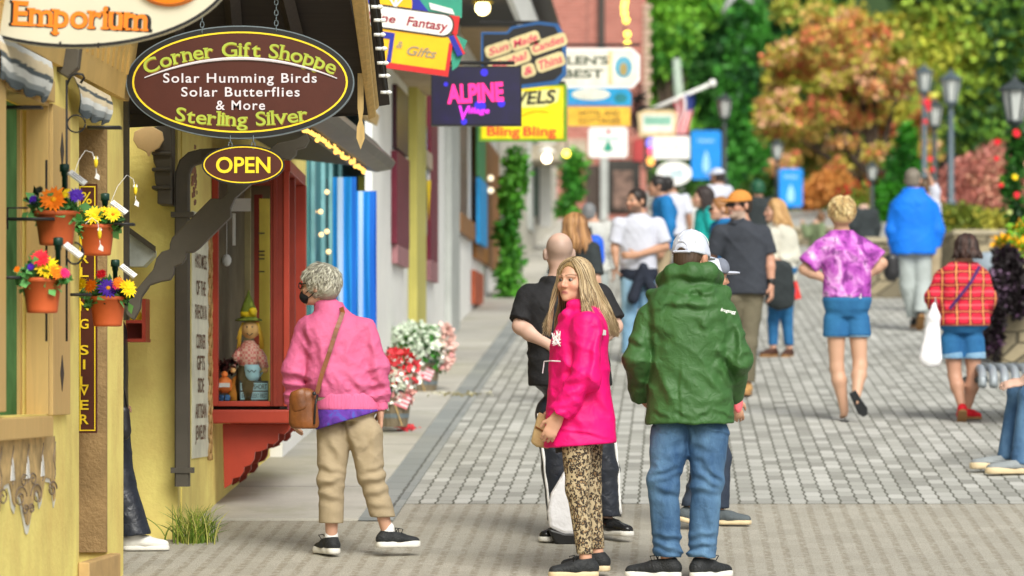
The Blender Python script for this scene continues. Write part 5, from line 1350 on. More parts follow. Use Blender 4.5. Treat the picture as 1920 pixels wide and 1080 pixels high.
# ------------------------------------------------------------------ farther houses on the left
fb = thing('porch_house', 'pale porch house beyond the ivy with dark green window frames', 'building', g(-2.4, 65, gz(65)))
b = MB(); b.sbox(53, 80, -3.0, -2.4, gz(53) - .3, 6); b.build('wall', mat('pale_wall', SRGB(204, 200, 186), .8, .1, 1.5, .2, dirt=.3), fb)
fY = lambda px: wallY(px, -2.4)
for a, c, y0, y1, m in ((988, 994, 262, 430, MAT['grey_paint']), (997, 1003, 262, 400, mat('green_frame', SRGB(44, 84, 70), .5)), (1005, 1010, 250, 420, MAT['glass_dark'])):
    b = MB(); b.sbox(fY(a), fY(c), -2.39, -2.34, zz(y1, fY(a)), zz(y0, fY(a))); b.build('window', m, fb)
b = MB(); b.cbox(1012, 280, 1034, 425, 66, .3); b.cbox(1008, 268, 1040, 282, 65.9, .5); b.build('porch_column', MAT['white_paint'], fb)
b = MB(); b.cbox(980, 270, 1100, 300, 64, 2); b.build('porch_beam', mat('porch_beam', SRGB(170, 160, 140), .8, .2), fb)
t = thing('porch_lantern', 'lit globe lantern on the white porch column', 'lamp', at(1025, 297, 60)); b = MB(); b.ball(at(1025, 297, 60), .07, 12); b.build('globe', emit('globe2', (1, .8, .55), 9), t, True)
b = MB(); b.lathe([(.01, .0), (.12, .02), (.13, .06), (.05, .12)], at(1025, 290, 60), 12); b.build('shade', MAT['white'], t, True)
t = thing('amber_lamp', 'lit amber globe hanging in the doorway under the ivy', 'lamp', at(1062, 288, 60)); b = MB(); b.ball(at(1062, 288, 60), .06, 12); b.build('globe', MAT['bulb_yellow'], t, True)
b = MB(); b.tube([at(1062, 282, 60), at(1062, 262, 60)], .012, 5); b.build('cord', MAT['cord'], t)
bb = thing('brick_building', 'red brick building with string lights at the end of the row of shops', 'building', at(1125, fy(84), 84))
br = NT('brick'); co = br.coord((1, 1, 1), (R(90), 0, 0)); bt = br.n('ShaderNodeTexBrick'); br.l(co, bt.inputs[0]); bt.inputs['Scale'].default_value = 1
for nme, v_ in (('Brick Width', .22), ('Row Height', .075), ('Mortar Size', .008)): bt.inputs[nme].default_value = v_
bt.inputs['Color1'].default_value = (*SRGB(186, 112, 98), 1); bt.inputs['Color2'].default_value = (*SRGB(164, 92, 80), 1); bt.inputs['Mortar'].default_value = (*SRGB(198, 160, 146), 1)
br.base(br.mix(br.math('MULTIPLY', br.noise(br.coord(), .8), .4), bt.outputs[0], SRGB(120, 72, 62))); br.rough(.9)
Yk = 84
b = MB(); b.cbox(1028, -60, 1212, fy(Yk) + 4, Yk, 6); b.build('wall', br.m, bb)
b = MB()
for i in range(26): b.cbox(1206, 8 + i * 12, 1222 - (i % 2) * 4, 16 + i * 12, Yk - .06, .3)
b.build('quoin', mat('quoin', SRGB(196, 170, 150), .8), bb)
b = MB(); b.cbox(1122, -60, 1134, 96, Yk - .12, .1); b.build('iron_bracket', MAT['dark_wood'], bb)
def bbox(name, x0, y0, x1, y1, m, dy=.05): b = MB(); b.cbox(x0, y0, x1, y1, Yk - dy, dy - .005); b.build(name, m, bb)
bbox('upper_window', 1030, 260, 1100, 300, mat('stone_band', SRGB(170, 150, 132), .8, .2)); bbox('shop_window', 1140, 300, 1200, 400, MAT['glass_dark']); bbox('door', 1098, 310, 1124, 412, mat('door_dark', SRGB(70, 58, 50), .6))
bbox('column', 1126, 296, 1140, 414, MAT['grey_paint'], .2); bbox('red_panel', 1188, 262, 1212, 302, mat('red_panel', SRGB(170, 60, 60), .6), .1); bbox('display', 1150, 320, 1186, 392, mat('display', SRGB(120, 96, 84), .5, .6, 5), .09)
t = thing('dark_wreath', 'dark hanging wreath at the corner of the brick building', 'wreath', at(1196, 240, 82)); link_mesh('foliage', leafcloud('foliage', 500, [(*at(1198, 190, 82), .16, .1, .35), (*at(1194, 225, 82), .2, .1, .3)], .09, [(.01, .012, .01), (.03, .02, .02), (.02, .03, .02)], 5, .8), MAT['leaf'], t)
sl = thing('facade_lights', 'long string of lit yellow bulbs down the red brick facade', 'string lights', at(1172, 96, 80))
b = MB(); b.tube([at(1172, -20, 80), at(1171, 40, 80), at(1174, 95, 80)], .012, 5); b.tube([at(1100, 96, 80), at(1102, -20, 80)], .008, 5); b.build('cord', MAT['cord'], sl)
m = MB(); m.ball((0, 0, 0), .062, 10); me = m.mesh('bulb'); me.materials.append(MAT['bulb_yellow']); me.shade_smooth()
for px, py in ((1172, 4), (1170, 14), (1171, 26), (1174, 38), (1176, 64), (1176, 82)): o = bpy.data.objects.new('bulb', me); COL.objects.link(o); o.parent = sl; o.location = Vector(at(px, py, 79.9)) - sl.location
sl = thing('eave_lights', 'short string of lit yellow bulbs hanging at the eave beside the dark gable', 'string lights', at(1000, 12, 60))
b = MB(); b.tube([at(1002, -12, 60), at(1001, 12, 60)], .010, 5); b.build('cord', MAT['cord'], sl)
for px, py in ((1002, 0), (1000, 12)): o = bpy.data.objects.new('bulb', me); COL.objects.link(o); o.parent = sl; o.location = Vector(at(px, py, 60)) - sl.location; o.scale = (.8,) * 3
t = thing('dark_gable', 'dark timber gable edge between the beige soffit and the brick building', 'roof', at(1015, 60, 56)); b = MB(); b.hexa([at(992, 70, 56), at(1034, 40, 56), at(1034, 40, 58), at(992, 70, 58), at(1004, -40, 56), at(1036, -40, 56), at(1036, -40, 58), at(1004, -40, 58)]); b.build('timber', MAT['dark_wood'], t)
# ------------------------------------------------------------------ hanging signs
MAT['cream'] = mat('cream', SRGB(208, 204, 182), .45, .03, 3, 0)
MAT['sign_brown2'] = mat('sign_brown2', SRGB(76, 34, 22), .38, .07, 4, .1, 40)
MAT['orange'] = mat('orange', SRGB(240, 130, 30), .4, .05, 8, 0)
MAT['black'] = mat('black', (.012, .012, .012), .4, .1, 6, 0)
MAT['lime'] = mat('lime', SRGB(168, 184, 66), .4, .06, 8, 0)
MAT['letter_shadow'] = mat('letter_shadow', SRGB(150, 120, 30), .5, .06, 8, 0)
MAT['pale'] = mat('pale', SRGB(214, 208, 214), .4, .03, 8, 0)
def ring_(t, a0, a1, O, mt, pr, name='border'):
    b = MB(); b.ring(ell(*a0), ell(*a1), np.array(O) + np.array((0, -pr, 0)), UX, UZ, NY, .003); return b.build(name, mt, t)
# the cream oval, cut by the top edge of the photo
Y = 16.35; m = Y / F; O = at(140, -62, Y); a, b_ = 300 * m, 152 * m
em = thing('oval_shop_sign', 'big cream oval sign with orange serif lettering, cut by the top left corner', 'sign', O)
b = MB(); b.prism(ell(a, b_), O, UX, UZ, NY, .05); b.build('board', MAT['cream'], em, bevel=.006)
ring_(em, (a - .002, b_ - .002), (a - .016, b_ - .016), O, MAT['black'], .004)
def straight(x0, y0, ang=0.): return lambda s_: (x0 + s_ * math.cos(ang), y0 + s_ * math.sin(ang), ang)
cx, cy = (148 - 140) * m, (-62 - 52) * m
b = MB(); arc_text(b, 'Emporium', 45 * m, straight(cx + .002, cy - .002, -.045), O, UX, UZ, NY, .002, .022, .25, grow=.012); b.build('lettering_edge', MAT['black'], em)
b = MB(); arc_text(b, 'Emporium', 45 * m, straight(cx, cy, -.045), O, UX, UZ, NY, .0045, .022, .25); b.build('lettering', MAT['orange'], em)
b = MB(); b.tube([O + np.array(((318 - 140) * m + .13 * math.cos(t_), -.004, (-62 + 24) * m * 1 + .05 + .10 * math.sin(t_) - .0)) for t_ in np.linspace(math.pi * 1.05, math.pi * 1.95, 14)], .035, 6); b.build('lettering', MAT['orange'], em)
b = MB()
for px, py in ((113, 84), (184, 86)): b.tube([at(px, py + 4, Y - .01), at(px, py - 6, Y - .01)], .005, 5)
b.build('hook', MAT['black_metal'], em)
# the brown oval with gift shop lettering
Y = 20.05; m = Y / F; O = at(450, 154, Y); a, b_ = 213 * m, 105 * m
gs = thing('oval_shop_sign', 'big brown oval sign with arched green lettering and a white swoosh hanging from the eave', 'sign', O)
b = MB(); b.prism(ell(a, b_, 96), O, UX, UZ, NY, .05); b.build('board', MAT['sign_brown2'], gs, bevel=.006)
b = MB(); b.ring(ell(a + .003, b_ + .003, 96), ell(a - .003, b_ - .003, 96), O + np.array((0, .0, 0)), UX, UZ, NY, .056); b.build('rim', MAT['grey_metal'], gs)
ring_(gs, (a - .003, b_ - .003), (a - .030, b_ - .028), O, MAT['black'], .002); ring_(gs, (a - .030, b_ - .028), (a - .040, b_ - .037), O, MAT['sign_yellow'], .003)
def arc(cx_, cyc, rx, ry, a0, sgn=1):
    # travel along an ellipse about its top (sgn 1) or bottom (-1)
    def f(s_):
        th = a0; n = 24
        for _ in range(n): th += (s_ / n) / math.hypot(rx * math.cos(th), ry * math.sin(th))
        return (cx_ + rx * math.sin(th), cyc + sgn * ry * math.cos(th), math.atan2(-sgn * ry * math.sin(th), rx * math.cos(th)))
    return f
for gcol, pr, gr, dx in (('letter_shadow', .002, .016, .003), ('lime', .0045, 0., 0)):
    b = MB(); arc_text(b, 'Corner Gift Shoppe', 27 * m, arc(dx, -32 * m - dx, 212 * m, 80 * m, -.004), O, UX, UZ, NY, pr, .010, .55, grow=gr, fit=360 * m)
    arc_text(b, 'Sterling Silver', 26 * m, arc(2 * m + dx, 58 * m - dx, 330 * m, 140 * m, -.0, -1), O, UX, UZ, NY, pr, .010, .55, grow=gr, fit=250 * m); b.build('lettering', MAT[gcol], gs)
b = MB(); b.tube([O + np.array((x * m, -.004, (30 - (x / 179) ** 2 * 36 + 14) * m)) for x in np.linspace(-179, 182, 40)], [.003 + .006 * math.sin(math.pi * i / 39) for i in range(40)], 6); b.build('swoosh', MAT['pale'], gs)
b = MB()
for tx, x, py, w_ in (('Solar Humming Birds', 450, 146, 288), ('Solar Butterflies', 451, 172, 222), ('& More', 451, 197, 92)):
    put_text(b, tx, (x - 450) * m, (154 - py) * m, 17.5 * m, O, UX, UZ, NY, .003, .012, width=w_ * m, spacing=1.15)
b.build('lettering', MAT['pale'], gs)
def chain(t, px, py0, py1, Y):
    b = MB(); n = max(2, int((py1 - py0) / 9)); m = Y / F
    for i in range(n):
        c = at(px, py0 + (py1 - py0) * (i + .5) / n, Y); h = (py1 - py0) / n * m * .62
        pts = [c + np.array((.010 * math.cos(t_) * (i % 2), .010 * math.cos(t_) * (1 - i % 2), h * math.sin(t_))) for t_ in np.linspace(0, 6.283, 9)]
        b.tube(pts, .0028, 4)
    b.build('chain', MAT['grey_metal'], t)
chain(gs, 379, 30, 62, Y); chain(gs, 518, -30, 58, Y)
Y = 20.05; O = at(456, 309, Y); a, b_ = 77 * m, 37 * m
op = thing('open_sign', 'small brown oval sign with yellow letters OPEN hanging below the big brown oval', 'sign', O)
b = MB(); b.prism(ell(a, b_), O, UX, UZ, NY, .04); b.build('board', MAT['sign_brown2'], op, bevel=.005)
ring_(op, (a + .002, b_ + .002), (a - .006, b_ - .006), O, MAT['black'], .002); ring_(op, (a - .007, b_ - .007), (a - .013, b_ - .013), O, MAT['sign_yellow'], .003)
b = MB(); put_text(b, 'OPEN', 0, 0, 29 * m, O, UX, UZ, NY, .003, .022, width=102 * m); b.build('lettering', MAT['sign_yellow'], op)
chain(op, 432, 255, 278, Y); chain(op, 475, 255, 278, Y)

def sframe(px, py, Y, rot=0.):
    O = at(px, py, Y); c, s_ = math.cos(rot), math.sin(rot); return O, np.array((c, 0, s_)), np.array((-s_, 0, c))
def poly_px(pts, cx, cy, m): return [((x - cx) * m, (cy - y) * m) for x, y in pts]
class Sign:
    """a flat sign whose parts are given in photo pixels about its centre"""
    def __init__(s, name, label, px, py, Y, rot=0., cat='sign'):
        s.O, s.u, s.v = sframe(px, py, Y, rot); s.px, s.py, s.m = px, py, Y / F; s.t = thing(name, label, cat, s.O); s.Y = Y
    def poly(s, name, pts, m, pr=0., dep=.03):
        b = MB(); b.prism(poly_px(pts, s.px, s.py, s.m)[::-1] if s.area(pts) > 0 else poly_px(pts, s.px, s.py, s.m), s.O + np.array((0, -pr, 0)), s.u, s.v, NY, dep); return b.build(name, m, s.t)
    @staticmethod
    def area(p): return sum(p[i][0] * p[(i + 1) % len(p)][1] - p[(i + 1) % len(p)][0] * p[i][1] for i in range(len(p)))
    def rect(s, name, x0, y0, x1, y1, m, pr=0., dep=.03): return s.poly(name, [(x0, y0), (x0, y1), (x1, y1), (x1, y0)], m, pr, dep)
    def text(s, rows, m, pr=.004, name='lettering', bold=.02, shear=0., rot=0.):
        b = MB()
        for tx, x, y, h, w_ in rows: put_text(b, tx, (x - s.px) * s.m, (s.py - y) * s.m, h * s.m, s.O, s.u, s.v, NY, pr, bold, shear, width=w_ * s.m, rot=rot)
        return b.build(name, m, s.t)
    def disc(s, name, x, y, rx, ry, m, pr=.004): return s.poly(name, [(x + rx * math.cos(t_), y + ry * math.sin(t_)) for t_ in np.linspace(0, 6.283, 28)[:-1]], m, pr, .003)
    def arm(s, x0, y0, x1, y1, r=.015): 
        b = MB(); b.tube([at(x0, y0, s.Y + .03), at(x1, y1, s.Y + .03)], r, 6); b.build('bracket', MAT['black_metal'], s.t)
rnd = lambda x0, y0, x1, y1, r: [(x + r * math.cos(t_), y + r * math.sin(t_)) for x, y, a0 in ((x1 - r, y0 + r, -math.pi / 2), (x1 - r, y1 - r, 0), (x0 + r, y1 - r, math.pi / 2), (x0 + r, y0 + r, math.pi)) for t_ in np.linspace(a0, a0 + math.pi / 2, 6)]
RB, OR2, RD, GN = mat('sign_blue', SRGB(34, 44, 156), .45, .05), mat('sign_orange', SRGB(252, 186, 20), .45, .05), mat('sign_red', SRGB(206, 40, 40), .45, .05), mat('sign_green', SRGB(50, 150, 124), .5, .08)
# fairy-tale house sign
h = Sign('house_shaped_sign', 'house shaped sign with a white name board over an orange wall and blue door', 768, 68, 26.5, -.14)
h.rect('wall', 668, 60, 848, 128, OR2, 0, .04); h.rect('base', 668, 122, 850, 133, RD, .003, .04); h.rect('wall_edge', 843, 70, 850, 133, RD, .002, .04)
h.poly('gable', [(668, 20), (732, -46), (800, 20)], RB, -.005, .04); h.poly('gable_window', [(768 + 32 * math.cos(t_) - 35, 16 - 42 * math.sin(t_)) for t_ in np.linspace(0, math.pi, 14)], OR2, .003, .01)
h.poly('gable_bars', [(731, 17), (701, -20), (705, -22), (735, 17)], MAT['white'], .008, .004); h.poly('gable_bars', [(731, 17), (757, -22), (761, -20), (736, 17)], MAT['white'], .009, .004); h.poly('gable_bars', [(731, 17), (731, -30), (736, -30), (736, 17)], MAT['white'], .010, .004)
h.poly('tree', [(782, 20), (770, -30), (850, -60), (860, 20)], GN, -.02, .03); h.poly('roof_edge', [(840, 58), (850, 55), (872, 88), (862, 93)], RB, .006, .03); h.poly('roof_trim', [(848, 55), (853, 52), (876, 86), (871, 88)], RD, .004, .03)
h.rect('chimney', 836, 18, 856, 52, RD, -.008, .03); h.poly('tree', [(846, 50), (876, 60), (866, 110), (856, 120), (848, 80)], GN, -.025, .03); h.poly('snow', [(795, 0), (840, 6), (846, 16), (800, 12)], MAT['white'], -.012, .02)
h.poly('name_board', rnd(660, 20, 845, 58, 18), MAT['white'], .010, .02); h.poly('name_rim', rnd(657, 17, 848, 61, 20), MAT['dark_wood'], .006, .02)
h.text([('Alpine', 700, 40, 15, 76), ('Fantasy', 798, 40, 17, 78)], mat('gothic_red', SRGB(150, 30, 50), .5), .013, shear=.15)
h.poly('door', [(706, 66), (740, 66), (740, 122), (732, 122), (732, 78), (714, 78), (714, 122), (706, 122)], RB, .006, .01)
h.text([('&', 752, 86, 13, 12), ('Gifts', 795, 94, 17, 56)], mat('grey_script', SRGB(150, 140, 110), .5), .005, shear=.3); h.arm(690, -20, 860, -20)
# LED screen
l = Sign('video_screen', 'dark blue video screen glowing with magenta letters', 893, 180, 29, 0, 'screen')
l.rect('casing', 808, 124, 978, 236, MAT['black'], 0, .08)
scr = NT('screen'); co = scr.coord((2.5, 2.5, 2.5)); n_ = scr.noise(co, 1.6, 3); cc = scr.ramp(n_, [(.3, (.006, .003, .05)), (.55, (.012, .004, .10)), (.75, (.03, .006, .22))]); scr.base((.01, .01, .02)); scr.l(cc, scr.b.inputs['Emission Color']); scr.b.inputs['Emission Strength'].default_value = .3; scr.rough(.3)
l.rect('display', 811, 127, 975, 233, scr.m, .003, .01)
l.text([('ALPINE', 891, 174, 33, 106)], emit('magenta', (1, .02, .26), .6), .006, bold=.045, rot=.05); l.text([('V', 871, 211, 26, 22), ('illage', 898, 207, 11, 40)], emit('violet', (.75, .02, .75), .5), .006, 'lettering', .02, .15)
for x, y, r in ((908, 136, 7), (900, 199, 11), (940, 194, 7), (870, 228, 6), (836, 158, 4)): l.disc('glow_spot', x, y, r, r, emit('deep_blue', (.02, .01, .55), .5), .005)
l.arm(820, 118, 965, 118)
# black script sign with stepped outline
k = Sign('script_sign', 'black sign with blue edge and three slanted rows of pink script letters', 980, 105, 33)
k.poly('board', [(902, 60), (950, 60), (958, 50), (1010, 40), (1046, 44), (1062, 70), (1062, 140), (1046, 158), (980, 166), (902, 166)], mat('edge_blue', SRGB(30, 84, 140), .5), 0, .04)
k.poly('face', [(906, 64), (952, 64), (962, 54), (1008, 46), (1040, 50), (1054, 74), (1054, 136), (1040, 150), (980, 158), (906, 158)], MAT['black'], .004, .01)
cr, pk = mat('script_cream', SRGB(206, 190, 140), .5), mat('script_pink', SRGB(206, 60, 90), .5)
for tx, x, y, h_, w_ in (('Sun', 934, 92, 13, 40), ('Made', 984, 76, 14, 48), ('Herbal', 955, 114, 14, 72), ('Candies', 1028, 82, 14, 62), ('&', 990, 132, 14, 18), ('Thins', 1032, 116, 16, 46)):
    k.poly('letter_plate', rnd(x - w_ / 2 - 5, y - h_ / 2 - 5, x + w_ / 2 + 5, y + h_ / 2 + 6, 8), cr, .006, .006) if False else None
    b = MB(); pts = rnd(-w_ / 2 - 5, -h_ / 2 - 5, w_ / 2 + 5, h_ / 2 + 6, 8); c_, s_ = math.cos(.33), math.sin(.33)
    b.prism([((px_ * c_ + py_ * s_ + x - k.px) * k.m, (k.py - y - py_ * c_ + px_ * s_) * k.m) for px_, py_ in pts][::-1], k.O + np.array((0, -.007, 0)), k.u, k.v, NY, .005); b.build('letter_plate', cr, k.t)
    k.text([(tx, x, y, h_, w_)], pk, .009, 'lettering', .02, .3, .33)
k.arm(900, 42, 1010, 42)
# yellow jewellery sign
j = Sign('yellow_sign', 'yellow sign with green rim, slanted black lettering above and red lettering below', 980, 212, 36)
j.rect('board', 898, 158, 1063, 265, mat('rim_green', SRGB(110, 150, 30), .5), 0, .05); j.rect('face', 903, 162, 1056, 260, mat('sun_yellow', SRGB(255, 218, 0), .45), .004, .01)
j.poly('banner', [(905, 178), (1050, 166), (1046, 190), (1020, 200), (905, 204)], mat('pale_yellow', SRGB(240, 228, 150), .5), .006, .004); j.text([('JEWELS', 978, 184, 24, 130)], MAT['black'], .009, bold=.03, shear=.2, rot=.06)
j.text([('Bling', 944, 246, 17, 62), ('Bling', 1012, 246, 17, 62)], mat('bling_red', SRGB(226, 70, 40), .5), .006, bold=.03)
b = MB(); b.tube([j.O + np.array((x * j.m, -.008, (-4 + 8 * math.sin(x * .05)) * j.m)) for x in np.linspace(-60, 50, 30)], .006, 5); b.build('flourish', mat('gold', SRGB(220, 176, 30), .5), j.t); j.arm(900, 155, 1060, 155)
# cream sign with emblem
e = Sign('cream_sign', 'cream sign with two rows of dark letters and a blue round emblem', 1110, 128, 44)
e.poly('board', [(990, 90), (1185, 90), (1200, 104), (1200, 150), (1186, 165), (990, 165)], MAT['white'], 0, .05); e.poly('face', [(994, 94), (1183, 94), (1196, 106), (1196, 148), (1184, 160), (994, 160)], mat('cream_face', SRGB(226, 222, 206), .5), .004, .01)
e.text([("HELEN'S", 1082, 113, 15, 118), ('BEST', 1094, 138, 15, 76)], mat('dark_green', SRGB(60, 74, 56), .5), .007, bold=.03); e.rect('stripe', 1140, 96, 1148, 158, mat('peach', SRGB(232, 200, 150), .5), .006, .004)
e.disc('emblem', 1169, 126, 16, 20, mat('emblem_blue', SRGB(90, 160, 186), .5), .006); e.disc('emblem_figure', 1169, 130, 7, 12, mat('emblem_tan', SRGB(170, 150, 90), .5), .009); e.arm(1040, 84, 1200, 84)
# blue and amber sign
q = Sign('two_tone_sign', 'blue sign over an amber panel with faint dark letters, above the small white tree sign', 1124, 200, 46)
q.poly('upper_board', [(1064, 164), (1176, 164), (1184, 176), (1184, 198), (1064, 198)], mat('sky_blue', SRGB(30, 150, 200), .5), 0, .05); q.disc('cloud', 1108, 177, 36, 11, mat('cloud', SRGB(214, 214, 200), .5), .004); q.disc('emblem', 1164, 184, 12, 9, mat('sea_green', SRGB(30, 120, 130), .5), .004); q.rect('band', 1066, 191, 1150, 196, mat('mid_blue', SRGB(70, 140, 210), .5), .004, .004)
q.rect('lower_board', 1065, 201, 1182, 236, mat('amber', SRGB(244, 184, 60), .5), .002, .05); q.text([('HOTEL AND', 1124, 212, 10, 76), ('COTTAGES', 1124, 226, 10, 78)], mat('ochre_dark', SRGB(130, 96, 40), .5), .006, bold=.02); q.arm(1064, 160, 1184, 160)
d_ = Sign('small_white_sign', 'small white hanging sign with a green tree below the blue and amber sign', 1140, 267, 52)
d_.poly('board', rnd(1103, 238, 1177, 296, 8), MAT['white'], 0, .04); d_.poly('tree', [(1140, 262), (1150, 282), (1143, 282), (1140, 288), (1137, 282), (1130, 282)], GN, .004, .004); d_.poly('tree', [(1136, 244), (1146, 244), (1141, 252)], RD, .004, .004); d_.rect('tree', 1120, 258, 1162, 262, mat('mint', SRGB(170, 214, 200), .5), .004, .004); d_.arm(1103, 234, 1177, 234)
z = Sign('beige_sign', 'beige framed sign with a green title panel, above the plain white hanging sign', 1233, 232, 60)
z.poly('board', [(1195, 212), (1210, 206), (1258, 206), (1270, 212), (1266, 256), (1199, 256)], mat('beige_frame', SRGB(206, 184, 140), .6), 0, .05); z.rect('face', 1204, 214, 1262, 248, mat('pale_face', SRGB(214, 216, 206), .6), .004, .01); z.rect('title', 1208, 219, 1258, 234, mat('title_green', SRGB(130, 180, 160), .6), .006, .004); z.arm(1195, 203, 1270, 203)
z = Sign('white_board', 'plain white hanging sign between the beige framed sign and the white oval', 1259, 277, 62); z.rect('board', 1225, 256, 1293, 298, MAT['white'], 0, .05); z.text([('GALLERY', 1259, 276, 12, 46)], mat('faint_grey', SRGB(206, 206, 204), .6), .004); z.arm(1225, 252, 1293, 252)
z = Sign('white_oval_sign', 'white oval sign with faint blue lettering, lowest of the far hanging signs', 1264, 325, 64); z.disc('board', 1264, 325, 33, 23, MAT['white'], .0); z.poly('backing', [(1264 + 33 * math.cos(t_), 325 + 23 * math.sin(t_)) for t_ in np.linspace(0, 6.283, 40)[:-1]], MAT['white'], -.004, .04); z.text([('CAFE', 1264, 326, 15, 34)], mat('faint_blue', SRGB(150, 190, 206), .6), .008); z.arm(1240, 300, 1290, 300)
z = Sign('neon_sign', 'small glowing window sign in blue, red and orange at the end of the shop row', 1220, 286, 70); z.rect('panel', 1207, 256, 1236, 316, MAT['dark_wood'], 0, .05)
for y_, r_, c_ in ((268, 10, (.25, .2, .9)), (284, 8, (.9, .08, .15)), (302, 9, (1., .42, .08))): z.disc('tube', 1220, y_, r_ * .8, r_, emit('neon' + str(y_), c_, .9), .004)
# flag on a slanted pole
Y = 66; fl = thing('flag', 'red, white and blue striped flag drooping from a slanted white pole', 'flag', at(1222, 206, Y))
b = MB(); b.tube([at(1215, 208, Y), at(1334, 157, Y)], .035, 8); b.ball(at(1336, 156, Y), .07, 8); b.build('pole', MAT['white_paint'], fl, True)
V = []; C = []; nx, nz = 14, 20
for i in range(nz + 1):
    for jx in range(nx + 1):
        u, v = jx / nx, i / nz; x = 1263 + 34 * u + 6 * math.sin(v * 4 + u) - (1 - u) * 2; y = 186 - 14 * u + (68 + 20 * u) * v
        a_ = at(x, y, Y); V.append(a_ + np.array((0, .12 * math.sin(u * 9 + v * 2), 0)))
        C.append(SRGB(60, 76, 140) if (u > .55 and v < .36) else (SRGB(226, 110, 120) if int(u * 7) % 2 == 0 else SRGB(236, 226, 226)))
V2 = [p_ + np.array((0, .015, 0)) for p_ in V]; N = len(V); Q = []
for i in range(nz):
    for jx in range(nx): a_ = i * (nx + 1) + jx; Q += [(a_, a_ + 1, a_ + nx + 2, a_ + nx + 1)[::-1], tuple(N + x for x in (a_, a_ + 1, a_ + nx + 2, a_ + nx + 1))]
link_mesh('cloth', arr_mesh('cloth', V + V2, Q, C + C), mat('flag_cloth', attr=True, rough=.8, bump=0), fl, True)

# ------------------------------------------------------------------ lamp posts
def lamp(label, px, ytop, Y, ybase, wpx, mt, sleeve=None, z0=None):
    m = Y / F; W = wpx * m / 2; t = thing('lamp_post', label, 'lamp post', at(px, ybase, Y), 'lamp posts along the street')
    H = wpx * m * 1.55; top = at(px, ytop, Y); z = top[2]; c = np.array((top[0], Y, 0))
    hex_ = lambda prof, name, mt_, par=t, n=6, sm=False: (lambda b: (b.lathe(prof, c, n), b.build(name, mt_, par, sm))[1])(MB())
    rt = z - .28 * H                                                  # roof underside
    hd = hex_([(W * .08, z), (W * .05, z - .02), (W * .14, z - .08 * H), (W * .2, z - .10 * H), (W * .3, z - .14 * H), (W * .55, z - .19 * H), (W * .85, z - .25 * H), (W, rt), (W, rt - .04 * H), (W * .8, rt - .045 * H)][::-1], 'lantern_roof', mt, n=8)
    hex_([(W * .46, rt - .62 * H), (W * .80, rt - .046 * H)], 'lantern_glass', MAT['milk_glass'], hd)
    b = MB()
    for k_ in range(6):
        a_ = math.pi / 3 * k_; d = np.array((math.cos(a_), math.sin(a_), 0)); b.tube([c + d * W * .475 + (0, 0, rt - .62 * H), c + d * W * .825 + (0, 0, rt - .045 * H)], W * .075, 5)
    b.build('lantern_frame', mt, hd)
    hex_([(W * .12, rt - .86 * H), (W * .2, rt - .80 * H), (W * .3, rt - .72 * H), (W * .55, rt - .66 * H), (W * .56, rt - .615 * H)], 'lantern_base', mt, hd, 12, True)
    zb_ = at(px, ybase, Y)[2]; zc = zb_ + (rt - zb_) * .28
    hex_([(W * .62, zb_ - .1), (W * .62, zb_ + .12), (W * .42, zb_ + .2), (W * .38, zc - .05), (W * .46, zc - .04), (W * .48, zc + .06), (W * .30, zc + .10), (W * .24, rt - .9 * H), (W * .2, rt - .84 * H)], 'post', mt, t, 14, True)
    return t
LG_, LB_ = mat('lamp_grey', SRGB(84, 98, 106), .45, .08, 3, .1, metal=.2), MAT['lamp_black']
la = lamp('right edge lamp post wrapped in flowering garland, cut by the photo edge', 1903, 140, 47, fy(47), 62, LB_)
lamp('tall grey lamp post standing behind the woman in the plaid shirt', 1783, 128, 64, fy(64), 45, LG_)
lamp('tallest lamp post, behind the man in the blue hooded jacket', 1733, 118, 78, fy(78), 37, LG_)
lamp('shorter dark lamp post between the two tall grey ones, with red flowers', 1752, 182, 76, fy(76), 38, LB_)
lamp('distant dark lamp post carrying the larger blue banner', 1358, 172, 88, fy(88), 34, LB_)
lamp('farthest dim lamp post carrying the smaller blue banner', 1457, 258, 84, fy(84), 28, LB_)
lamp('small dark lamp post with a pale collar behind the seated bald man', 1635, 300, 70, fy(70), 26, LB_)
gr = thing('flower_garland', 'green garland with red and yellow flowers wound round the right edge lamp post', 'garland', at(1903, 420, 46.8))
bl = [(*at(1903 + 6 * math.sin(y_ * .05), y_, 46.9), .13, .13, .14) for y_ in range(255, 470, 14)]
link_mesh('foliage', leafcloud('foliage', 1300, bl, .09, [SRGB(24, 56, 24), SRGB(44, 96, 30), SRGB(90, 140, 40)], 4, .8), MAT['leaf'], gr)
b = MB()
rr = random.Random(2)
for x, y_, r_, c_ in ((1906, 250, 11, FR), (1907, 366, 9, FR), (1870, 266, 9, FR), (1869, 297, 7, FR), (1877, 347, 7, FR), (1903, 332, 8, FY), (1893, 398, 7, SRGB(190, 200, 120))): b = MB(); gerbera(b, at(x, y_, 46.6), (rr.uniform(-.4, .4), -1, .3), r_ * 47 / F * .85, c_, c_, rr); b.build('flower', MAT['petal'], gr, True, True)
bw = thing('flower_bow', 'red flowers tied to the top of the shorter dark lamp post', 'flowers', at(1740, 190, 75))
b = MB()
for x, y_, r_ in ((1738, 192, 10), (1741, 204, 7), (1744, 298, 7), (1748, 318, 6), (1735, 228, 6)): b = MB(); gerbera(b, at(x, y_, 75.6), (rr.uniform(-.4, .4), -1, .3), r_ * 75 / F * .9, FR, FR, rr); b.build('flower', MAT['petal'], bw, True, True)
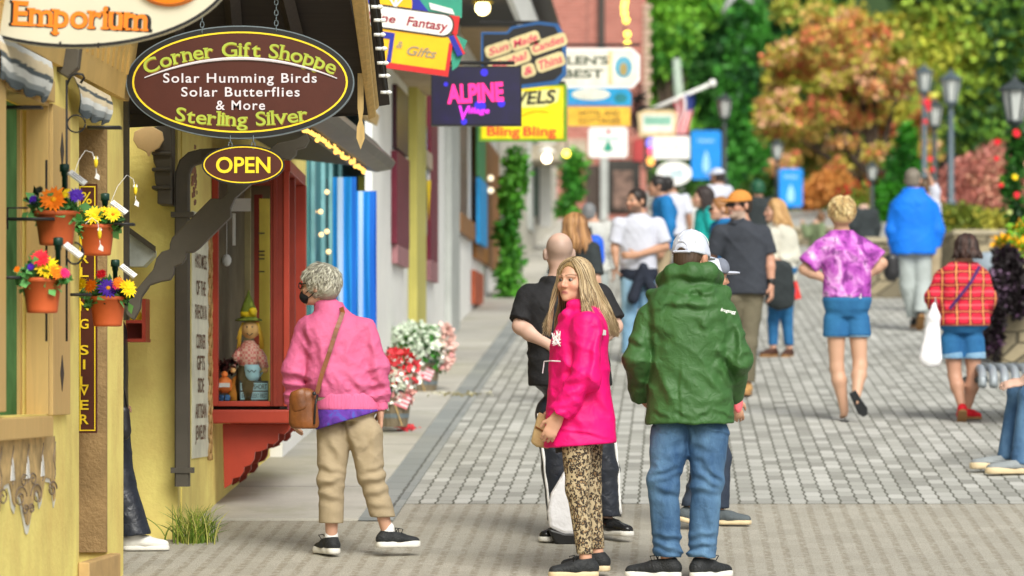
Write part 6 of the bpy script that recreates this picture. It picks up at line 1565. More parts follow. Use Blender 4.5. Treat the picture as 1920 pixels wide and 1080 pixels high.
for lab, x0, y0, x1, y1, Y, ax_ in (('larger blue banner with a white emblem, hung from the distant dark lamp post', 1296, 245, 1352, 336, 87.8, 1356), ('smaller blue banner with a white emblem, hung from the farthest lamp post', 1461, 316, 1505, 388, 83.7, 1457)):
    s_ = Sign('street_banner', lab, (x0 + x1) / 2, (y0 + y1) / 2, Y, 0, 'banner'); s_.t['group'] = 'blue street banners'
    s_.poly('cloth', rnd(x0, y0, x1, y1, 5), mat('banner_blue', SRGB(14, 140, 232), .6, .06), 0, .02); xc, h_ = (x0 + x1) / 2, (y1 - y0)
    wm = mat('banner_white', SRGB(150, 206, 244), .6); s_.poly('emblem', [(xc - 5, y1 - h_ * .14), (xc - 7, y1 - h_ * .3), (xc - 3, y1 - h_ * .52), (xc, y1 - h_ * .6), (xc + 3, y1 - h_ * .52), (xc + 7, y1 - h_ * .3), (xc + 5, y1 - h_ * .14)], wm, .004, .004)
    s_.text([('Helen', xc, y0 + h_ * .2, 8, (x1 - x0) * .55)], wm, .004); s_.arm(x0, y0 - 1, ax_, y0 - 1, .02); s_.arm(x0, y1 + 1, ax_, y1 + 1, .02)

# ------------------------------------------------------------------ barrels of flowers, petals, weeds
def barrel(label, px, py, Y, wpx, hpx, blobs, n, pals, seed, flagp):
    m = Y / F; c = at(px, py, Y); r = wpx / 2 * m; H = hpx * m
    t = thing('flower_barrel', label, 'flower barrel', c, 'flower barrels on the pavement')
    b = MB(); k_ = 22
    for i in range(k_):
        a0, a1 = 6.283 * i / k_, 6.283 * (i + .93) / k_; pr = [(r * .76, 0), (r * .9, H * .4), (r, H * .8), (r * 1.0, H)]
        V = []
        for rad, z_ in pr: V += [c + (rad * math.cos(a0), rad * math.sin(a0), z_), c + (rad * math.cos(a1), rad * math.sin(a1), z_)]
        b.add(V, [(2 * q_, 2 * q_ + 1, 2 * q_ + 3, 2 * q_ + 2) for q_ in range(3)])
    b.lathe([(r * .72, 0), (r * .94, H * .8), (r * .94, H * .97)], c, 22); b.build('barrel', wood('barrel_wood', SRGB(126, 114, 92), .8, 2, .3), t)
    b = MB(); b.lathe([(r * .83, H * .2), (r * .845, H * .2), (r * .875, H * .3), (r * .86, H * .3)], c, 22); b.build('hoop', MAT['grey_metal'], t); b = MB(); b.lathe([(r * .985, H * .78), (r * 1.0, H * .78), (r * 1.015, H * .88), (r * 1.0, H * .88)], c, 22); b.build('hoop', MAT['grey_metal'], t)
    bl = [(*at(x, y_, Y), rx * m, rx * m * .8, ry * m) for x, y_, rx, ry in blobs]
    link_mesh('foliage', leafcloud('foliage', n, bl, .06, [SRGB(30, 80, 24), SRGB(60, 130, 40), SRGB(110, 170, 70)], seed, .7), MAT['leaf'], t)
    for (x, y_, rx, ry, cnt, col) in pals: link_mesh('blossom', leafcloud('blossom', cnt * 4, [(*at(x, y_, Y - .06), rx * m, rx * m * .8, ry * m)], .05, col, seed + x, .16, 1.15, flat=.4), MAT['petal'], t)
    f_ = thing('small_flag', label.split(' with')[0].replace('barrel', 'small red and white striped flag stuck in the barrel'), 'flag', at(*flagp, Y - r), 'small flags in the barrels'); b = MB()
    c2 = at(flagp[0], flagp[1], Y - r * .9)
    b.tube([c2 + (-.07, 0, .06), c2 + (.02, 0, -.2)], .004, 5); b.build('stick', MAT['tan_wood'], f_); b = MB()
    for i in range(7):
        v0, v1 = -.055 + i * .11 / 7, -.055 + (i + 1) * .11 / 7; b.prism([(-.08, v0 * 1.0), (.08, v0), (.08, v1), (-.08, v1)], c2 + (0, -.004, 0), nrm((.86, 0, -.35)), nrm((.35, 0, .86)), NY, .004, SRGB(214, 120, 130) if i % 2 == 0 else SRGB(226, 214, 222))
    b.build('cloth', MAT['paint'], f_, col=True)
PW, PR, PP = [SRGB(236, 238, 230), SRGB(214, 226, 206)], [SRGB(214, 36, 50), SRGB(238, 80, 90)], [SRGB(232, 160, 160), SRGB(240, 200, 190)]
barrel('nearer wooden barrel with white and red flowers beside the woman in pink', 737, 800, 29.0, 70, 82, [(735, 705, 44, 44), (720, 740, 30, 25)], 900, [(728, 720, 34, 42, 120, PW), (752, 692, 32, 36, 60, PR), (745, 705, 34, 36, 60, PW), (730, 672, 16, 10, 30, PR), (748, 735, 24, 20, 40, PP)], 31, (749, 748))
barrel('farther wooden barrel with a big mound of white flowers and trailing pink blossoms', 794, 735, 33.2, 62, 70, [(788, 652, 52, 42), (805, 672, 40, 30), (760, 650, 30, 30)], 1500, [(780, 640, 48, 34, 150, PW), (836, 650, 14, 40, 60, PP), (742, 655, 12, 20, 24, PP), (800, 660, 40, 28, 40, PW)], 32, (795, 698))
pt = leafcloud('fallen_petals', 240, [(*(at(762, 806, 29.3) + np.array((0, 0, .01))), .085, .35, .012)], .035, PR, 3, 1, 1.2)
tag(link_mesh('fallen_petals', pt, MAT['petal']), 'scatter of fallen red petals on the pavement beside the nearer barrel', 'petals', kind='stuff')
pt = leafcloud('debris', 160, [(*(at(790, 742, 32.8) + np.array((0.3, 0, .01))), .35, .4, .012)], .03, [SRGB(120, 110, 70), SRGB(150, 140, 90), SRGB(200, 196, 170)], 3, 1, 1.2)
tag(link_mesh('leaf_litter', pt, MAT['petal']), 'scatter of dry leaf litter at the foot of the farther barrel', 'leaf litter', kind='stuff')
def grass_tuft(name, label, px, py, Y, wpx, hpx, n, seed, cols):
    rg = np.random.default_rng(seed); m = Y / F; c = at(px, py, Y); t = np.linspace(0, 1, 7); x0 = rg.normal(size=n) * wpx * m * .28; y0 = rg.normal(size=n) * .05; h = hpx * m * (.35 + .75 * rg.random(n)); lx = rg.normal(size=n) * wpx * m * .35; ly = rg.normal(size=n) * .08
    P = np.stack([np.stack([c[0] + x0 + lx * q_ ** 1.7, c[1] + y0 + ly * q_ ** 1.7, c[2] + h * q_ * (1 - .3 * q_)], 1) for q_ in t], 1); rr_ = np.interp(t, [0, .6, 1], [.0035, .003, .0006])[None] * (.7 + .6 * rg.random(n))[:, None]
    pal = np.array(cols)[rg.integers(0, len(cols), n)]; o = link_mesh(name, tube_batch(name, P, rr_, pal, 3), MAT['leaf'], None, True); return tag(o, label, 'weeds')
grass_tuft('weed_tuft', 'tuft of tall green weeds growing at the foot of the downpipe corner', 363, 1020, 21.75, 66, 100, 190, 4, [SRGB(120, 150, 50), SRGB(160, 176, 70), SRGB(96, 124, 44), SRGB(200, 196, 110)])

# ------------------------------------------------------------------ right side: planters, bin, bench
stn = NT('field_stone'); co = stn.coord((1, 1, 1.5)); vo = stn.n('ShaderNodeTexVoronoi', feature='DISTANCE_TO_EDGE'); vo.inputs['Scale'].default_value = 3.6; stn.l(co, vo.inputs['Vector']); v2 = stn.n('ShaderNodeTexVoronoi'); v2.inputs['Scale'].default_value = 3.6; stn.l(co, v2.inputs['Vector'])
sx_ = stn.n('ShaderNodeSeparateColor'); stn.l(v2.outputs['Color'], sx_.inputs[0]); c_ = stn.ramp(sx_.outputs[0], [(0, SRGB(120, 112, 92)), (.5, SRGB(160, 148, 120)), (1, SRGB(182, 168, 134))]); ns = stn.noise(co, 30, 5); c_ = stn.mix(stn.math('MULTIPLY', ns, .4), c_, SRGB(96, 90, 74)); jn = stn.ramp(vo.outputs['Distance'], [(.0, 1.), (.05, 0.)]); stn.base(stn.mix(jn, c_, SRGB(64, 60, 50))); stn.rough(.9); stn.bump(stn.math('SUBTRACT', stn.math('MULTIPLY', ns, .4), jn), .7, .04)
def planter(label, px0, px1, ytop, Y, dep, name='stone_planter'):
    a0, a1 = at(px0, fy(Y), Y), at(px1, ytop, Y); t = thing(name, label, 'planter', a0)
    b = MB(); b.box(a0[0], a1[0], Y, Y + dep, a0[2] - .2, a1[2]); b.build('wall', stn.m, t, bevel=.03)
    b = MB(); b.box(a0[0] - .03, a1[0] + .03, Y - .03, Y + dep + .03, a1[2] + .001, a1[2] + .07); b.build('coping', mat('coping', SRGB(168, 158, 134), .9, .15, 4, .5, 20), t, bevel=.015); return t
planter('stone planter at the right edge with dark purple trailing plants', 1878, 2100, 520, 36.5, 2.4)
planter('low stone planter behind the man in the blue hooded jacket', 1625, 1700, 455, 49.5, 3)
planter('long low stone planter wall in front of the red maple', 1790, 2050, 440, 56, 5)
planter('low stone planter beneath the autumn trees behind the seated people', 1480, 1640, 432, 68, 4)
def bush(name, label, cat, blobs, Y, n, size, pal, seed, stem=None, mt='leaf', dy=None, kind=None, group=None, shell=.45):
    m = Y / F; bl = [(*at(x, y_, Y + (d if d else 0)), rx * m, (dy or rx * m), ry * m) for x, y_, rx, ry, d in blobs]
    xs_ = [b_[0] for b_ in blobs]; yb_ = max(b_[1] + b_[3] for b_ in blobs); t = thing(name, label, cat, at(sum(xs_) / len(xs_), yb_, Y), group)
    link_mesh('crown' if stem else 'foliage', leafcloud('foliage', n, bl, size, pal, seed, shell), MAT[mt], t)
    if stem:
        b = MB(); x0, yg, r0, forks = stem
        base = at(x0, yg, Y); 
        for fx, fy_, fr in forks:
            tip = at(fx, fy_, Y); mid = base + (tip - base) * .45 + np.array((0, .0, .1)); mid[0] = base[0] + (tip[0] - base[0]) * .3
            b.tube([base - (0, 0, .2), base + (mid - base) * .5, mid, mid + (tip - mid) * .6, tip], [r0, r0 * .8, r0 * .62, r0 * .4, r0 * .12], 7)
        b.build('trunk', MAT['bark'], t, True)
    return t
bush('trailing_plant', 'dark purple leaved plants trailing over the right edge stone planter', 'plant', [(1890, 520, 26, 34, -.1), (1870, 560, 16, 50, -.25), (1862, 610, 13, 60, -.3), (1910, 560, 20, 30, -.2), (1888, 480, 20, 14, 0)], 36.5, 3000, .085, [SRGB(50, 34, 46), SRGB(84, 58, 84), SRGB(36, 30, 32), SRGB(120, 96, 120)], 41)
bush('flower_bush', 'orange and yellow flowers in the right edge planter above the purple plants', 'plant', [(1895, 462, 26, 18, 0), (1915, 440, 20, 24, .2)], 36.9, 900, .075, [SRGB(50, 110, 30), SRGB(110, 160, 40), SRGB(250, 180, 30), SRGB(240, 100, 50)], 42)
t = thing('litter_bin', 'dark round litter bin with a pale domed lid behind the woman in plaid', 'bin', at(1862, fy(38), 38)); Y = 38; m = Y / F; c = at(1862, fy(Y), Y)
b = MB(); b.lathe([(.20, 0), (.21, .1), (.22, .75), (.20, .78)], c, 20); b.build('body', MAT['lamp_black'], t, True); b = MB(); zt_ = at(0, 472, Y)[2]; b.lathe([(.22, c[2] + .79), (.23, c[2] + .82), (.22, zt_ - .06), (.17, zt_ - .02), (.08, zt_), (.001, zt_ + .005)], (c[0], Y, 0), 20); b.build('lid', mat('lid', SRGB(150, 164, 176), .35, .06), t, True)
# bench at the right edge: curved white slats
bn = thing('slatted_bench', 'curved pale metal slatted bench end at the right edge of the photo', 'bench', at(1900, 740, 31)); Y = 30.2
b = MB()
for i in range(13):
    x = -.30 + i * .085
    b.tube([at(1900, 700, Y) + np.array((x + dx, yy, z_)) for dx, yy, z_ in ((-.02, -.62, -.10), (-.01, -.56, -.02), (0, -.4, .03), (.02, 0, .05), (.05, .7, .06))], .034, 6)
b.build('slats', mat('pale_metal', SRGB(150, 158, 164), .4, .06, metal=.1), bn, True)
b = MB(); c = at(1900, 700, Y); b.tube([c + np.array((-.3, -.6, -.05)), c + np.array((-.3, .65, -.05))], .03, 6); b.tube([c + np.array((.75, -.5, -.05)), c + np.array((.75, -.5, gz(Y - .5) - c[2]))], .03, 6); b.tube([c + np.array((.5, -.5, .03)), c + np.array((.5, .6, .03))], .03, 6); b.build('frame', MAT['lamp_black'], bn, True)
# bench under the seated man at the right edge (outside the frame, carries him)
bn = thing('wooden_bench', 'wooden bench end carrying the seated person at the right edge', 'bench', at(1960, 880, 26.6)); Y = 26.7; c = at(1960, fy(Y), Y)
b = MB(); b.box(c[0] - .12, c[0] + 1.2, Y - .25, Y + .25, c[2] + .38, c[2] + .43); b.build('seat', MAT['raw_wood'], bn, bevel=.01); b = MB(); b.box(c[0], c[0] + .08, Y - .2, Y + .2, c[2] - .02, c[2] + .379); b.build('leg', MAT['lamp_black'], bn)

# ------------------------------------------------------------------ trees and shrubs
DG = [SRGB(18, 48, 24), SRGB(32, 78, 32), SRGB(54, 108, 40), SRGB(24, 60, 30)]; MG = [SRGB(48, 112, 34), SRGB(82, 152, 44), SRGB(122, 182, 56), SRGB(68, 130, 44)]
OG = [SRGB(150, 166, 70), SRGB(222, 154, 104), SRGB(226, 176, 138), SRGB(196, 186, 84), SRGB(186, 172, 76), SRGB(228, 130, 96), SRGB(196, 170, 80), SRGB(216, 160, 92), SRGB(238, 196, 166), SRGB(160, 164, 66)]; YG = [SRGB(216, 178, 66), SRGB(186, 180, 66), SRGB(146, 164, 60), SRGB(228, 188, 104), SRGB(120, 146, 54)]
RM = [SRGB(206, 134, 120), SRGB(224, 162, 146), SRGB(184, 116, 104), SRGB(226, 174, 146)]; OL = [SRGB(136, 150, 50), SRGB(176, 170, 66), SRGB(104, 120, 40), SRGB(206, 176, 80)]; DY = [SRGB(64, 110, 44), SRGB(104, 146, 52), SRGB(48, 84, 38), SRGB(150, 180, 64), SRGB(196, 200, 76), SRGB(220, 210, 84)]
T = 'trees behind the street'
bush('evergreen_tree', 'bright mid green broad evergreen behind the flag', 'tree', [(1250, 60, 60, 80, 0), (1235, 180, 50, 80, 1), (1270, 270, 50, 60, 0), (1300, 0, 60, 50, 1), (1225, -20, 40, 60, 0)], 112, 11000, .23, MG, 51, (1255, fy(112), .28, [(1250, 30, 1), (1300, 20, 1), (1235, 150, 1)]), group=T)
bush('evergreen_tree', 'tall bright green conical evergreen in the gap above the larger blue banner', 'tree', [(1405, 30, 30, 50, 0), (1405, 90, 42, 50, 0), (1400, 150, 50, 50, 0), (1400, 215, 58, 55, 0), (1395, 290, 66, 60, 0), (1400, 350, 70, 40, 0)], 108, 15000, .21, [SRGB(38, 98, 38), SRGB(66, 138, 46), SRGB(32, 82, 36), SRGB(90, 160, 54)], 52, (1402, fy(108), .3, [(1405, 20, 1)]), group=T)
bush('evergreen_tree', 'dark evergreen between the conical tree and the autumn tree', 'tree', [(1340, 110, 50, 90, 0), (1500, 60, 60, 80, 0), (1470, 170, 50, 90, 1), (1480, 290, 60, 70, 0), (1330, 230, 50, 80, 1), (1340, 350, 60, 60, 0), (1530, -30, 70, 50, 1), (1440, 330, 50, 50, 0)], 118, 11000, .34, DG, 53, (1480, fy(118), .3, [(1500, 40, 1), (1340, 100, 1), (1470, 160, 1)]), group=T)
rr = random.Random(77); ab = []
for i in range(64):
    a_, q_ = rr.uniform(0, 6.28), rr.random() ** .55
    ab.append((1590 + 172 * q_ * math.cos(a_), 205 + 172 * q_ * math.sin(a_), rr.uniform(16, 34), rr.uniform(10, 20), rr.uniform(-1.2, 1.2)))
bush('autumn_tree', 'large autumn tree with orange and salmon leaves in the middle of the background', 'tree', ab, 92, 18000, .16, OG, 54, (1640, fy(92), .16, [(1600, 100, 1), (1550, 230, 1), (1680, 180, 1), (1640, 60, 1), (1530, 120, 1), (1500, 260, 1), (1700, 280, 1)]), group=T, shell=.9)
yb = [(1470, 160, 40, 44, 0), (1450, 215, 34, 34, 0), (1500, 120, 40, 40, 0)] + [(rr.uniform(1455, 1760), rr.uniform(-10, 370), rr.uniform(26, 46), rr.uniform(20, 36), rr.uniform(-1.5, 3)) for _ in range(40)]
bush('autumn_tree', 'yellow green turning tree spreading behind the orange autumn tree', 'tree', yb, 96, 22000, .17, YG, 55, (1560, fy(96), .14, [(1470, 150, 1), (1520, 30, 1), (1640, 40, 1), (1720, 120, 1)]), group=T, shell=.9)
bush('shade_tree', 'dark green tree with yellowing leaves overhanging the right side lamp posts', 'tree', [(1850, 60, 80, 80, 0), (1770, 20, 60, 60, 0), (1900, 150, 60, 80, 0), (1810, 180, 50, 60, 0), (1830, 250, 60, 40, 0), (1760, 90, 50, 50, 0), (1920, 30, 60, 70, 0), (1720, -30, 60, 60, 0)], 84, 10500, .22, DY, 56, (1870, fy(84), .25, [(1850, 60, 1), (1770, 20, 1), (1820, 180, 1), (1910, 100, 1)]), group=T, shell=.6)
bush('red_maple', 'low spreading red leaved maple behind the right lamp posts', 'tree', [(1820, 330, 55, 36, 0), (1870, 320, 50, 50, 0), (1780, 370, 44, 30, 0), (1840, 370, 60, 30, 0), (1900, 350, 40, 50, 0)], 66, 7000, .11, RM, 57, (1840, fy(66), .08, [(1800, 340, 1), (1870, 300, 1), (1840, 360, 1)]), shell=.7)
bush('conical_shrub', 'bright green conical evergreen shrub left of the tallest lamp post', 'shrub', [(1700, 260, 18, 30, 0), (1695, 310, 32, 36, 0), (1690, 360, 42, 36, 0), (1690, 400, 46, 30, 0)], 82, 5200, .13, [SRGB(30, 90, 20), SRGB(60, 140, 30), SRGB(20, 60, 18), SRGB(96, 170, 40)], 58, (1692, fy(82), .08, [(1698, 250, 1)]))
bush('olive_shrub', 'rounded olive green shrub below the red maple', 'shrub', [(1800, 420, 60, 34, 0), (1850, 425, 60, 30, 0), (1760, 430, 30, 24, 0)], 60, 4200, .10, OL, 59)
bush('orange_shrub', 'mound of orange brown foliage beneath the autumn tree', 'shrub', [(1560, 350, 44, 28, 0), (1520, 370, 30, 20, 0), (1600, 372, 30, 20, 0)], 86, 3400, .12, [SRGB(186, 120, 60), SRGB(206, 140, 70), SRGB(160, 110, 50)], 60)
bush('dark_hedge', 'dark green hedge along the foot of the trees', 'hedge', [(1400, 400, 60, 34, 0), (1500, 400, 60, 30, 0), (1600, 410, 60, 30, 0), (1290, 390, 60, 34, 0), (1700, 410, 50, 30, 0), (1660, 370, 40, 30, 0), (1440, 370, 60, 40, 0)], 92, 8000, .18, [SRGB(24, 56, 22), SRGB(40, 80, 26), SRGB(60, 96, 30)], 61, dy=1.2)
bush('flower_bush', 'red flowered bush beneath the autumn tree by the seated bald man', 'plant', [(1590, 370, 24, 20, 0), (1615, 360, 18, 16, 0), (1600, 390, 30, 18, 0)], 74, 900, .10, [SRGB(60, 110, 30), SRGB(110, 130, 40), SRGB(200, 40, 50)], 62)
pl = thing('utility_pole', 'pale weathered post rising in front of the bright green evergreen', 'post', at(1275, 240, 100)); b = MB(); b.tube([at(1278, 240, 100), at(1268, 110, 100)], [.16, .1], 8); b.build('post', mat('pale_post', SRGB(170, 186, 170), .8), pl, True)
pl = thing('bare_branch', 'bare grey forked branch against the dark trees at the top edge', 'branch', at(1360, 20, 110)); b = MB(); b.tube([at(1355, 24, 106), at(1368, 2, 106), at(1390, -20, 106)], [.05, .09, .1], 6); b.tube([at(1412, 6, 106), at(1400, -4, 106), at(1390, -20, 106)], [.04, .08, .1], 6); b.build('branch', mat('bare_grey', SRGB(180, 184, 184), .8), pl, True)
# ------------------------------------------------------------------ clothing materials
def cloth_mat(name, col, rough=.8, var=.08, bump=.35, bs=28, sheen=.0, spec=.3, weave=0, stretch=(1, 1, 1)):
    t = NT(name); co = t.coord(stretch); n = t.noise(co, 7, 5, .6); f = t.math('ADD', t.noise(co, bs, 3, .55, .8), t.math('MULTIPLY', t.noise(t.coord((1, 1, .8), (.4, .3, .5)), 5.5, 3, .5, 1.0, 'RIDGED_MULTIFRACTAL'), .4))
    t.base(t.ramp(n, [(.3, tuple(x * (1 - var * 1.5) for x in col)), (.7, tuple(min(.95, x * (1 + var * 1.5)) for x in col))]))
    t.rough(rough); t.b.inputs['Specular IOR Level'].default_value = spec; t.b.inputs['Sheen Weight'].default_value = sheen
    h = f
    if weave: h = t.math('ADD', f, t.math('MULTIPLY', t.noise(t.coord(), 500, 2), weave))
    t.bump(h, bump, .018); return t.m
def jeans(name, col, pale, k=.5):
    t = NT(name); co = t.coord(); a = t.noise(t.coord((1, 1, .45)), 5, 5, .6); b = t.noise(t.coord((6, 6, .8)), 30, 3, .7); d = t.math('ADD', t.math('MULTIPLY', t.noise(co, 22, 4, .6, 1.2), .7), t.math('MULTIPLY', t.noise(co, 7, 3, .5, 1., 'RIDGED_MULTIFRACTAL'), .3))
    c = t.ramp(a, [(.32, col), (.68, pale)]); c = t.mix(t.math('MULTIPLY', t.ramp(d, [(.5, 0.), (.72, 1.)]), k), c, pale); c = t.mix(t.math('MULTIPLY', b, .35), c, tuple(x * .6 for x in col))
    t.base(c); t.rough(.85); t.bump(d, .5, .016); return t.m
C = {}
C['green_shell'] = cloth_mat('green_shell', SRGB(56, 96, 48), .55, .08, .5, 16, spec=.35)
C['pink_bomber'] = cloth_mat('pink_bomber', SRGB(208, 100, 142), .7, .05, .35, 22, spec=.35)
C['pink_rib'] = cloth_mat('pink_rib', SRGB(220, 108, 150), .85, .05, .5, 90, stretch=(1, 1, .02))
C['hot_pink'] = cloth_mat('hot_pink', SRGB(228, 12, 112), .6, .06, .4, 14, spec=.3)
C['black_tee'] = cloth_mat('black_tee', (.018, .018, .02), .8, .15, .4, 14)
C['black_nylon'] = cloth_mat('black_nylon', (.014, .018, .028), .42, .15, .5, 16, spec=.5)
C['navy_dark'] = cloth_mat('navy_dark', SRGB(36, 42, 56), .8, .12, .4, 18)
C['khaki'] = cloth_mat('khaki', SRGB(166, 150, 122), .85, .06, .4, 16, weave=.3)
C['olive_drab'] = cloth_mat('olive_drab', SRGB(104, 98, 80), .85, .1, .4, 14)
C['charcoal'] = cloth_mat('charcoal', SRGB(58, 62, 70), .85, .1, .4, 12)
C['white_shirt'] = cloth_mat('white_shirt', SRGB(198, 201, 214), .8, .03, .4, 12)
C['beige_knit'] = cloth_mat('beige_knit', SRGB(206, 204, 190), .9, .08, .6, 60)
C['royal_blue'] = cloth_mat('royal_blue', SRGB(14, 116, 226), .7, .08, .4, 12)
C['mid_blue'] = cloth_mat('mid_blue', SRGB(26, 110, 170), .8, .08, .4, 12)
C['teal_top'] = cloth_mat('teal_top', SRGB(30, 170, 166), .8, .08, .4, 14)
C['grey_pants'] = cloth_mat('grey_pants', SRGB(164, 172, 170), .85, .06, .4, 12)
C['olive_top'] = cloth_mat('olive_top', SRGB(110, 124, 92), .85, .1, .4, 14)
C['grey_top'] = cloth_mat('grey_top', SRGB(190, 192, 188), .85, .08, .4, 14)
C['dark_top'] = cloth_mat('dark_top', SRGB(48, 54, 56), .85, .12, .4, 14)
C['jeans_mid'] = jeans('jeans_mid', SRGB(36, 74, 114), SRGB(104, 144, 178))
C['jeans_short'] = jeans('jeans_short', SRGB(22, 88, 140), SRGB(50, 124, 176), .3)
C['jeans_light'] = jeans('jeans_light', SRGB(104, 148, 184), SRGB(160, 194, 214))
C['jeans_dark'] = jeans('jeans_dark', SRGB(34, 44, 62), SRGB(60, 74, 92), .3)
C['shoe_black'] = cloth_mat('shoe_black', (.022, .024, .026), .6, .2, .5, 60)
C['shoe_gloss'] = mat('shoe_gloss', (.012, .012, .012), .15, .2, 8, .1, 30)
C['sole_white'] = mat('sole_white', SRGB(226, 224, 216), .6, .05, 9, .2, 60); C['sole_cream'] = mat('sole_cream', SRGB(214, 194, 156), .6, .06, 9, .2, 60); C['sole_brown'] = mat('sole_brown', SRGB(150, 112, 70), .7, .1, 9, .2, 60)
C['shoe_grey'] = cloth_mat('shoe_grey', SRGB(140, 146, 148), .8, .1, .4, 60); C['shoe_slate'] = cloth_mat('shoe_slate', SRGB(86, 94, 98), .8, .1, .4, 60); C['shoe_tan'] = cloth_mat('shoe_tan', SRGB(176, 136, 84), .8, .1, .4, 60); C['shoe_red'] = cloth_mat('shoe_red', SRGB(206, 24, 40), .7, .1, .4, 60); C['shoe_brown'] = cloth_mat('shoe_brown', SRGB(74, 48, 38), .6, .1, .4, 60)
C['sock'] = cloth_mat('sock', (.8, .8, .8), .9); C['mask'] = cloth_mat('mask', (.015, .015, .018), .8)
C['cap_white'] = cloth_mat('cap_white', SRGB(206, 212, 228), .85, .05, .5, 140); C['cap_orange'] = cloth_mat('cap_orange', SRGB(206, 138, 66), .85, .06, .4, 60)
leo = NT('leopard'); co = leo.coord((1, 1, .8)); nz_ = leo.n('ShaderNodeTexNoise'); nz_.inputs['Scale'].default_value = 22; leo.l(co, nz_.inputs['Vector'])
va = leo.n('ShaderNodeVectorMath', operation='MULTIPLY_ADD'); leo.l(nz_.outputs['Color'], va.inputs[0]); va.inputs[1].default_value = (.035,) * 3; leo.l(co, va.inputs[2])
vo = leo.n('ShaderNodeTexVoronoi'); vo.inputs['Scale'].default_value = 68; leo.l(va.outputs[0], vo.inputs['Vector']); dd_ = vo.outputs['Distance']
rng_ = leo.ramp(dd_, [(.26, 0.), (.32, 1.), (.58, 1.), (.66, 0.)]); brk = leo.ramp(leo.noise(co, 70, 2), [(.40, 0.), (.46, 1.)])
c_ = leo.mix(leo.ramp(dd_, [(.28, 1.), (.36, 0.)]), SRGB(182, 164, 130), SRGB(142, 114, 78)); c_ = leo.mix(leo.math('MULTIPLY', rng_, brk), c_, SRGB(46, 36, 28)); leo.base(c_); leo.rough(.8); leo.bump(leo.noise(co, 20, 3), .15, .006)
tie = NT('tie_dye'); co = tie.coord(); a_ = tie.noise(co, 4.6, 4, .55, 1.6); b_ = tie.noise(tie.coord(loc=(3, 1, 5)), 13, 4, .6, .8)
c_ = tie.ramp(a_, [(.34, SRGB(112, 34, 120)), (.47, SRGB(176, 76, 180)), (.58, SRGB(208, 132, 208)), (.70, SRGB(232, 206, 232))]); c_ = tie.mix(tie.ramp(b_, [(.52, 0.), (.62, .85)]), c_, SRGB(104, 30, 112)); tie.base(c_); tie.rough(.85); tie.bump(tie.noise(co, 12, 3), .3, .01)
gal = NT('galaxy_tee'); co = gal.coord(); a_ = gal.noise(co, 14, 4, .6, 1); gal.base(gal.ramp(a_, [(.3, SRGB(56, 36, 120)), (.5, SRGB(100, 50, 160)), (.62, SRGB(60, 90, 180)), (.75, SRGB(170, 100, 190))])); gal.rough(.85)
pld = NT('plaid'); tc = pld.n('ShaderNodeTexCoord'); sp = pld.n('ShaderNodeSeparateXYZ'); pld.l(tc.outputs['Object'], sp.inputs[0])
def band(t, x, per, off, wd): f = t.math('FRACT', t.math('ADD', t.math('DIVIDE', x, per), off)); return t.math('LESS_THAN', t.math('ABSOLUTE', t.math('SUBTRACT', f, .5)), wd)
xx = pld.math('ADD', sp.outputs[0], pld.math('MULTIPLY', pld.noise(tc.outputs['Object'], 6, 2), .03)); zz_ = pld.math('ADD', sp.outputs[2], pld.math('MULTIPLY', pld.noise(tc.outputs['Object'], 5, 2), .03))
c_ = pld.mix(pld.math('MULTIPLY', band(pld, xx, .105, .0, .17), .75), SRGB(214, 26, 56), SRGB(84, 10, 26)); c_ = pld.mix(pld.math('MULTIPLY', band(pld, zz_, .105, .2, .17), .65), c_, SRGB(84, 10, 26)); c_ = pld.mix(pld.math('MULTIPLY', band(pld, zz_, .105, .7, .08), .5), c_, SRGB(240, 110, 120)); c_ = pld.mix(pld.math('MULTIPLY', band(pld, xx, .105, .0, .045), .9), c_, SRGB(236, 160, 90)); c_ = pld.mix(pld.math('MULTIPLY', band(pld, zz_, .105, .2, .035), .7), c_, SRGB(236, 150, 90)); pld.base(c_); pld.rough(.85); pld.bump(pld.noise(tc.outputs['Object'], 12, 3), .3, .01)

def chainp(G, pts, rs, k=.02):
    for i in range(len(pts) - 1):
        r0, r1 = (rs[i], rs[i + 1]) if hasattr(rs, '__len__') else (rs, rs); G.u(capsule(pts[i], pts[i + 1], r0, r1), k)
def strap(p, name, pts, w, mt, th=.006, parent=None):
    """flat band through person-space points"""
    V = []; pts = [np.asarray(q, float) for q in pts]
    fine = []
    for i in range(len(pts) - 1):
        for t_ in np.linspace(0, 1, 6)[:-1]: fine.append(pts[i] + (pts[i + 1] - pts[i]) * t_)
    fine.append(pts[-1]); n = len(fine); out = np.array((0, -1., 0.))
    for i, q in enumerate(fine):
        t_ = nrm(fine[min(i + 1, n - 1)] - fine[max(i - 1, 0)]); s_ = nrm(np.cross(t_, out)); V += [q + s_ * w, q + s_ * w + out * th, q - s_ * w + out * th, q - s_ * w]
    Fs = [(4 * i + k, 4 * i + (k + 1) % 4, 4 * i + 4 + (k + 1) % 4, 4 * i + 4 + k) for i in range(n - 1) for k in range(4)]
    b = MB(); b.add([v + p.o for v in V], Fs + [(0, 1, 2, 3), tuple(4 * n - 4 + k for k in range(4))]); return b.build(name, mt, parent or p.t)
def clasped(p): p.hd = {}
SK, SKT, SKP, SKD = (.56, .32, .22), (.50, .27, .17), (.62, .40, .31), (.40, .21, .13)

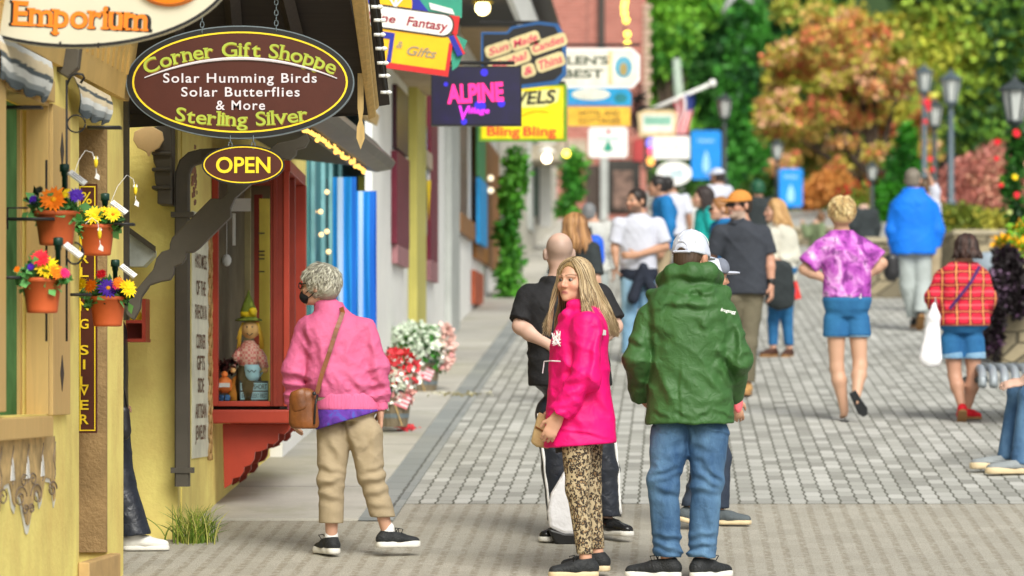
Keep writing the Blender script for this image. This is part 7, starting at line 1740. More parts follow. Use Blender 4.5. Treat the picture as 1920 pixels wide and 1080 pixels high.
# ================================================================== the woman in the pink bomber jacket, from behind
p = Person('grey haired woman from behind in a pink bomber jacket and khaki cropped trousers', 662, 21.05, 487, R(200), head=(598, 536, -.02), hyaw=R(250), girth=1.12, female=True, vox=.0062, skin=SK,
    joints=dict(neck=(622, 583, .0), chest=(634, 650, .0), waist=(648, 740, 0), pelvis=(655, 800, 0), shL=(576, 618, .0), elL=(553, 695, -.02), wrL=(553, 768, .05), shR=(684, 618, -.02), elR=(705, 692, -.03), wrR=(713, 768, .0), hipL=(627, 815, .02), knL=(621, 900, -.02), anL=(621, 1012, .02), hipR=(684, 815, -.01), knR=(696, 890, -.03), anR=(727, 1000, .0)))
p.hd = {'L': (nrm((.0, .05, -1)), nrm((-.3, .95, 0)), (1, 0, 0), .5), 'R': (nrm((.02, .05, -1)), nrm((-.2, .95, 0)), (-1, .2, 0), .6)}
p.toe = {'L': nrm((-.5, .8, 0)), 'R': nrm((.9, .35, 0))}; p.slim = (.85, .8)
p.body(MAT['skin'], brow=(.3, .28, .26))
BJ = [(.90, .178, .135), (.95, .19, .14), (1.0, .212, .153), (1.05, .216, .156), (1.15, .205, .15), (1.28, .20, .148), (1.36, .185, .13), (1.41, .15, .105), (1.45, .095, .08), (1.50, .066, .066)]
j = p.J
f_ = folds_fn([((.55, .1, .8), .11, .012, 1.), ((-.5, .2, .85), .13, .012, 2.3), ((.9, .0, -.35), .10, .010, 4.1)], [(j['elL'] + (0, 0, -.08), (.1, 0, 1), .055, .030, .14), (j['elR'] + (0, 0, -.09), (-.1, 0, 1), .055, .030, .14), (j['shL'] + (.04, 0, -.1), (.7, 0, .5), .07, .018, .12), (j['shR'] + (-.05, 0, -.1), (-.7, 0, .5), .07, .018, .12)])
def collar(G): G.u(capsule(p.j(620, 590, -.02), p.j(611, 573, -.01), .075, .068), .02)
CR = [(590, 625, 607, 698, 7, 7), (607, 698, 595, 745, 6, 9), (645, 700, 684, 738, 7, 8), (693, 682, 728, 745, 7, 7), (680, 735, 694, 742, 6, 7), (714, 668, 732, 705, 6, 6), (624, 654, 636, 680, 7, 5), (560, 640, 591, 684, 6, 6), (640, 640, 655, 700, 8, 5), (660, 610, 640, 668, 8, 5), (610, 700, 628, 738, 6, 8), (628, 705, 640, 740, 6, 7),
    (648, 722, 660, 742, 6, 8), (668, 715, 672, 742, 6, 7), (530, 758, 588, 748, 5, 8), (527, 722, 582, 735, 5, 9), (532, 700, 578, 712, 5, 8), (540, 745, 580, 742, 5, 8), (735, 696, 765, 682, 5, 7), (690, 730, 722, 722, 5, 9), (692, 752, 724, 748, 5, 9), (690, 700, 720, 690, 5, 8), (600, 610, 640, 602, 7, 4), (690, 620, 700, 680, 6, 8), (568, 610, 585, 660, 6, 6)]
p.top('bomber_jacket', C['pink_bomber'], BJ, .94, (1.86, .072, .076, .064), disp=creases(p, CR, f_, .06), extra=collar, grow=-.012)
p.top('jacket_hem', C['pink_rib'], [(.84, .182, .138), (.89, .184, .139), (.95, .18, .136), (.98, .17, .126)], .863, None, hemtilt=(.0, 0), grow=-.006)
for sd in 'LR':
    a, b = j['el' + sd], j['wr' + sd]; G = Grp(); G.u(capsule(a + (b - a) * .80, a + (b - a) * 1.02, .046, .044)); G.cut(plane(a + (b - a) * 1.0, b - a)); p.emit('cuff', G, C['pink_rib'])
G = Grp(); G.u(p.torso([(.74, .178, .135), (.82, .18, .136), (.90, .17, .126)], .002)); G.cut(plane(p.j(592, 806, 0), (.30, 0, -1))); p.emit('tee_shirt', G, gal.m)
fj = folds_fn([((.4, 0, .9), .12, .008, 5.), ((-.6, 0, .8), .10, .008, 7.)], [(p.j(632, 850, -.1), (.8, 0, .5), .06, .016, .12), (p.j(690, 850, -.1), (-.7, 0, .6), .06, .018, .13), (j['knL'], (.2, 0, 1), .06, .012, .12), (j['knR'], (-.3, 0, 1), .055, .015, .12), (p.j(620, 975, 0), (0, 0, 1), .03, .003, .05)])
CK = [(612, 820, 636, 868, 7, 8), (596, 876, 640, 888, 6, 8), (597, 912, 642, 900, 6, 9), (598, 930, 640, 940, 6, 6), (648, 806, 662, 846, 6, 9), (672, 852, 692, 830, 7, 8), (682, 888, 726, 874, 6, 9), (680, 906, 728, 898, 6, 9), (688, 930, 732, 922, 6, 7), (694, 950, 732, 952, 5, 5), (605, 800, 640, 812, 6, 5), (700, 800, 690, 850, 7, 6), (647, 780, 649, 815, 4, 8)]
p.legs('trousers', C['khaki'], .96, (1.72, 1.72), (.108, .078, .072), disp=creases(p, CK, fj, .06), hemdir=(0, 0, -1))
for sd in 'LR': G = Grp(); G.u(capsule(j['an' + sd] + (0, 0, -.02), j['an' + sd] + (0, 0, .028), .038, .037)); p.emit('sock', G, C['sock'])
p.shoes(C['shoe_black'], C['sole_white'], ((-.45, .85), (.92, .30)), sole=.042, lace=C['shoe_black'])
cols = [SRGB(200, 198, 180), SRGB(180, 178, 160), SRGB(216, 214, 198), SRGB(150, 146, 132), SRGB(120, 116, 104)]
hc = p.hair_cap(MAT['hair'], .020, low=-.085, colf=lambda V: np.tile(SRGB(150, 148, 132), (len(V), 1)))
p.tufts(3800, MAT['hair'], cols, .055, 3, .0030, low=-.095, front=-.06, lift=.016, curl=.6, face=-.03)
G = Grp(); G.u(ellipsoid(p.hl((0, -.062, -.062)), np.array((.056, .058, .048)) * p.hs, p.hM)); G.cut(plane(p.hl((0, -.07, -.03)), p.hM @ np.array((0, .25, 1.)))); G.cut(plane(p.hl((0, -.03, 0)), p.hM @ np.array((0, 1., .2)))); mk = p.emit('face_mask', G, C['mask'])
b = MB()
for sg in (1, -1): b.tube([p.hl((.058 * sg, -.06, -.045)) + p.o, p.hl((.078 * sg, -.02, -.02)) + p.o, p.hl((.085 * sg, .018, .0)) + p.o], .003, 5); b.tube([p.hl((.054 * sg, -.06, -.085)) + p.o, p.hl((.07 * sg, -.02, -.06)) + p.o, p.hl((.084 * sg, .02, -.03)) + p.o], .003, 5)
b.build('ear_loop', C['mask'], mk, True)
b = MB()
for sg in (1, -1): b.tube([p.hl((.07 * sg, -.09, .01)) + p.o, p.hl((.08 * sg, -.04, .012)) + p.o, p.hl((.084 * sg, .01, .01)) + p.o], .0035, 5); b.tube([p.hl((sg * (.033 + .024 * math.cos(a)), -.104, .0 + .018 * math.sin(a))) + p.o for a in np.linspace(0, 6.3, 14)], .003, 5)
b.build('glasses', MAT['black'], p.t, True)
# her shoulder bag
Yb_ = 20.80; t = thing('shoulder_bag', 'brown leather shoulder bag with a long strap worn by the woman in the pink bomber', 'bag', at(570, 805, Yb_))
class _B: pass
q = _B(); q.o = at(570, 805, Yb_); mb_ = Yb_ / F; bj = lambda x, y, d=0.: np.array(((x - 570) * mb_, d, (805 - y) * mb_))
G = Grp(); G.u(capsule(bj(562, 748), bj(564, 788), .058, .066, wide=(1, 0, 0), sw=1., sd=.6)); G.u(capsule(bj(578, 745), bj(580, 792), .04, .05, wide=(1, 0, 0), sw=1, sd=.8), .04); G.cut(plane(bj(570, 804), (0, 0, -1)), .01); G.cut(plane(bj(570, 727), (-.35, 0, 1)), .01)
G.disp = folds_fn([((1, 0, .3), .06, .006, 2.)]); V, Q = sdf_mesh(G, (-.2, -.15, -.1), (.2, .15, .35), .006); link_mesh('bag', arr_mesh('bag', V + q.o, Q), MAT['leather'], t, True)
G = Grp(); G.u(capsule(bj(562, 742, -.012), bj(565, 762, -.014), .052, .054, wide=(1, 0, 0), sw=1., sd=.66)); G.cut(plane(bj(570, 768), (.35, 0, -1)), .006); G.cut(plane(bj(570, 726), (-.35, 0, 1)), .006); V, Q = sdf_mesh(G, (-.2, -.15, 0), (.2, .15, .35), .006); link_mesh('flap', arr_mesh('flap', V + q.o, Q), MAT['leather'], t, True)
b = MB(); b.ball(q.o + bj(590, 738, -.05), .012, 8); b.tube([q.o + bj(596, 740, -.04), q.o + bj(592, 760, -.05), q.o + bj(590, 795, -.045)], .006, 5); b.build('buckle', MAT['black_leather'], t, True)
q.t = t; off = lambda px, py, d: at(px, py, 21.05 + d) - q.o
strap(q, 'strap', [off(594, 738, -.20), off(604, 700, -.195), off(618, 660, -.185), off(632, 615, -.16), off(643, 586, -.11), off(640, 576, -.06)], .012, MAT['leather'])

# ================================================================== the man in the green rain jacket, from behind
p = Person('man from behind in a green hooded rain jacket, blue jeans and white mesh cap', 1288, 20.07, 428, R(180), head=(1297, 481, .0), hyaw=R(150), hpitch=R(4), girth=1.28, vox=.0062, skin=(.56, .28, .18),
    joints=dict(neck=(1291, 548, .0), chest=(1292, 640, 0), waist=(1293, 740, 0), pelvis=(1294, 800, 0), shL=(1219, 600, .0), elL=(1196, 675, -.05), wrL=(1208, 745, .14), shR=(1359, 600, .0), elR=(1381, 675, -.06), wrR=(1372, 745, .16), hipL=(1259, 815, .0), knL=(1243, 905, -.03), anL=(1252, 1052, .0), hipR=(1327, 815, 0), knR=(1325, 905, -.03), anR=(1315, 1052, -.0)))
p.hd = {'L': (nrm((.3, .8, -.3)), nrm((0, .3, 1)), (1, 0, 0), .9), 'R': (nrm((-.3, .8, -.3)), nrm((0, .3, 1)), (-1, 0, 0), .9)}
p.toe = {'L': nrm((-.85, .5, 0)), 'R': nrm((.55, .8, 0))}; p.slim = (.8, .72)
p.body(MAT['skin'], brow=(.12, .07, .04)); j = p.J
GJ = [(.72, .176, .145), (.80, .174, .143), (.92, .168, .14), (1.05, .165, .135), (1.2, .168, .138), (1.32, .172, .138), (1.39, .165, .12), (1.44, .12, .095), (1.50, .085, .08)]
f_ = folds_fn([((.7, .1, .65), .17, .012, 1.5), ((-.75, .1, .6), .19, .012, 3.2), ((1., 0, .1), .21, .009, 5.1)], [(j['elL'], (.2, 0, 1), .09, .026, .17), (j['elR'], (-.2, 0, 1), .08, .028, .17), (p.j(1350, 740, -.16), (-.75, 0, .6), .11, .024, .14), (p.j(1235, 735, -.16), (.7, 0, .6), .12, .014, .14), (j['shL'] + (.03, 0, -.12), (.8, 0, .5), .09, .022, .13), (j['shR'] + (-.04, 0, -.14), (-.8, 0, .4), .09, .022, .15), (p.j(1290, 775, -.15), (.5, 0, .85), .05, .010, .20)])
def hood(G):
    chainp(G, [p.j(1222, 552, .04), p.j(1244, 558, -.06), p.j(1272, 568, -.125), p.j(1302, 571, -.135), p.j(1332, 563, -.11), p.j(1356, 550, -.03), p.j(1362, 545, .04)], [.034, .046, .05, .05, .047, .04, .03], .02)
    chainp(G, [p.j(1246, 524, .06), p.j(1262, 514, -.05), p.j(1296, 511, -.09), p.j(1328, 511, -.06), p.j(1344, 520, .05)], [.045, .048, .05, .048, .045], .03)
CR = [(1342, 663, 1384, 704, 8, 13), (1338, 684, 1362, 726, 8, 11), (1340, 655, 1332, 700, 8, 7), (1255, 687, 1298, 744, 9, 7), (1310, 700, 1345, 740, 8, 6), (1224, 590, 1254, 570, 7, 8), (1222, 615, 1262, 640, 8, 8), (1262, 630, 1218, 668, 8, 8), (1300, 596, 1318, 622, 7, 7), (1318, 622, 1340, 600, 7, 6), (1271, 680, 1271, 788, 4, 4), (1232, 700, 1250, 760, 8, 8), (1360, 580, 1378, 640, 7, 8),
    (1218, 570, 1220, 690, 6, 9), (1380, 600, 1376, 690, 6, 9), (1180, 640, 1212, 655, 7, 9), (1176, 690, 1214, 680, 7, 8), (1184, 716, 1214, 730, 6, 8), (1384, 640, 1404, 625, 6, 9), (1382, 672, 1406, 660, 6, 10), (1380, 700, 1402, 692, 6, 9), (1225, 772, 1250, 784, 4, 6), (1262, 770, 1290, 786, 4, 6), (1300, 784, 1330, 770, 4, 6), (1338, 770, 1372, 784, 4, 6), (1240, 748, 1300, 760, 7, 5), (1310, 762, 1370, 748, 7, 5),
    (1288, 560, 1300, 545, 7, 10), (1300, 545, 1320, 560, 7, 10), (1240, 545, 1285, 560, 7, 9), (1318, 560, 1352, 545, 7, 9), (1260, 520, 1320, 528, 6, 8), (1250, 575, 1330, 580, 6, 9)]
p.top('rain_jacket', C['green_shell'], GJ, .772, (1.95, .074, .076, .066), k=.018, disp=creases(p, CR, f_, .08), extra=hood, hemtilt=(.0, 0))
mb_ = p.m; b = MB(); O = p.o + p.j(1362, 584, -.185); put_text(b, 'frogtogg', 0, 0, .017, O, nrm((.93, .3, -.16)), nrm((.1, .12, .98)), nrm((.3, -.95, .1)), .0, .02, .2, width=.085)
b.build('chest_print', MAT['white'], p.t)
fj = folds_fn([((.3, 0, .95), .10, .006, 5.), ((-.5, 0, .85), .12, .007, 7.)], [(j['knL'] + (0, 0, .03), (.35, 0, 1), .075, .020, .13), (j['knR'] + (0, 0, .03), (-.35, 0, 1), .075, .020, .13), (j['anL'] + (0, 0, .06), (.1, 0, 1), .055, .026, .11), (j['anR'] + (0, 0, .06), (-.15, 0, 1), .055, .026, .11), (p.j(1292, 850, -.1), (.9, 0, .5), .07, .012, .12)])
CJ = [(1220, 894, 1270, 876, 6, 11), (1219, 908, 1272, 890, 6, 11), (1226, 916, 1270, 930, 6, 8), (1232, 860, 1220, 882, 7, 8), (1318, 876, 1354, 908, 6, 11), (1302, 890, 1350, 918, 6, 11), (1296, 917, 1348, 926, 6, 8), (1300, 858, 1330, 872, 7, 7), (1226, 1022, 1278, 1036, 5, 11), (1228, 1040, 1278, 1050, 5, 9), (1226, 1004, 1276, 1012, 5, 8), (1288, 1026, 1340, 1022, 5, 11), (1292, 1042, 1340, 1050, 5, 9), (1290, 1006, 1336, 1002, 5, 8),
    (1289, 790, 1291, 845, 4, 10), (1231, 790, 1233, 808, 3, 5), (1233, 808, 1250, 812, 3, 5), (1250, 812, 1266, 806, 3, 5), (1320, 804, 1364, 814, 3, 6), (1240, 930, 1236, 1000, 8, 6), (1318, 940, 1330, 1000, 8, 6), (1290, 830, 1250, 850, 7, 7), (1292, 832, 1330, 846, 7, 7)]
p.legs('jeans', C['jeans_mid'], .96, (1.96, 1.96), (.108, .078, .071), grow=-.02, disp=creases(p, CJ, fj, .06), hemdir=(0, 0, -1))
p.shoes(C['shoe_black'], C['sole_white'], ((-.90, .22), (.62, .65)), sole=.034, lace=C['shoe_black'], L=.29)
p.hair_cap(MAT['hair'], .006, low=-.055, colf=lambda V: np.tile((.07, .042, .026), (len(V), 1)))
p.tufts(420, MAT['hair'], [(.09, .055, .03), (.06, .036, .022), (.13, .08, .05)], .026, 5, .004, low=-.06, front=0., lift=.004, curl=.3, zmax=-.005)
cp = p.cap(C['cap_white'], gap=True, up=-.028)
b = MB()
for k_ in range(6):
    a_ = math.pi / 3 * k_ + .3; b.tube([p.hl(np.array((0, .012, .046)) + np.array((.0895 * math.cos(a_) * math.cos(e_), .1085 * math.sin(a_) * math.cos(e_), .0855 * math.sin(e_)))) + p.o for e_ in np.linspace(.12, 1.5, 8)], .0022, 4)
b.ball(p.hl((0, .014, .131)) + p.o, .008, 8); b.build('seam', MAT['white'], cp, True)
b = MB(); b.tube([p.hl((.034 * math.cos(a_), .118 - .006 * abs(math.cos(a_)), .024 + .042 * math.sin(a_))) + p.o for a_ in np.linspace(-.1, 3.24, 14)], .006, 5); b.tube([p.hl((x_, .117 - 2.4 * x_ * x_, .014)) + p.o for x_ in np.linspace(-.05, .05, 9)], .0075, 5); b.build('strap', C['cap_white'], cp, True)

# ================================================================== the woman in hot pink
p = Person('blonde woman in a hot pink jacket and leopard print leggings looking to the left', 1082, 20.07, 474, R(-80), head=(1077, 527, .0), hyaw=R(-36), hpitch=R(-3), girth=1.02, female=True, vox=.0048, skin=(.60, .33, .22),
    joints=dict(neck=(1094, 582, .0), chest=(1086, 650, .0), waist=(1086, 740, 0), pelvis=(1088, 800, 0), shL=(1100, 610, -.155), elL=(1098, 705, -.20), wrL=(1044, 782, -.19), shR=(1090, 610, .15), elR=(1072, 705, .17), wrR=(1046, 765, .12), hipL=(1082, 812, -.08), knL=(1082, 915, -.09), anL=(1098, 1051, -.08), hipR=(1100, 812, .09), knR=(1106, 912, .09), anR=(1121, 1043, .10)))
p.hd = {'L': (nrm((-.42, .05, -.9)), nrm((-.9, 0, .4)), (.1, .95, .1), .55), 'R': (nrm((-.3, -.2, -.9)), nrm((-.9, 0, .4)), (.1, -.95, .1), .6)}
p.toe = {'L': nrm((-.97, -.2, 0)), 'R': nrm((-.95, .25, 0))}; p.slim = (.75, .62)
p.body(MAT['skin'], brow=(.16, .10, .06), lip=(.40, .11, .11)); j = p.J
HJ = [(.66, .20, .195), (.75, .19, .188), (.90, .178, .176), (1.05, .168, .16), (1.2, .165, .155), (1.3, .165, .15), (1.38, .15, .125), (1.43, .10, .09), (1.49, .068, .07)]
f_ = folds_fn([((.65, 0, .75), .19, .010, 2.5), ((-.6, 0, .8), .21, .009, 4.2)], [(j['elL'], (.5, 0, .9), .09, .026, .15), (j['wrL'] + (.04, 0, .06), (.5, 0, .85), .055, .014, .10), (p.j(1110, 790, -.2), (.6, 0, .8), .14, .012, .14), (j['shL'] + (-.02, -.02, -.1), (.3, 0, .9), .10, .012, .12)])
def extra(G):
    chainp(G, [p.j(1062, 590, -.06), p.j(1058, 597, -.0), p.j(1062, 590, .06)], .03, .02); chainp(G, [p.j(1070, 572, -.055), p.j(1092, 572, -.07), p.j(1112, 578, .0), p.j(1095, 575, .07)], .026, .02)
CR = [(1113, 625, 1100, 700, 7, 13), (1100, 700, 1098, 745, 7, 9), (1052, 655, 1046, 730, 7, 8), (1092, 694, 1040, 714, 7, 10), (1096, 716, 1046, 740, 7, 9), (1080, 745, 1034, 760, 6, 8), (1060, 765, 1028, 775, 5, 8), (1100, 706, 1122, 770, 9, 8), (1118, 740, 1146, 800, 9, 7), (1068, 600, 1060, 640, 8, 6), (1112, 596, 1118, 630, 7, 7), (1028, 700, 1022, 760, 6, 6), (1070, 775, 1090, 815, 8, 7), (1050, 640, 1035, 676, 6, 6), (1140, 640, 1144, 720, 8, 7), (1030, 800, 1140, 822, 3, 4)]
p.top('jacket', C['hot_pink'], HJ, .715, (1.93, .074, .078, .064), k=.018, disp=creases(p, CR, f_, -.01), extra=extra, hemtilt=(.07, 0))
b = MB(); O = p.o + p.j(1127, 624, -.165); b.prism([(-.026, -.016), (.026, -.012), (.026, .014), (-.026, .018)], O, nrm((.85, .5, -.1)), nrm((0, .12, 1)), nrm((.5, -.85, .1)), .012); b.build('reflective_strip', MAT['grey_paint'], p.t)
b = MB()
rr = random.Random(4); O = p.o + p.j(1044, 632, -.135)
for i in range(9): b.tube([O + np.array((rr.uniform(-.03, .02), rr.uniform(-.02, .0), rr.uniform(-.05, .04))) for _ in range(4)], .0028, 4)
b.build('chest_logo', MAT['white'], p.t)
b = MB(); b.tube([p.o + p.j(1020, 678, -.11), p.o + p.j(1034, 677, -.165), p.o + p.j(1050, 678, -.185)], .0035, 5); b.tube([p.o + p.j(1020, 678, -.11), p.o + p.j(1017, 700, -.10)], .003, 5); b.build('zip', MAT['pale'], p.t)
G = Grp(); G.u(p.torso([(.58, .16, .13), (.66, .165, .13), (.75, .16, .13)], .0, ex=2)); G.cut(plane(p.j(1090, 838, 0), (.25, 0, -1))); p.emit('tee_shirt', G, C['black_tee'])
fl_ = folds_fn([((.3, 0, .95), .12, .003, 5.)], [(j['knL'], (.3, 0, 1), .05, .006, .10), (j['knR'], (.3, 0, 1), .05, .006, .10), (j['anL'] + (0, 0, .05), (0, 0, 1), .04, .008, .07)])
p.legs('leggings', leo.m, .9, (1.90, 1.90), (.094, .060, .041), grow=-.025, disp=fl_, hemdir=(0, 0, -1))
p.shoes(C['shoe_black'], C['sole_cream'], ((-.97, -.2), (-.95, .2)), sole=.032, lace=C['shoe_black'], L=.275)
cols = [SRGB(178, 156, 118), SRGB(152, 130, 98), SRGB(202, 182, 146), SRGB(130, 110, 82), SRGB(164, 140, 104), SRGB(112, 94, 70)]
p.hair_cap(MAT['hair'], .008, low=-.09, colf=lambda V: np.tile(SRGB(150, 124, 84), (len(V), 1)))
p.locks(3600, MAT['hair'], cols, .30, 4, .0023, part=.012, spread=.07, phi=(-2.15, 2.15), wave=.012, back_off=.10, puff=.018)
p.locks(300, MAT['hair'], cols, .20, 9, .0024, part=.012, spread=.05, phi=(1.5, 2.25), wave=.012, back_off=.0, puff=.012)
t = thing('pouch', 'small beige canvas pouch held by the woman in hot pink', 'pouch', at(1010, 838, 20.1)); b = MB(); Yp = 20.12; b.prism([(at(x, y, Yp)[0], at(x, y, Yp)[2]) for x, y in ((1010, 772), (1022, 778), (1034, 812), (1030, 842), (1006, 838), (995, 830), (1002, 800))][::-1], (0, Yp, 0), UX, UZ, NY, .05); b.build('bag', cloth_mat('canvas', SRGB(178, 152, 108), .8), t, bevel=.012); b = MB(); b.tube([at(1004, 800, Yp - .005), at(1030, 815, Yp - .005)], .004, 5); b.build('seam', MAT['leather'], t)
t = thing('phone', 'pale phone in the hand of the woman in hot pink', 'phone', at(1025, 812, 20.0)); b = MB(); b.prism([(-.035, -.02), (.035, -.02), (.035, .02), (-.035, .02)], at(1026, 812, 20.02), nrm((-.35, 0, -.93)), nrm((.93, 0, -.35)), NY, .009); b.build('case', MAT['pale'], t, bevel=.003)

# ================================================================== the bald man in black
p = Person('bald man from behind in a black short sleeved shirt and white striped track trousers', 1065, 21.9, 427, R(186), head=(1048, 474, .0), hyaw=R(188), hpitch=R(-4), girth=1.25, vox=.007, skin=SKP, joints=dict(neck=(1055, 520, 0), chest=(1060, 610, 0), pelvis=(1072, 760, 0), shL=(995, 560, 0), elL=(976, 612, -.06), wrL=(1038, 652, -.17), shR=(1122, 560, 0), elR=(1152, 612, -.04), wrR=(1092, 655, -.17), hipL=(1040, 775, 0), knL=(1046, 880, 0), anL=(1055, 985, 0), hipR=(1112, 775, 0), knR=(1131, 880, 0), anR=(1138, 975, 0)))
p.hd = {'L': (nrm((.8, -.15, -.2)), nrm((0, 0, 1)), (0, -1, 0), .5), 'R': (nrm((-.8, -.15, -.2)), nrm((0, 0, 1)), (0, -1, 0), .5)}
p.toe = {'L': nrm((-.3, -.9, 0)), 'R': nrm((.45, -.85, 0))}; p.slim = (1, .75)
p.body(MAT['skin'], scalp=(.42, .29, .23)); j = p.J
TEE = [(.80, .19, .145), (.90, .19, .145), (1.05, .182, .135), (1.2, .188, .138), (1.32, .188, .138), (1.39, .172, .115), (1.43, .115, .085), (1.465, .068, .066)]
f_ = folds_fn([((.6, 0, .8), .15, .012, 2.), ((-.6, 0, .8), .17, .010, 3.)], [(p.j(1000, 660, -.1), (.4, 0, .9), .08, .02, .15)])
def coll(G): chainp(G, [p.j(1022, 528, .02), p.j(1035, 530, -.07), p.j(1060, 532, -.09), p.j(1085, 528, -.02)], .034, .02)
p.top('shirt', C['black_tee'], TEE, .86, (.86, .088, .08, .076), disp=f_, extra=coll)
fj = folds_fn([((.4, 0, .9), .12, .012, 5.), ((-.6, 0, .8), .10, .010, 7.)], [(j['anR'] + (0, 0, .1), (.3, 0, 1), .07, .024, .16), (j['anL'] + (0, 0, .1), (.3, 0, 1), .07, .024, .16)])
p.legs('track_trousers', C['black_nylon'], .95, (1.93, 1.93), (.11, .088, .082), disp=fj, hemdir=(0, 0, -1))
for sd, dv in (('R', (.93, -.36, 0)), ('L', (-.8, -.6, 0))):
    h_, k_, a_ = j['hip' + sd], j['kn' + sd], j['an' + sd]; dv = np.array(dv); rr = random.Random(2); b = MB()
    b.tube([p.o + (h_ + (k_ - h_) * t_ if t_ < 1 else k_ + (a_ - k_) * (t_ - 1)) + dv * (np.interp(t_, [0, 1, 1.9], [.112, .09, .082]) + .004 * rr.uniform(-1, 1)) for t_ in np.linspace(.0, 1.88, 16)], .010, 6); b.build('stripe', MAT['white'], p.t, True)
p.shoes(C['shoe_gloss'], C['sole_white'], ((-.5, -.8), (.55, -.75)), sole=.03, L=.29)
t = thing('shopping_bag', 'white plastic shopping bag with a dark base hanging beside the bald man in black', 'bag', at(1054, 1018, 21.7)); Yp = 21.66; b = MB(); b.prism([(at(x, y, Yp)[0], at(x, y, Yp)[2]) for x, y in ((1033, 925), (1060, 880), (1082, 930), (1090, 1000), (1060, 1004), (1030, 990), (1026, 960))][::-1], (0, Yp, 0), UX, UZ, NY, .07); b.build('bag', MAT['plastic_white'], t, bevel=.02); b = MB(); b.prism([(at(x, y, Yp)[0], at(x, y, Yp)[2]) for x, y in ((1026, 990), (1060, 1000), (1090, 1000), (1092, 1020), (1050, 1024), (1040, 1018))][::-1], (0, Yp - .004, 0), UX, UZ, NY, .09); b.build('base', MAT['black'], t, bevel=.012)

# ================================================================== person walking in front of the green jacket
p = Person('person in a white and grey cap and dark jeans walking right behind the green jacket', 1325, 22.5, 480, R(100), head=(1335, 520, 0), hyaw=R(105), girth=.95, vox=.008, skin=SKT, joints=dict(wrL=(1378, 745, .1), elL=(1362, 660, .1), wrR=(1376, 750, -.12), elR=(1355, 660, -.15), knL=(1350, 860, .1), anL=(1350, 960, .1), knR=(1320, 870, -.1), anR=(1293, 955, -.1)))
p.toe = {'L': nrm((1, -.1, 0)), 'R': nrm((.9, .2, 0))}; p.slim = (.9, .75); p.body(MAT['skin']); p.top('shirt', C['dark_top'], TEE, .86, (.9, .08, .07, .068)); p.legs('jeans', C['jeans_dark'], .95, (1.94, 1.92), (.10, .076, .066), disp=folds_fn([((.4, 0, .9), .1, .008, 5.)], [(p.J['anR'] + (0, 0, .1), (.3, 0, 1), .06, .018, .15)]), hemdir=(0, 0, -1))
p.shoes(C['shoe_slate'], C['sole_cream'], ((1, -.1), (.95, .1)), pitch=(0, .25), L=.28); p.hair_cap(MAT['hair'], .006, colf=lambda V: np.tile((.06, .04, .03), (len(V), 1)))
cp = p.cap(C['cap_white'], C['cap_white']); G = Grp(); G.u(ellipsoid(p.hl((.0, -.055, .055)), np.array((.091, .058, .072)) * p.hs, p.hM)); G.cut(plane(p.hl((0, 0, .03)), p.hM @ np.array((0, .1, -1.)))); p.emit('cap_front', G, cloth_mat('cap_grey', SRGB(120, 126, 140), .8), parent=cp)
t = thing('pink_cloth', 'small coral pink cloth held at the right side of the green jacket', 'cloth', at(1384, 765, 22.3)); link_mesh('cloth', (lambda VQ: arr_mesh('cloth', VQ[0] + at(1384, 755, 22.3), VQ[1]))(sdf_mesh((lambda G: (G.u(ellipsoid((0, 0, 0), (.028, .02, .06))), setattr(G, 'disp', folds_fn([((1, 0, .3), .03, .006, 1.)])), G)[-1])(Grp()), (-.08, -.08, -.1), (.08, .08, .1), .006)), cloth_mat('coral', SRGB(240, 110, 120), .8), t, True)

# ================================================================== middle distance
TEEF = [(.80, .172, .13), (.90, .172, .13), (1.05, .158, .122), (1.2, .16, .126), (1.30, .165, .128), (1.385, .15, .1), (1.43, .10, .075), (1.48, .06, .06)]
gf = lambda ph, a=.012: folds_fn([((.6, 0, .8), .14, a, ph), ((-.6, 0, .8), .17, a, ph + 1.3)])
# woman in the purple top
p = Person('short haired blonde woman from behind in a purple blotched top, hands on hips', 1588, 30.1, 362, R(180), head=(1577, 401, 0), hyaw=R(192), girth=1.04, female=True, vox=.0085, skin=(.56, .33, .22), joints=dict(neck=(1578, 440, 0), shL=(1541, 468, 0), elL=(1508, 505, -.02), wrL=(1549, 524, -.02), shR=(1620, 468, 0), elR=(1653, 494, -.02), wrR=(1622, 520, -.02), hipL=(1567, 600, 0), knL=(1569, 690, 0), anL=(1583, 768, 0), hipR=(1607, 600, 0), knR=(1612, 685, -.03), anR=(1601, 744, -.20)))
p.hd = {'L': (nrm((.9, -.1, -.2)), nrm((0, .3, .9)), (0, .9, 0), .6), 'R': (nrm((-.9, -.1, -.3)), nrm((0, .3, .9)), (0, .9, 0), .6)}; p.toe = {'L': nrm((-.1, 1, 0)), 'R': nrm((.35, .6, -.6))}
p.body(MAT['skin']); p.top('top', tie.m, [(.80, .165, .125), (.90, .175, .13), (1.05, .172, .125), (1.2, .178, .126), (1.31, .18, .125), (1.39, .16, .10), (1.43, .12, .08), (1.465, .075, .062)], .945, (.82, .082, .086, .092), disp=gf(2.), grow=.006)
p.legs('shorts', C['jeans_short'], .96, (.34, .34), (.096, .104, .1), hemdir=(0, 0, -1)); b = MB()
G = Grp()
for sd in 'LR': a_ = p.J['hip' + sd]; k_ = p.J['kn' + sd]; e = a_ + (k_ - a_) * .33; G.u(capsule(e + (0, 0, -.012), e + (0, 0, .012), .097, .097), .002)
G.cut(plane(p.J['hipL'] + (p.J['knL'] - p.J['hipL']) * .36, (0, 0, -1))); p.emit('shorts_hem', G, C['jeans_light']); b.box(p.o[0] + .03, p.o[0] + .1, p.o[1] - .137, p.o[1] - .125, p.o[2] + .96, p.o[2] + 1.0); b.build('label_patch', MAT['pale'], p.t)
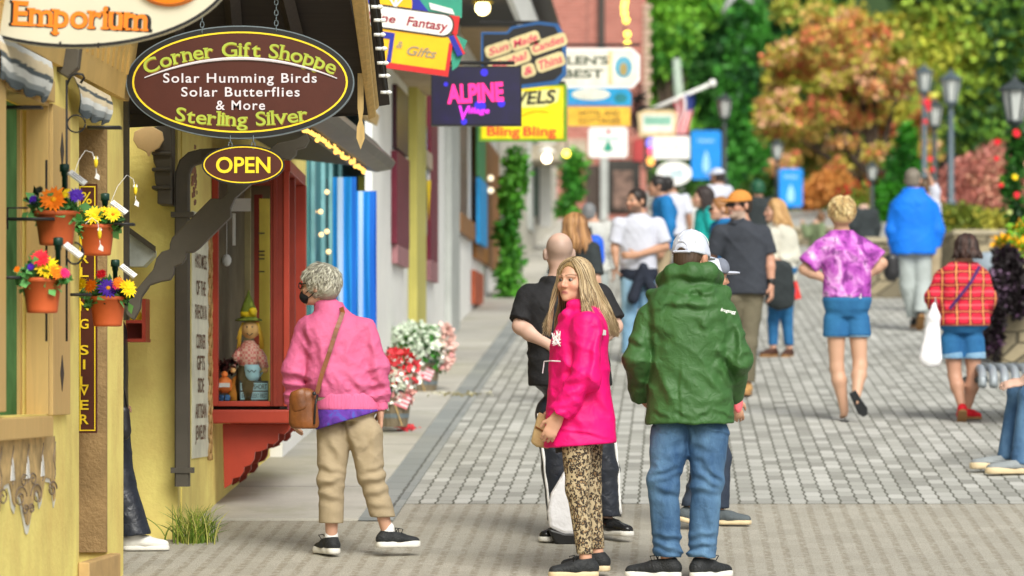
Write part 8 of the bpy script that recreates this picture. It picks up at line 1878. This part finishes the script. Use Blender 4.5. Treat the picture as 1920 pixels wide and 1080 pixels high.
p.hair_cap(MAT['hair'], .018, low=-.08, colf=lambda V: np.tile(SRGB(196, 168, 116), (len(V), 1))); p.tufts(500, MAT['hair'], [SRGB(226, 204, 156), SRGB(190, 160, 108), SRGB(206, 184, 132), SRGB(150, 120, 78)], .055, 6, .007, low=-.085, lift=.02, curl=.4)
b = MB()
for an, d_, pt in (('anL', np.array((-.05, 1, 0)), 0.), ('anR', np.array((.45, .45, -.75)), 1.)):
    a_ = p.J[an] + p.o; d_ = nrm(d_); up = nrm(np.array((0, -1., .0)) * pt + np.array((0, 0, 1.)) * (1 - pt) - 0); up = nrm(up - d_ * (up @ d_)) * (-1 if pt else 1); up = -up if pt and up[1] > 0 else up
    O = a_ + (np.array((0, 0, -.085)) if not pt else np.array((0, -.035, -.02))); sdv = np.cross(d_, up); b.prism([(x, y) for x, y in ((-.07, -.03), (.02, -.033), (.12, -.044), (.17, -.02), (.17, .02), (.12, .044), (.02, .033), (-.07, .03))], O, d_, sdv, up, .022)
b.build('flip_flops', C['shoe_black'], p.t, bevel=.006)
# woman in plaid
p = Person('dark haired woman from behind in a red plaid shirt, denim shorts and red shoes', 1806, 30.1, 430, R(184), head=(1811, 466, 0), hyaw=R(195), girth=1.38, female=True, vox=.009, skin=(.50, .27, .18), joints=dict(neck=(1806, 498, 0), shL=(1768, 522, 0), elL=(1752, 558, -.02), wrL=(1757, 580, .13), shR=(1838, 522, 0), elR=(1850, 560, -.02), wrR=(1845, 600, .1), hipL=(1785, 640, 0), knL=(1790, 705, 0), anL=(1801, 764, -.1), hipR=(1823, 640, 0), knR=(1826, 705, 0), anR=(1814, 769, .05)))
p.toe = {'L': nrm((.1, .9, -.2)), 'R': nrm((.7, .7, 0))}; p.body(MAT['skin'])
p.top('plaid_shirt', pld.m, [(.72, .17, .135), (.82, .178, .14), (.95, .175, .138), (1.1, .165, .13), (1.25, .165, .13), (1.34, .162, .125), (1.40, .135, .10), (1.45, .09, .07)], .868, (1.7, .084, .09, .072), disp=gf(3., .010)); p.legs('shorts', C['jeans_short'], .92, (.45, .45), (.112, .116, .11), hemdir=(0, 0, -1))
G = Grp()
for sd in 'LR': a_ = p.J['hip' + sd]; k_ = p.J['kn' + sd]; e = a_ + (k_ - a_) * .45; G.u(capsule(e + (0, 0, -.008), e + (0, 0, .014), .10, .10), .002)
G.cut(plane(p.J['hipL'] + (p.J['knL'] - p.J['hipL']) * .5, (0, 0, -1))); p.emit('shorts_hem', G, C['jeans_light'])
hcol = [(.035, .018, .014), (.06, .028, .02), (.025, .014, .012)]
p.hair_cap(MAT['hair'], .016, low=-.085, colf=lambda V: np.tile((.035, .018, .014), (len(V), 1))); p.locks(260, MAT['hair'], hcol, .11, 5, .010, spread=.03, back_off=.03, puff=.022, phi=(-2., 2.))
p.shoes(C['shoe_red'], C['sole_brown'], ((.05, 1), (.75, .6)), pitch=(.6, 0), sole=.024, L=.25)
strap(p, 'bag_strap', [p.j(1833, 500, -.13), p.j(1815, 530, -.20), p.j(1795, 555, -.215), p.j(1775, 580, -.20)], .012, cloth_mat('purple_strap', SRGB(70, 34, 90), .7))
t = thing('shopping_bag', 'long white plastic carrier bag hanging from the hand of the woman in plaid', 'bag', at(1745, 690, 29.95)); Yp = 29.95; qo = at(1745, 690, Yp); G = Grp(); mm = Yp / F; G.u(capsule((.025, 0, .40), (.0, 0, .08), .04, .085, wide=(1, 0, 0), sw=1.1, sd=.6)); G.u(capsule((.03, 0, .50), (.025, 0, .4), .015, .04), .04); G.cut(plane((0, 0, 0), (0, 0, -1)), .02); G.disp = folds_fn([((1, .4, .12), .06, .016, 1.2)]); V, Q = sdf_mesh(G, (-.2, -.15, -.05), (.2, .15, .56), .009); link_mesh('bag', arr_mesh('bag', V + qo, Q), MAT['plastic_white'], t, True)
b = MB(); b.tube([qo + (.03, 0, .49), qo + (.04, .02, .545), qo + (.05, .03, .49)], .006, 5); b.build('handle', MAT['plastic_white'], t, True)

def far(label, px, Y, top, yaw, head, hyaw, topm, botm, **k):
    a = dict(female=False, girth=1., vox=.013, skin=SKT, joints={}, rings=None, hem=.86, sleeve=(.85, .074, .076, .074), legs=(1.93, (.10, .076, .066)), shoe='shoe_black', sole='sole_brown', toes=None, hair=(.04, .025, .018), low=-.06, hp=0., body={}, waist=.95, foot=None, dis=True, grow=.0, hgrow=.012); a.update(k)
    p = Person(label, px, Y, top, R(yaw), head=head, hyaw=R(hyaw), hpitch=R(a['hp']), girth=a['girth'], female=a['female'], vox=a['vox'], skin=a['skin'], joints=a['joints'], foot=a['foot'])
    p.hd = a.get('hd', {}); fw = p.FW; p.slim = (.95 if a['sleeve'][0] < 1 else .8, .75)
    p.body(MAT['skin'], **a['body']); ms = a['rings'] or (TEEF if a['female'] else TEE)
    p.top(a.get('tname', 'shirt'), topm, ms, a['hem'], a['sleeve'], disp=gf(px * .1, .012) if a['dis'] else None, grow=a['grow'])
    if botm is not None: p.legs('trousers', botm, a['waist'], a['legs'][0], a['legs'][1], disp=gf(px * .07, .01), hemdir=(0, 0, -1))
    if a['shoe']: tt = a['toes'] or ((fw[0], fw[1]), (fw[0], fw[1])); p.shoes(C[a['shoe']], C[a['sole']], tt, pitch=a.get('pitch', (0, 0)))
    if a['hair'] is not None: p.hair_cap(MAT['hair'], a['hgrow'], low=a['low'], colf=lambda V: np.tile(a['hair'], (len(V), 1)) * (.8 + .4 * np.random.default_rng(1).random((len(V), 1))))
    return p
# man in black polo
p = far('man in a dark grey polo shirt, orange cap and sunglasses walking towards the camera', 1396, 32.8, 347, -22, (1385, 385, -.02), -52, C['charcoal'], C['olive_drab'], girth=1.03, vox=.009, skin=(.52, .27, .18), body=dict(stubble=(.42, .33, .27)), hem=.84, shoe='shoe_tan', sole='sole_brown',
    joints=dict(neck=(1388, 418, 0), shR=(1350, 437, 0), elR=(1336, 482, .05), wrR=(1338, 520, .12), shL=(1430, 437, .0), elL=(1443, 485, -.02), wrL=(1445, 535, -.06), hipR=(1378, 560, 0), hipL=(1410, 560, 0), knR=(1384, 640, .1), anR=(1388, 712, .25), knL=(1402, 645, -.05), anL=(1400, 722, -.05)), toes=((-.15, -1), (-.3, -.9)))
p.cap(C['cap_orange']); b = MB()
for sg in (1, -1): b.prism([(-.026, -.016), (.026, -.016), (.028, .014), (-.028, .014)], p.hl((sg * .032, -.106, .0)) + p.o, p.hM @ np.array((1., .25 * sg, 0)), p.hM @ np.array((0, 0, 1.)), p.hM @ np.array((.25 * sg, -1, 0)), .006); b.tube([p.hl((sg * .06, -.098, .004)) + p.o, p.hl((sg * .085, .01, .004)) + p.o], .004, 5)
b.build('sunglasses', MAT['black'], p.t)
G = Grp(); w_, e_ = p.J['wrL'], p.J['elL']; G.u(capsule(w_ + (e_ - w_) * .05, w_ + (e_ - w_) * .16, .034, .036)); p.emit('watch', G, MAT['black'], vox=.008)
chainG = Grp(); chainp(chainG, [p.hl((.055, -.0, -.125)), p.hl((.02, -.06, -.15)), p.hl((-.02, -.06, -.15)), p.hl((-.055, .0, -.125))], .022); p.emit('collar', chainG, C['charcoal'], vox=.008)
# beige sweater woman
p = far('blonde woman in a beige knitted sweater carrying a dark coat over her arm', 1464, 37.9, 362, -48, (1452, 396, 0), -78, C['beige_knit'], C['jeans_short'], female=True, girth=1.02, vox=.010, skin=SK, hem=.80, sleeve=(1.9, .078, .07, .055), shoe='shoe_brown', tname='sweater', legs=(1.85, (.088, .062, .05)), hair=SRGB(176, 138, 88), low=-.09,
    joints=dict(neck=(1458, 424, 0), shR=(1446, 442, -.08), elR=(1440, 485, -.12), wrR=(1440, 495, -.2), shL=(1480, 442, .0), elL=(1490, 482, -.03), wrL=(1456, 492, -.18), hipR=(1455, 545, 0), hipL=(1476, 545, 0), knR=(1450, 600, 0), anR=(1449, 655, -.02), knL=(1476, 600, .05), anL=(1481, 656, .05)), toes=((-.4, -.9), (-.7, -.7)))
p.locks(240, MAT['hair'], [SRGB(206, 170, 116), SRGB(170, 130, 84), SRGB(190, 150, 100)], .20, 7, .010, spread=.04, phi=(-2., 2.), puff=.02)
t = thing('dark_coat', 'dark grey coat hanging over the arm of the woman in the beige sweater', 'coat', at(1462, 585, 37.7)); G = Grp(); mm = 37.7 / F; qo = at(1462, 585, 37.7); jj = lambda x, y, d=0.: np.array(((x - 1462) * mm, d, (585 - y) * mm)); G.u(capsule(jj(1450, 505, -.1), jj(1452, 560, -.05), .085, .10, wide=(1, 0, 0), sw=1, sd=.6)); G.u(capsule(jj(1470, 505, -.08), jj(1470, 560, -.03), .085, .11, wide=(1, 0, 0), sw=1, sd=.6), .05); G.cut(plane(jj(1462, 582), (0, 0, -1)), .01); G.disp = gf(4., .014); V, Q = sdf_mesh(G, (-.3, -.3, -.05), (.3, .25, .6), .012); link_mesh('coat', arr_mesh('coat', V + qo, Q), C['dark_top'], t, True)
b = MB(); b.prism([(at(x, y, 37.95)[0], at(x, y, 37.95)[2]) for x, y in ((1481, 512), (1490, 510), (1503, 560), (1482, 564))][::-1], (0, 37.95, 0), UX, UZ, NY, .06); t = thing('red_bag', 'bright red bag hanging behind the dark coat of the woman in beige', 'bag', at(1492, 562, 37.95)); b.build('bag', mat('bag_red', SRGB(232, 52, 48), .6), t, bevel=.01); b = MB(); b.tube([at(1483, 512, 37.95), at(1476, 470, 37.95), at(1489, 511, 37.95)], .008, 5); b.build('strap', MAT['black_leather'], t)
t = thing('maroon_bag', 'maroon handbag behind the elbow of the man in the dark polo', 'bag', at(1436, 525, 37.4)); G = Grp(); G.u(ellipsoid((0, 0, .1), (.08, .06, .11))); V, Q = sdf_mesh(G, (-.15, -.15, -.1), (.15, .15, .3), .012); link_mesh('bag', arr_mesh('bag', V + at(1432, 530, 37.4), Q), mat('bag_maroon', SRGB(140, 20, 60), .6), t, True); b = MB(); b.tube([at(1424, 500, 37.4), at(1434, 470, 37.4), at(1440, 500, 37.4)], .008, 5); b.build('handle', MAT['black_leather'], t)
# white shirt man
p = far('bearded man in a white short sleeved shirt with a dark jacket tied at his waist', 1197, 37, 345, -12, (1192, 377, -.02), -48, C['white_shirt'], C['jeans_light'], girth=.97, vox=.010, skin=(.50, .27, .17), body=dict(stubble=(.10, .06, .045)), hem=.84, hair=(.02, .013, .01), shoe='shoe_grey',
    joints=dict(neck=(1197, 408, 0), shR=(1160, 421, 0), elR=(1152, 462, 0), wrR=(1155, 492, -.04), shL=(1234, 421, 0), elL=(1248, 463, -.03), wrL=(1193, 479, -.2), hipR=(1182, 520, 0), hipL=(1212, 520, 0), knR=(1180, 600, 0), knL=(1216, 600, -.05), anL=(1214, 665, -.05), anR=(1178, 668, 0)), hd={'L': (nrm((-.95, -.1, -.05)), nrm((0, 0, 1)), (0, 1, 0), .5)})
G = Grp(); G.u(p.torso([(.80, .185, .14), (.86, .20, .155), (.92, .195, .15)], .0)); G.u(capsule(p.j(1205, 502, -.17), p.j(1186, 560, -.16), .04, .06), .03); G.u(capsule(p.j(1205, 502, -.17), p.j(1226, 555, -.14), .04, .06), .03); G.disp = gf(3., .016); p.emit('tied_jacket', G, C['navy_dark'], vox=.011)
# person black leg in alley
p = Person('person in black walking out of the alley, mostly hidden by the yellow pillar', 196, 21.35, 480, R(82), head=(186, 530, .1), hyaw=R(85), girth=1., vox=.008, skin=SKT, joints=dict(hipR=(212, 800, 0), knR=(225, 900, 0), anR=(252, 1005, -.02), hipL=(205, 800, .2), knL=(200, 900, .2), anL=(190, 1005, .2), elR=(200, 680, -.18), wrR=(204, 760, -.15)))
p.toe = {'L': nrm((.9, .1, 0)), 'R': nrm((1, -.1, 0))}; p.body(MAT['skin']); p.top('jacket', MAT['black_leather'], TEE, .84, (1.9, .085, .075, .06)); p.legs('trousers', C['black_nylon'], .95, (1.99, 1.99), (.10, .085, .105), disp=folds_fn([((.4, 0, .9), .1, .008, 5.)], [(p.J['anR'] + (0, 0, .06), (.3, 0, 1), .06, .02, .12)]), hemdir=(.1, 0, -1)); p.shoes(C['sole_white'], C['sole_white'], ((1, -.05), (1, .1)), L=.28); p.hair_cap(MAT['hair'], .012, colf=lambda V: np.tile((.03, .02, .015), (len(V), 1)))
t = thing('handbag', 'black leather handbag edge showing beside the yellow pillar in the alley', 'bag', at(236, 830, 21.2)); G = Grp(); qo = at(228, 828, 21.15); G.u(capsule((.0, 0, .06), (.0, 0, .16), .055, .045, wide=(1, 0, 0), sw=1, sd=.6)); G.disp = folds_fn([((1, 0, .2), .05, .006, 1.)]); V, Q = sdf_mesh(G, (-.1, -.1, -.05), (.1, .1, .26), .007); link_mesh('bag', arr_mesh('bag', V + qo, Q), MAT['black_leather'], t, True); b = MB(); b.tube([qo + (-.03, 0, .18), qo + (0, 0, .42), qo + (.03, 0, .18)], .007, 5); b.build('strap', MAT['black_leather'], t, True)

# ================================================================== farther people
far('man in a mid blue long sleeved top walking left behind the white shirt', 1240, 43, 320, -80, (1232, 350, 0), -85, C['mid_blue'], C['khaki'], skin=SKD, hair=(.015, .012, .012), sleeve=(1.9, .085, .075, .06), joints=dict(chest=(1247, 400, 0), neck=(1243, 376, 0)))
p = far('long haired woman walking behind the bald man, dark top', 1082, 31.5, 392, 150, (1076, 428, 0), 215, C['dark_top'], C['jeans_dark'], female=True, hair=SRGB(130, 92, 58), skin=SK, low=-.09); p.locks(220, MAT['hair'], [SRGB(160, 116, 72), SRGB(120, 84, 52), SRGB(180, 136, 90)], .24, 8, .011, spread=.04, phi=(-2.2, 2.2), puff=.022)
p = far('dark haired woman in a teal top facing left beside the orange cap', 1322, 41, 340, -75, (1316, 371, 0), -80, C['teal_top'], C['jeans_dark'], female=True, hair=(.02, .014, .013), skin=SK, sleeve=(.7, .08, .07, .07), low=-.09); p.locks(220, MAT['hair'], [(.022, .015, .014), (.035, .022, .02)], .24, 9, .012, spread=.03, phi=(-1.9, 1.9), puff=.02)
p = far('woman in sunglasses and a blue and mustard top, half hidden by the orange capped man', 1354, 36.5, 358, -70, (1349, 392, 0), -75, C['mid_blue'], C['olive_drab'], female=True, hair=SRGB(150, 104, 62), skin=SK, low=-.05); b = MB(); b.tube([p.hl((-.06, -.095, .0)) + p.o, p.hl((.0, -.115, .0)) + p.o, p.hl((.06, -.095, .0)) + p.o], .014, 6); b.build('sunglasses', MAT['black'], p.t)
p = far('man from behind in a bright blue hooded jacket and grey trousers walking away', 1712, 42.3, 308, 180, (1712, 338, 0), 165, C['royal_blue'], C['grey_pants'], girth=1.1, skin=SKT, hair=SRGB(120, 112, 100), hem=.80, sleeve=(1.9, .08, .085, .07), tname='hooded_jacket', legs=(1.93, (.105, .085, .075)), shoe='shoe_black', grow=.018, rings=[(.72, .20, .15), (.85, .205, .15), (1.05, .20, .145), (1.25, .20, .145), (1.36, .19, .13), (1.42, .13, .1), (1.47, .09, .085), (1.5, .085, .08)], vox=.011,
    joints=dict(shL=(1682, 392, 0), elL=(1674, 432, -.03), wrL=(1680, 466, .0), shR=(1748, 392, 0), elR=(1756, 432, -.02), wrR=(1750, 466, 0), hipL=(1696, 480, 0), hipR=(1728, 480, 0), knL=(1703, 540, 0), anL=(1716, 600, 0), knR=(1730, 538, -.05), anR=(1722, 588, -.25)), pitch=(0, .6))
G = Grp(); chainp(G, [p.j(1690, 372, 0), p.j(1700, 380, -.12), p.j(1718, 384, -.14), p.j(1735, 374, -.02)], .05, .03); p.emit('hood', G, C['royal_blue'], vox=.012)
t = thing('dark_bag', 'dark bag carried at the left side of the man in the bright blue jacket', 'bag', at(1672, 525, 42)); G = Grp(); G.u(capsule((0, 0, .08), (.0, 0, .22), .09, .08, wide=(1, 0, 0), sw=1, sd=.6)); V, Q = sdf_mesh(G, (-.15, -.15, -.05), (.15, .15, .36), .014); link_mesh('bag', arr_mesh('bag', V + at(1672, 526, 42), Q), MAT['black_leather'], t, True); b = MB(); b.tube([at(1666, 495, 42), at(1676, 474, 42), at(1680, 495, 42)], .01, 5); b.build('handle', MAT['black_leather'], t)
p = far('person in a white shirt raising an arm in front of the man in bright blue', 1738, 46, 330, 180, (1736, 352, 0), 150, C['white_shirt'], C['khaki'], skin=SK, hair=SRGB(90, 70, 50), foot=586, joints=dict(elR=(1752, 360, -.05), wrR=(1742, 335, -.1), shR=(1750, 392, 0)), sleeve=(1.5, .08, .07, .06))
p = far('seated bald man in a black jacket with a grey hood by the low planter', 1620, 54, 360, 205, (1615, 396, 0), 215, C['dark_top'], C['jeans_dark'], skin=SKP, hair=None, girth=1.1, foot=545, sleeve=(1.9, .09, .08, .06), hem=.84, body=dict(scalp=(.45, .3, .24)))
G = Grp(); chainp(G, [p.hl((-.08, .0, -.12)), p.hl((-.02, .1, -.13)), p.hl((.06, .07, -.13))], .05); p.emit('hood', G, C['grey_top'], vox=.014)
far('seated person in an olive top beneath the smaller blue banner', 1532, 58, 392, 120, (1540, 408, 0), 160, C['olive_top'], C['jeans_dark'], skin=SK, hair=SRGB(110, 80, 56), foot=556, sleeve=(1.9, .09, .08, .06), joints=dict(elL=(1512, 440, -.1), wrL=(1506, 425, -.1)))
p = far('person with green hair and a dark grey shirt walking away behind the orange capped man', 1421, 50, 332, 180, (1420, 355, 0), 190, C['dark_top'], C['jeans_dark'], skin=SKT, hair=SRGB(30, 84, 58), hgrow=.03)
p = far('person in a white cap and white shirt below the larger blue banner', 1346, 52, 308, -140, (1344, 332, 0), -130, C['white_shirt'], C['jeans_dark'], skin=SKD, hair=(.03, .02, .02)); p.cap(C['cap_white'])
far('dark haired person in a white and blue top behind the man in mid blue', 1262, 50, 325, 170, (1252, 348, 0), 175, C['white_shirt'], C['jeans_dark'], skin=SKD, hair=(.015, .012, .012), hgrow=.02)
far('person in pale clothes farther up the street left of the dark haired woman in teal', 1298, 60, 362, 180, (1298, 381, 0), 190, C['grey_top'], C['khaki'], skin=SK, hair=SRGB(190, 170, 140), foot=512)
p = far('grey haired person in a pale grey jacket wearing a bright blue bag', 1112, 40, 372, 175, (1104, 400, 0), 180, C['grey_top'], C['grey_pants'], skin=SK, hair=SRGB(120, 122, 124), sleeve=(1.9, .09, .08, .06))
t = thing('blue_bag', 'bright blue bag worn on the back of the grey haired person', 'bag', at(1116, 500, 39.6)); G = Grp(); G.u(capsule((0, 0, .08), (0, 0, .24), .10, .09, wide=(1, 0, 0), sw=1, sd=.7)); V, Q = sdf_mesh(G, (-.2, -.2, -.05), (.2, .2, .4), .014); link_mesh('bag', arr_mesh('bag', V + at(1116, 500, 39.6), Q), mat('bag_blue', SRGB(20, 90, 214), .6), t, True); b = MB(); b.tube([at(1110, 452, 39.6), at(1106, 425, 39.6)], .015, 5); b.build('strap', MAT['black_leather'], t)
# seated person at the right edge: only the lower legs show in the photo
p = Person('seated person at the right edge, only blue jeans and grey shoes in view', 1960, 25.85, 408, R(-70), girth=1.05, vox=.009, skin=SKP, head=(1990, 520, 0),
    joints=dict(pelvis=(2000, 742, .0), waist=(1998, 700, 0), chest=(1992, 640, 0), neck=(1988, 580, 0), shL=(1985, 600, -.16), shR=(1995, 600, .16), elL=(1955, 670, -.22), wrL=(1912, 716, -.12), elR=(1975, 670, .2), wrR=(1940, 716, .15), hipL=(1996, 738, -.09), hipR=(1998, 738, .09), knL=(1928, 740, -.10), knR=(1916, 736, .12), anL=(1908, 864, -.12), anR=(1890, 856, .05)))
p.hd = {'L': (nrm((-.9, .1, -.15)), nrm((0, .6, .6)), (0, 0, -1), .3)}; p.toe = {'L': nrm((-.9, -.4, 0)), 'R': nrm((-.95, -.2, 0))}; p.slim = (1, .7); p.body(MAT['skin'])
p.top('shirt', C['grey_top'], [(.38, .18, .15), (.5, .19, .15), (.62, .19, .15), (.76, .185, .14), (.9, .15, .1), (.98, .08, .07)], None, (.85, .085, .078, .074))
G = Grp()
for sd in 'LR': g_ = Grp(); g_.u(capsule(p.J['hip' + sd], p.J['kn' + sd], .105, .078)); g_.u(capsule(p.J['kn' + sd], p.J['an' + sd] + (0, 0, .0), .078, .066), .03); g_.cut(plane(p.J['an' + sd] + (0, 0, -.02), (0, 0, -1))); G.u(g_, .02)
G.disp = folds_fn([((.5, 0, .8), .10, .010, 5.)], [(p.J['knL'], (.8, 0, -.5), .06, .016, .14), (p.J['anL'] + (0, 0, .06), (.2, 0, 1), .05, .02, .1), (p.J['knR'], (.8, 0, -.5), .06, .016, .14)]); p.emit('jeans', G, C['jeans_mid'])
p.shoes(C['shoe_grey'], C['sole_cream'], ((-.92, -.35), (-.98, -.1)), sole=.045, L=.32, bulky=1.25)
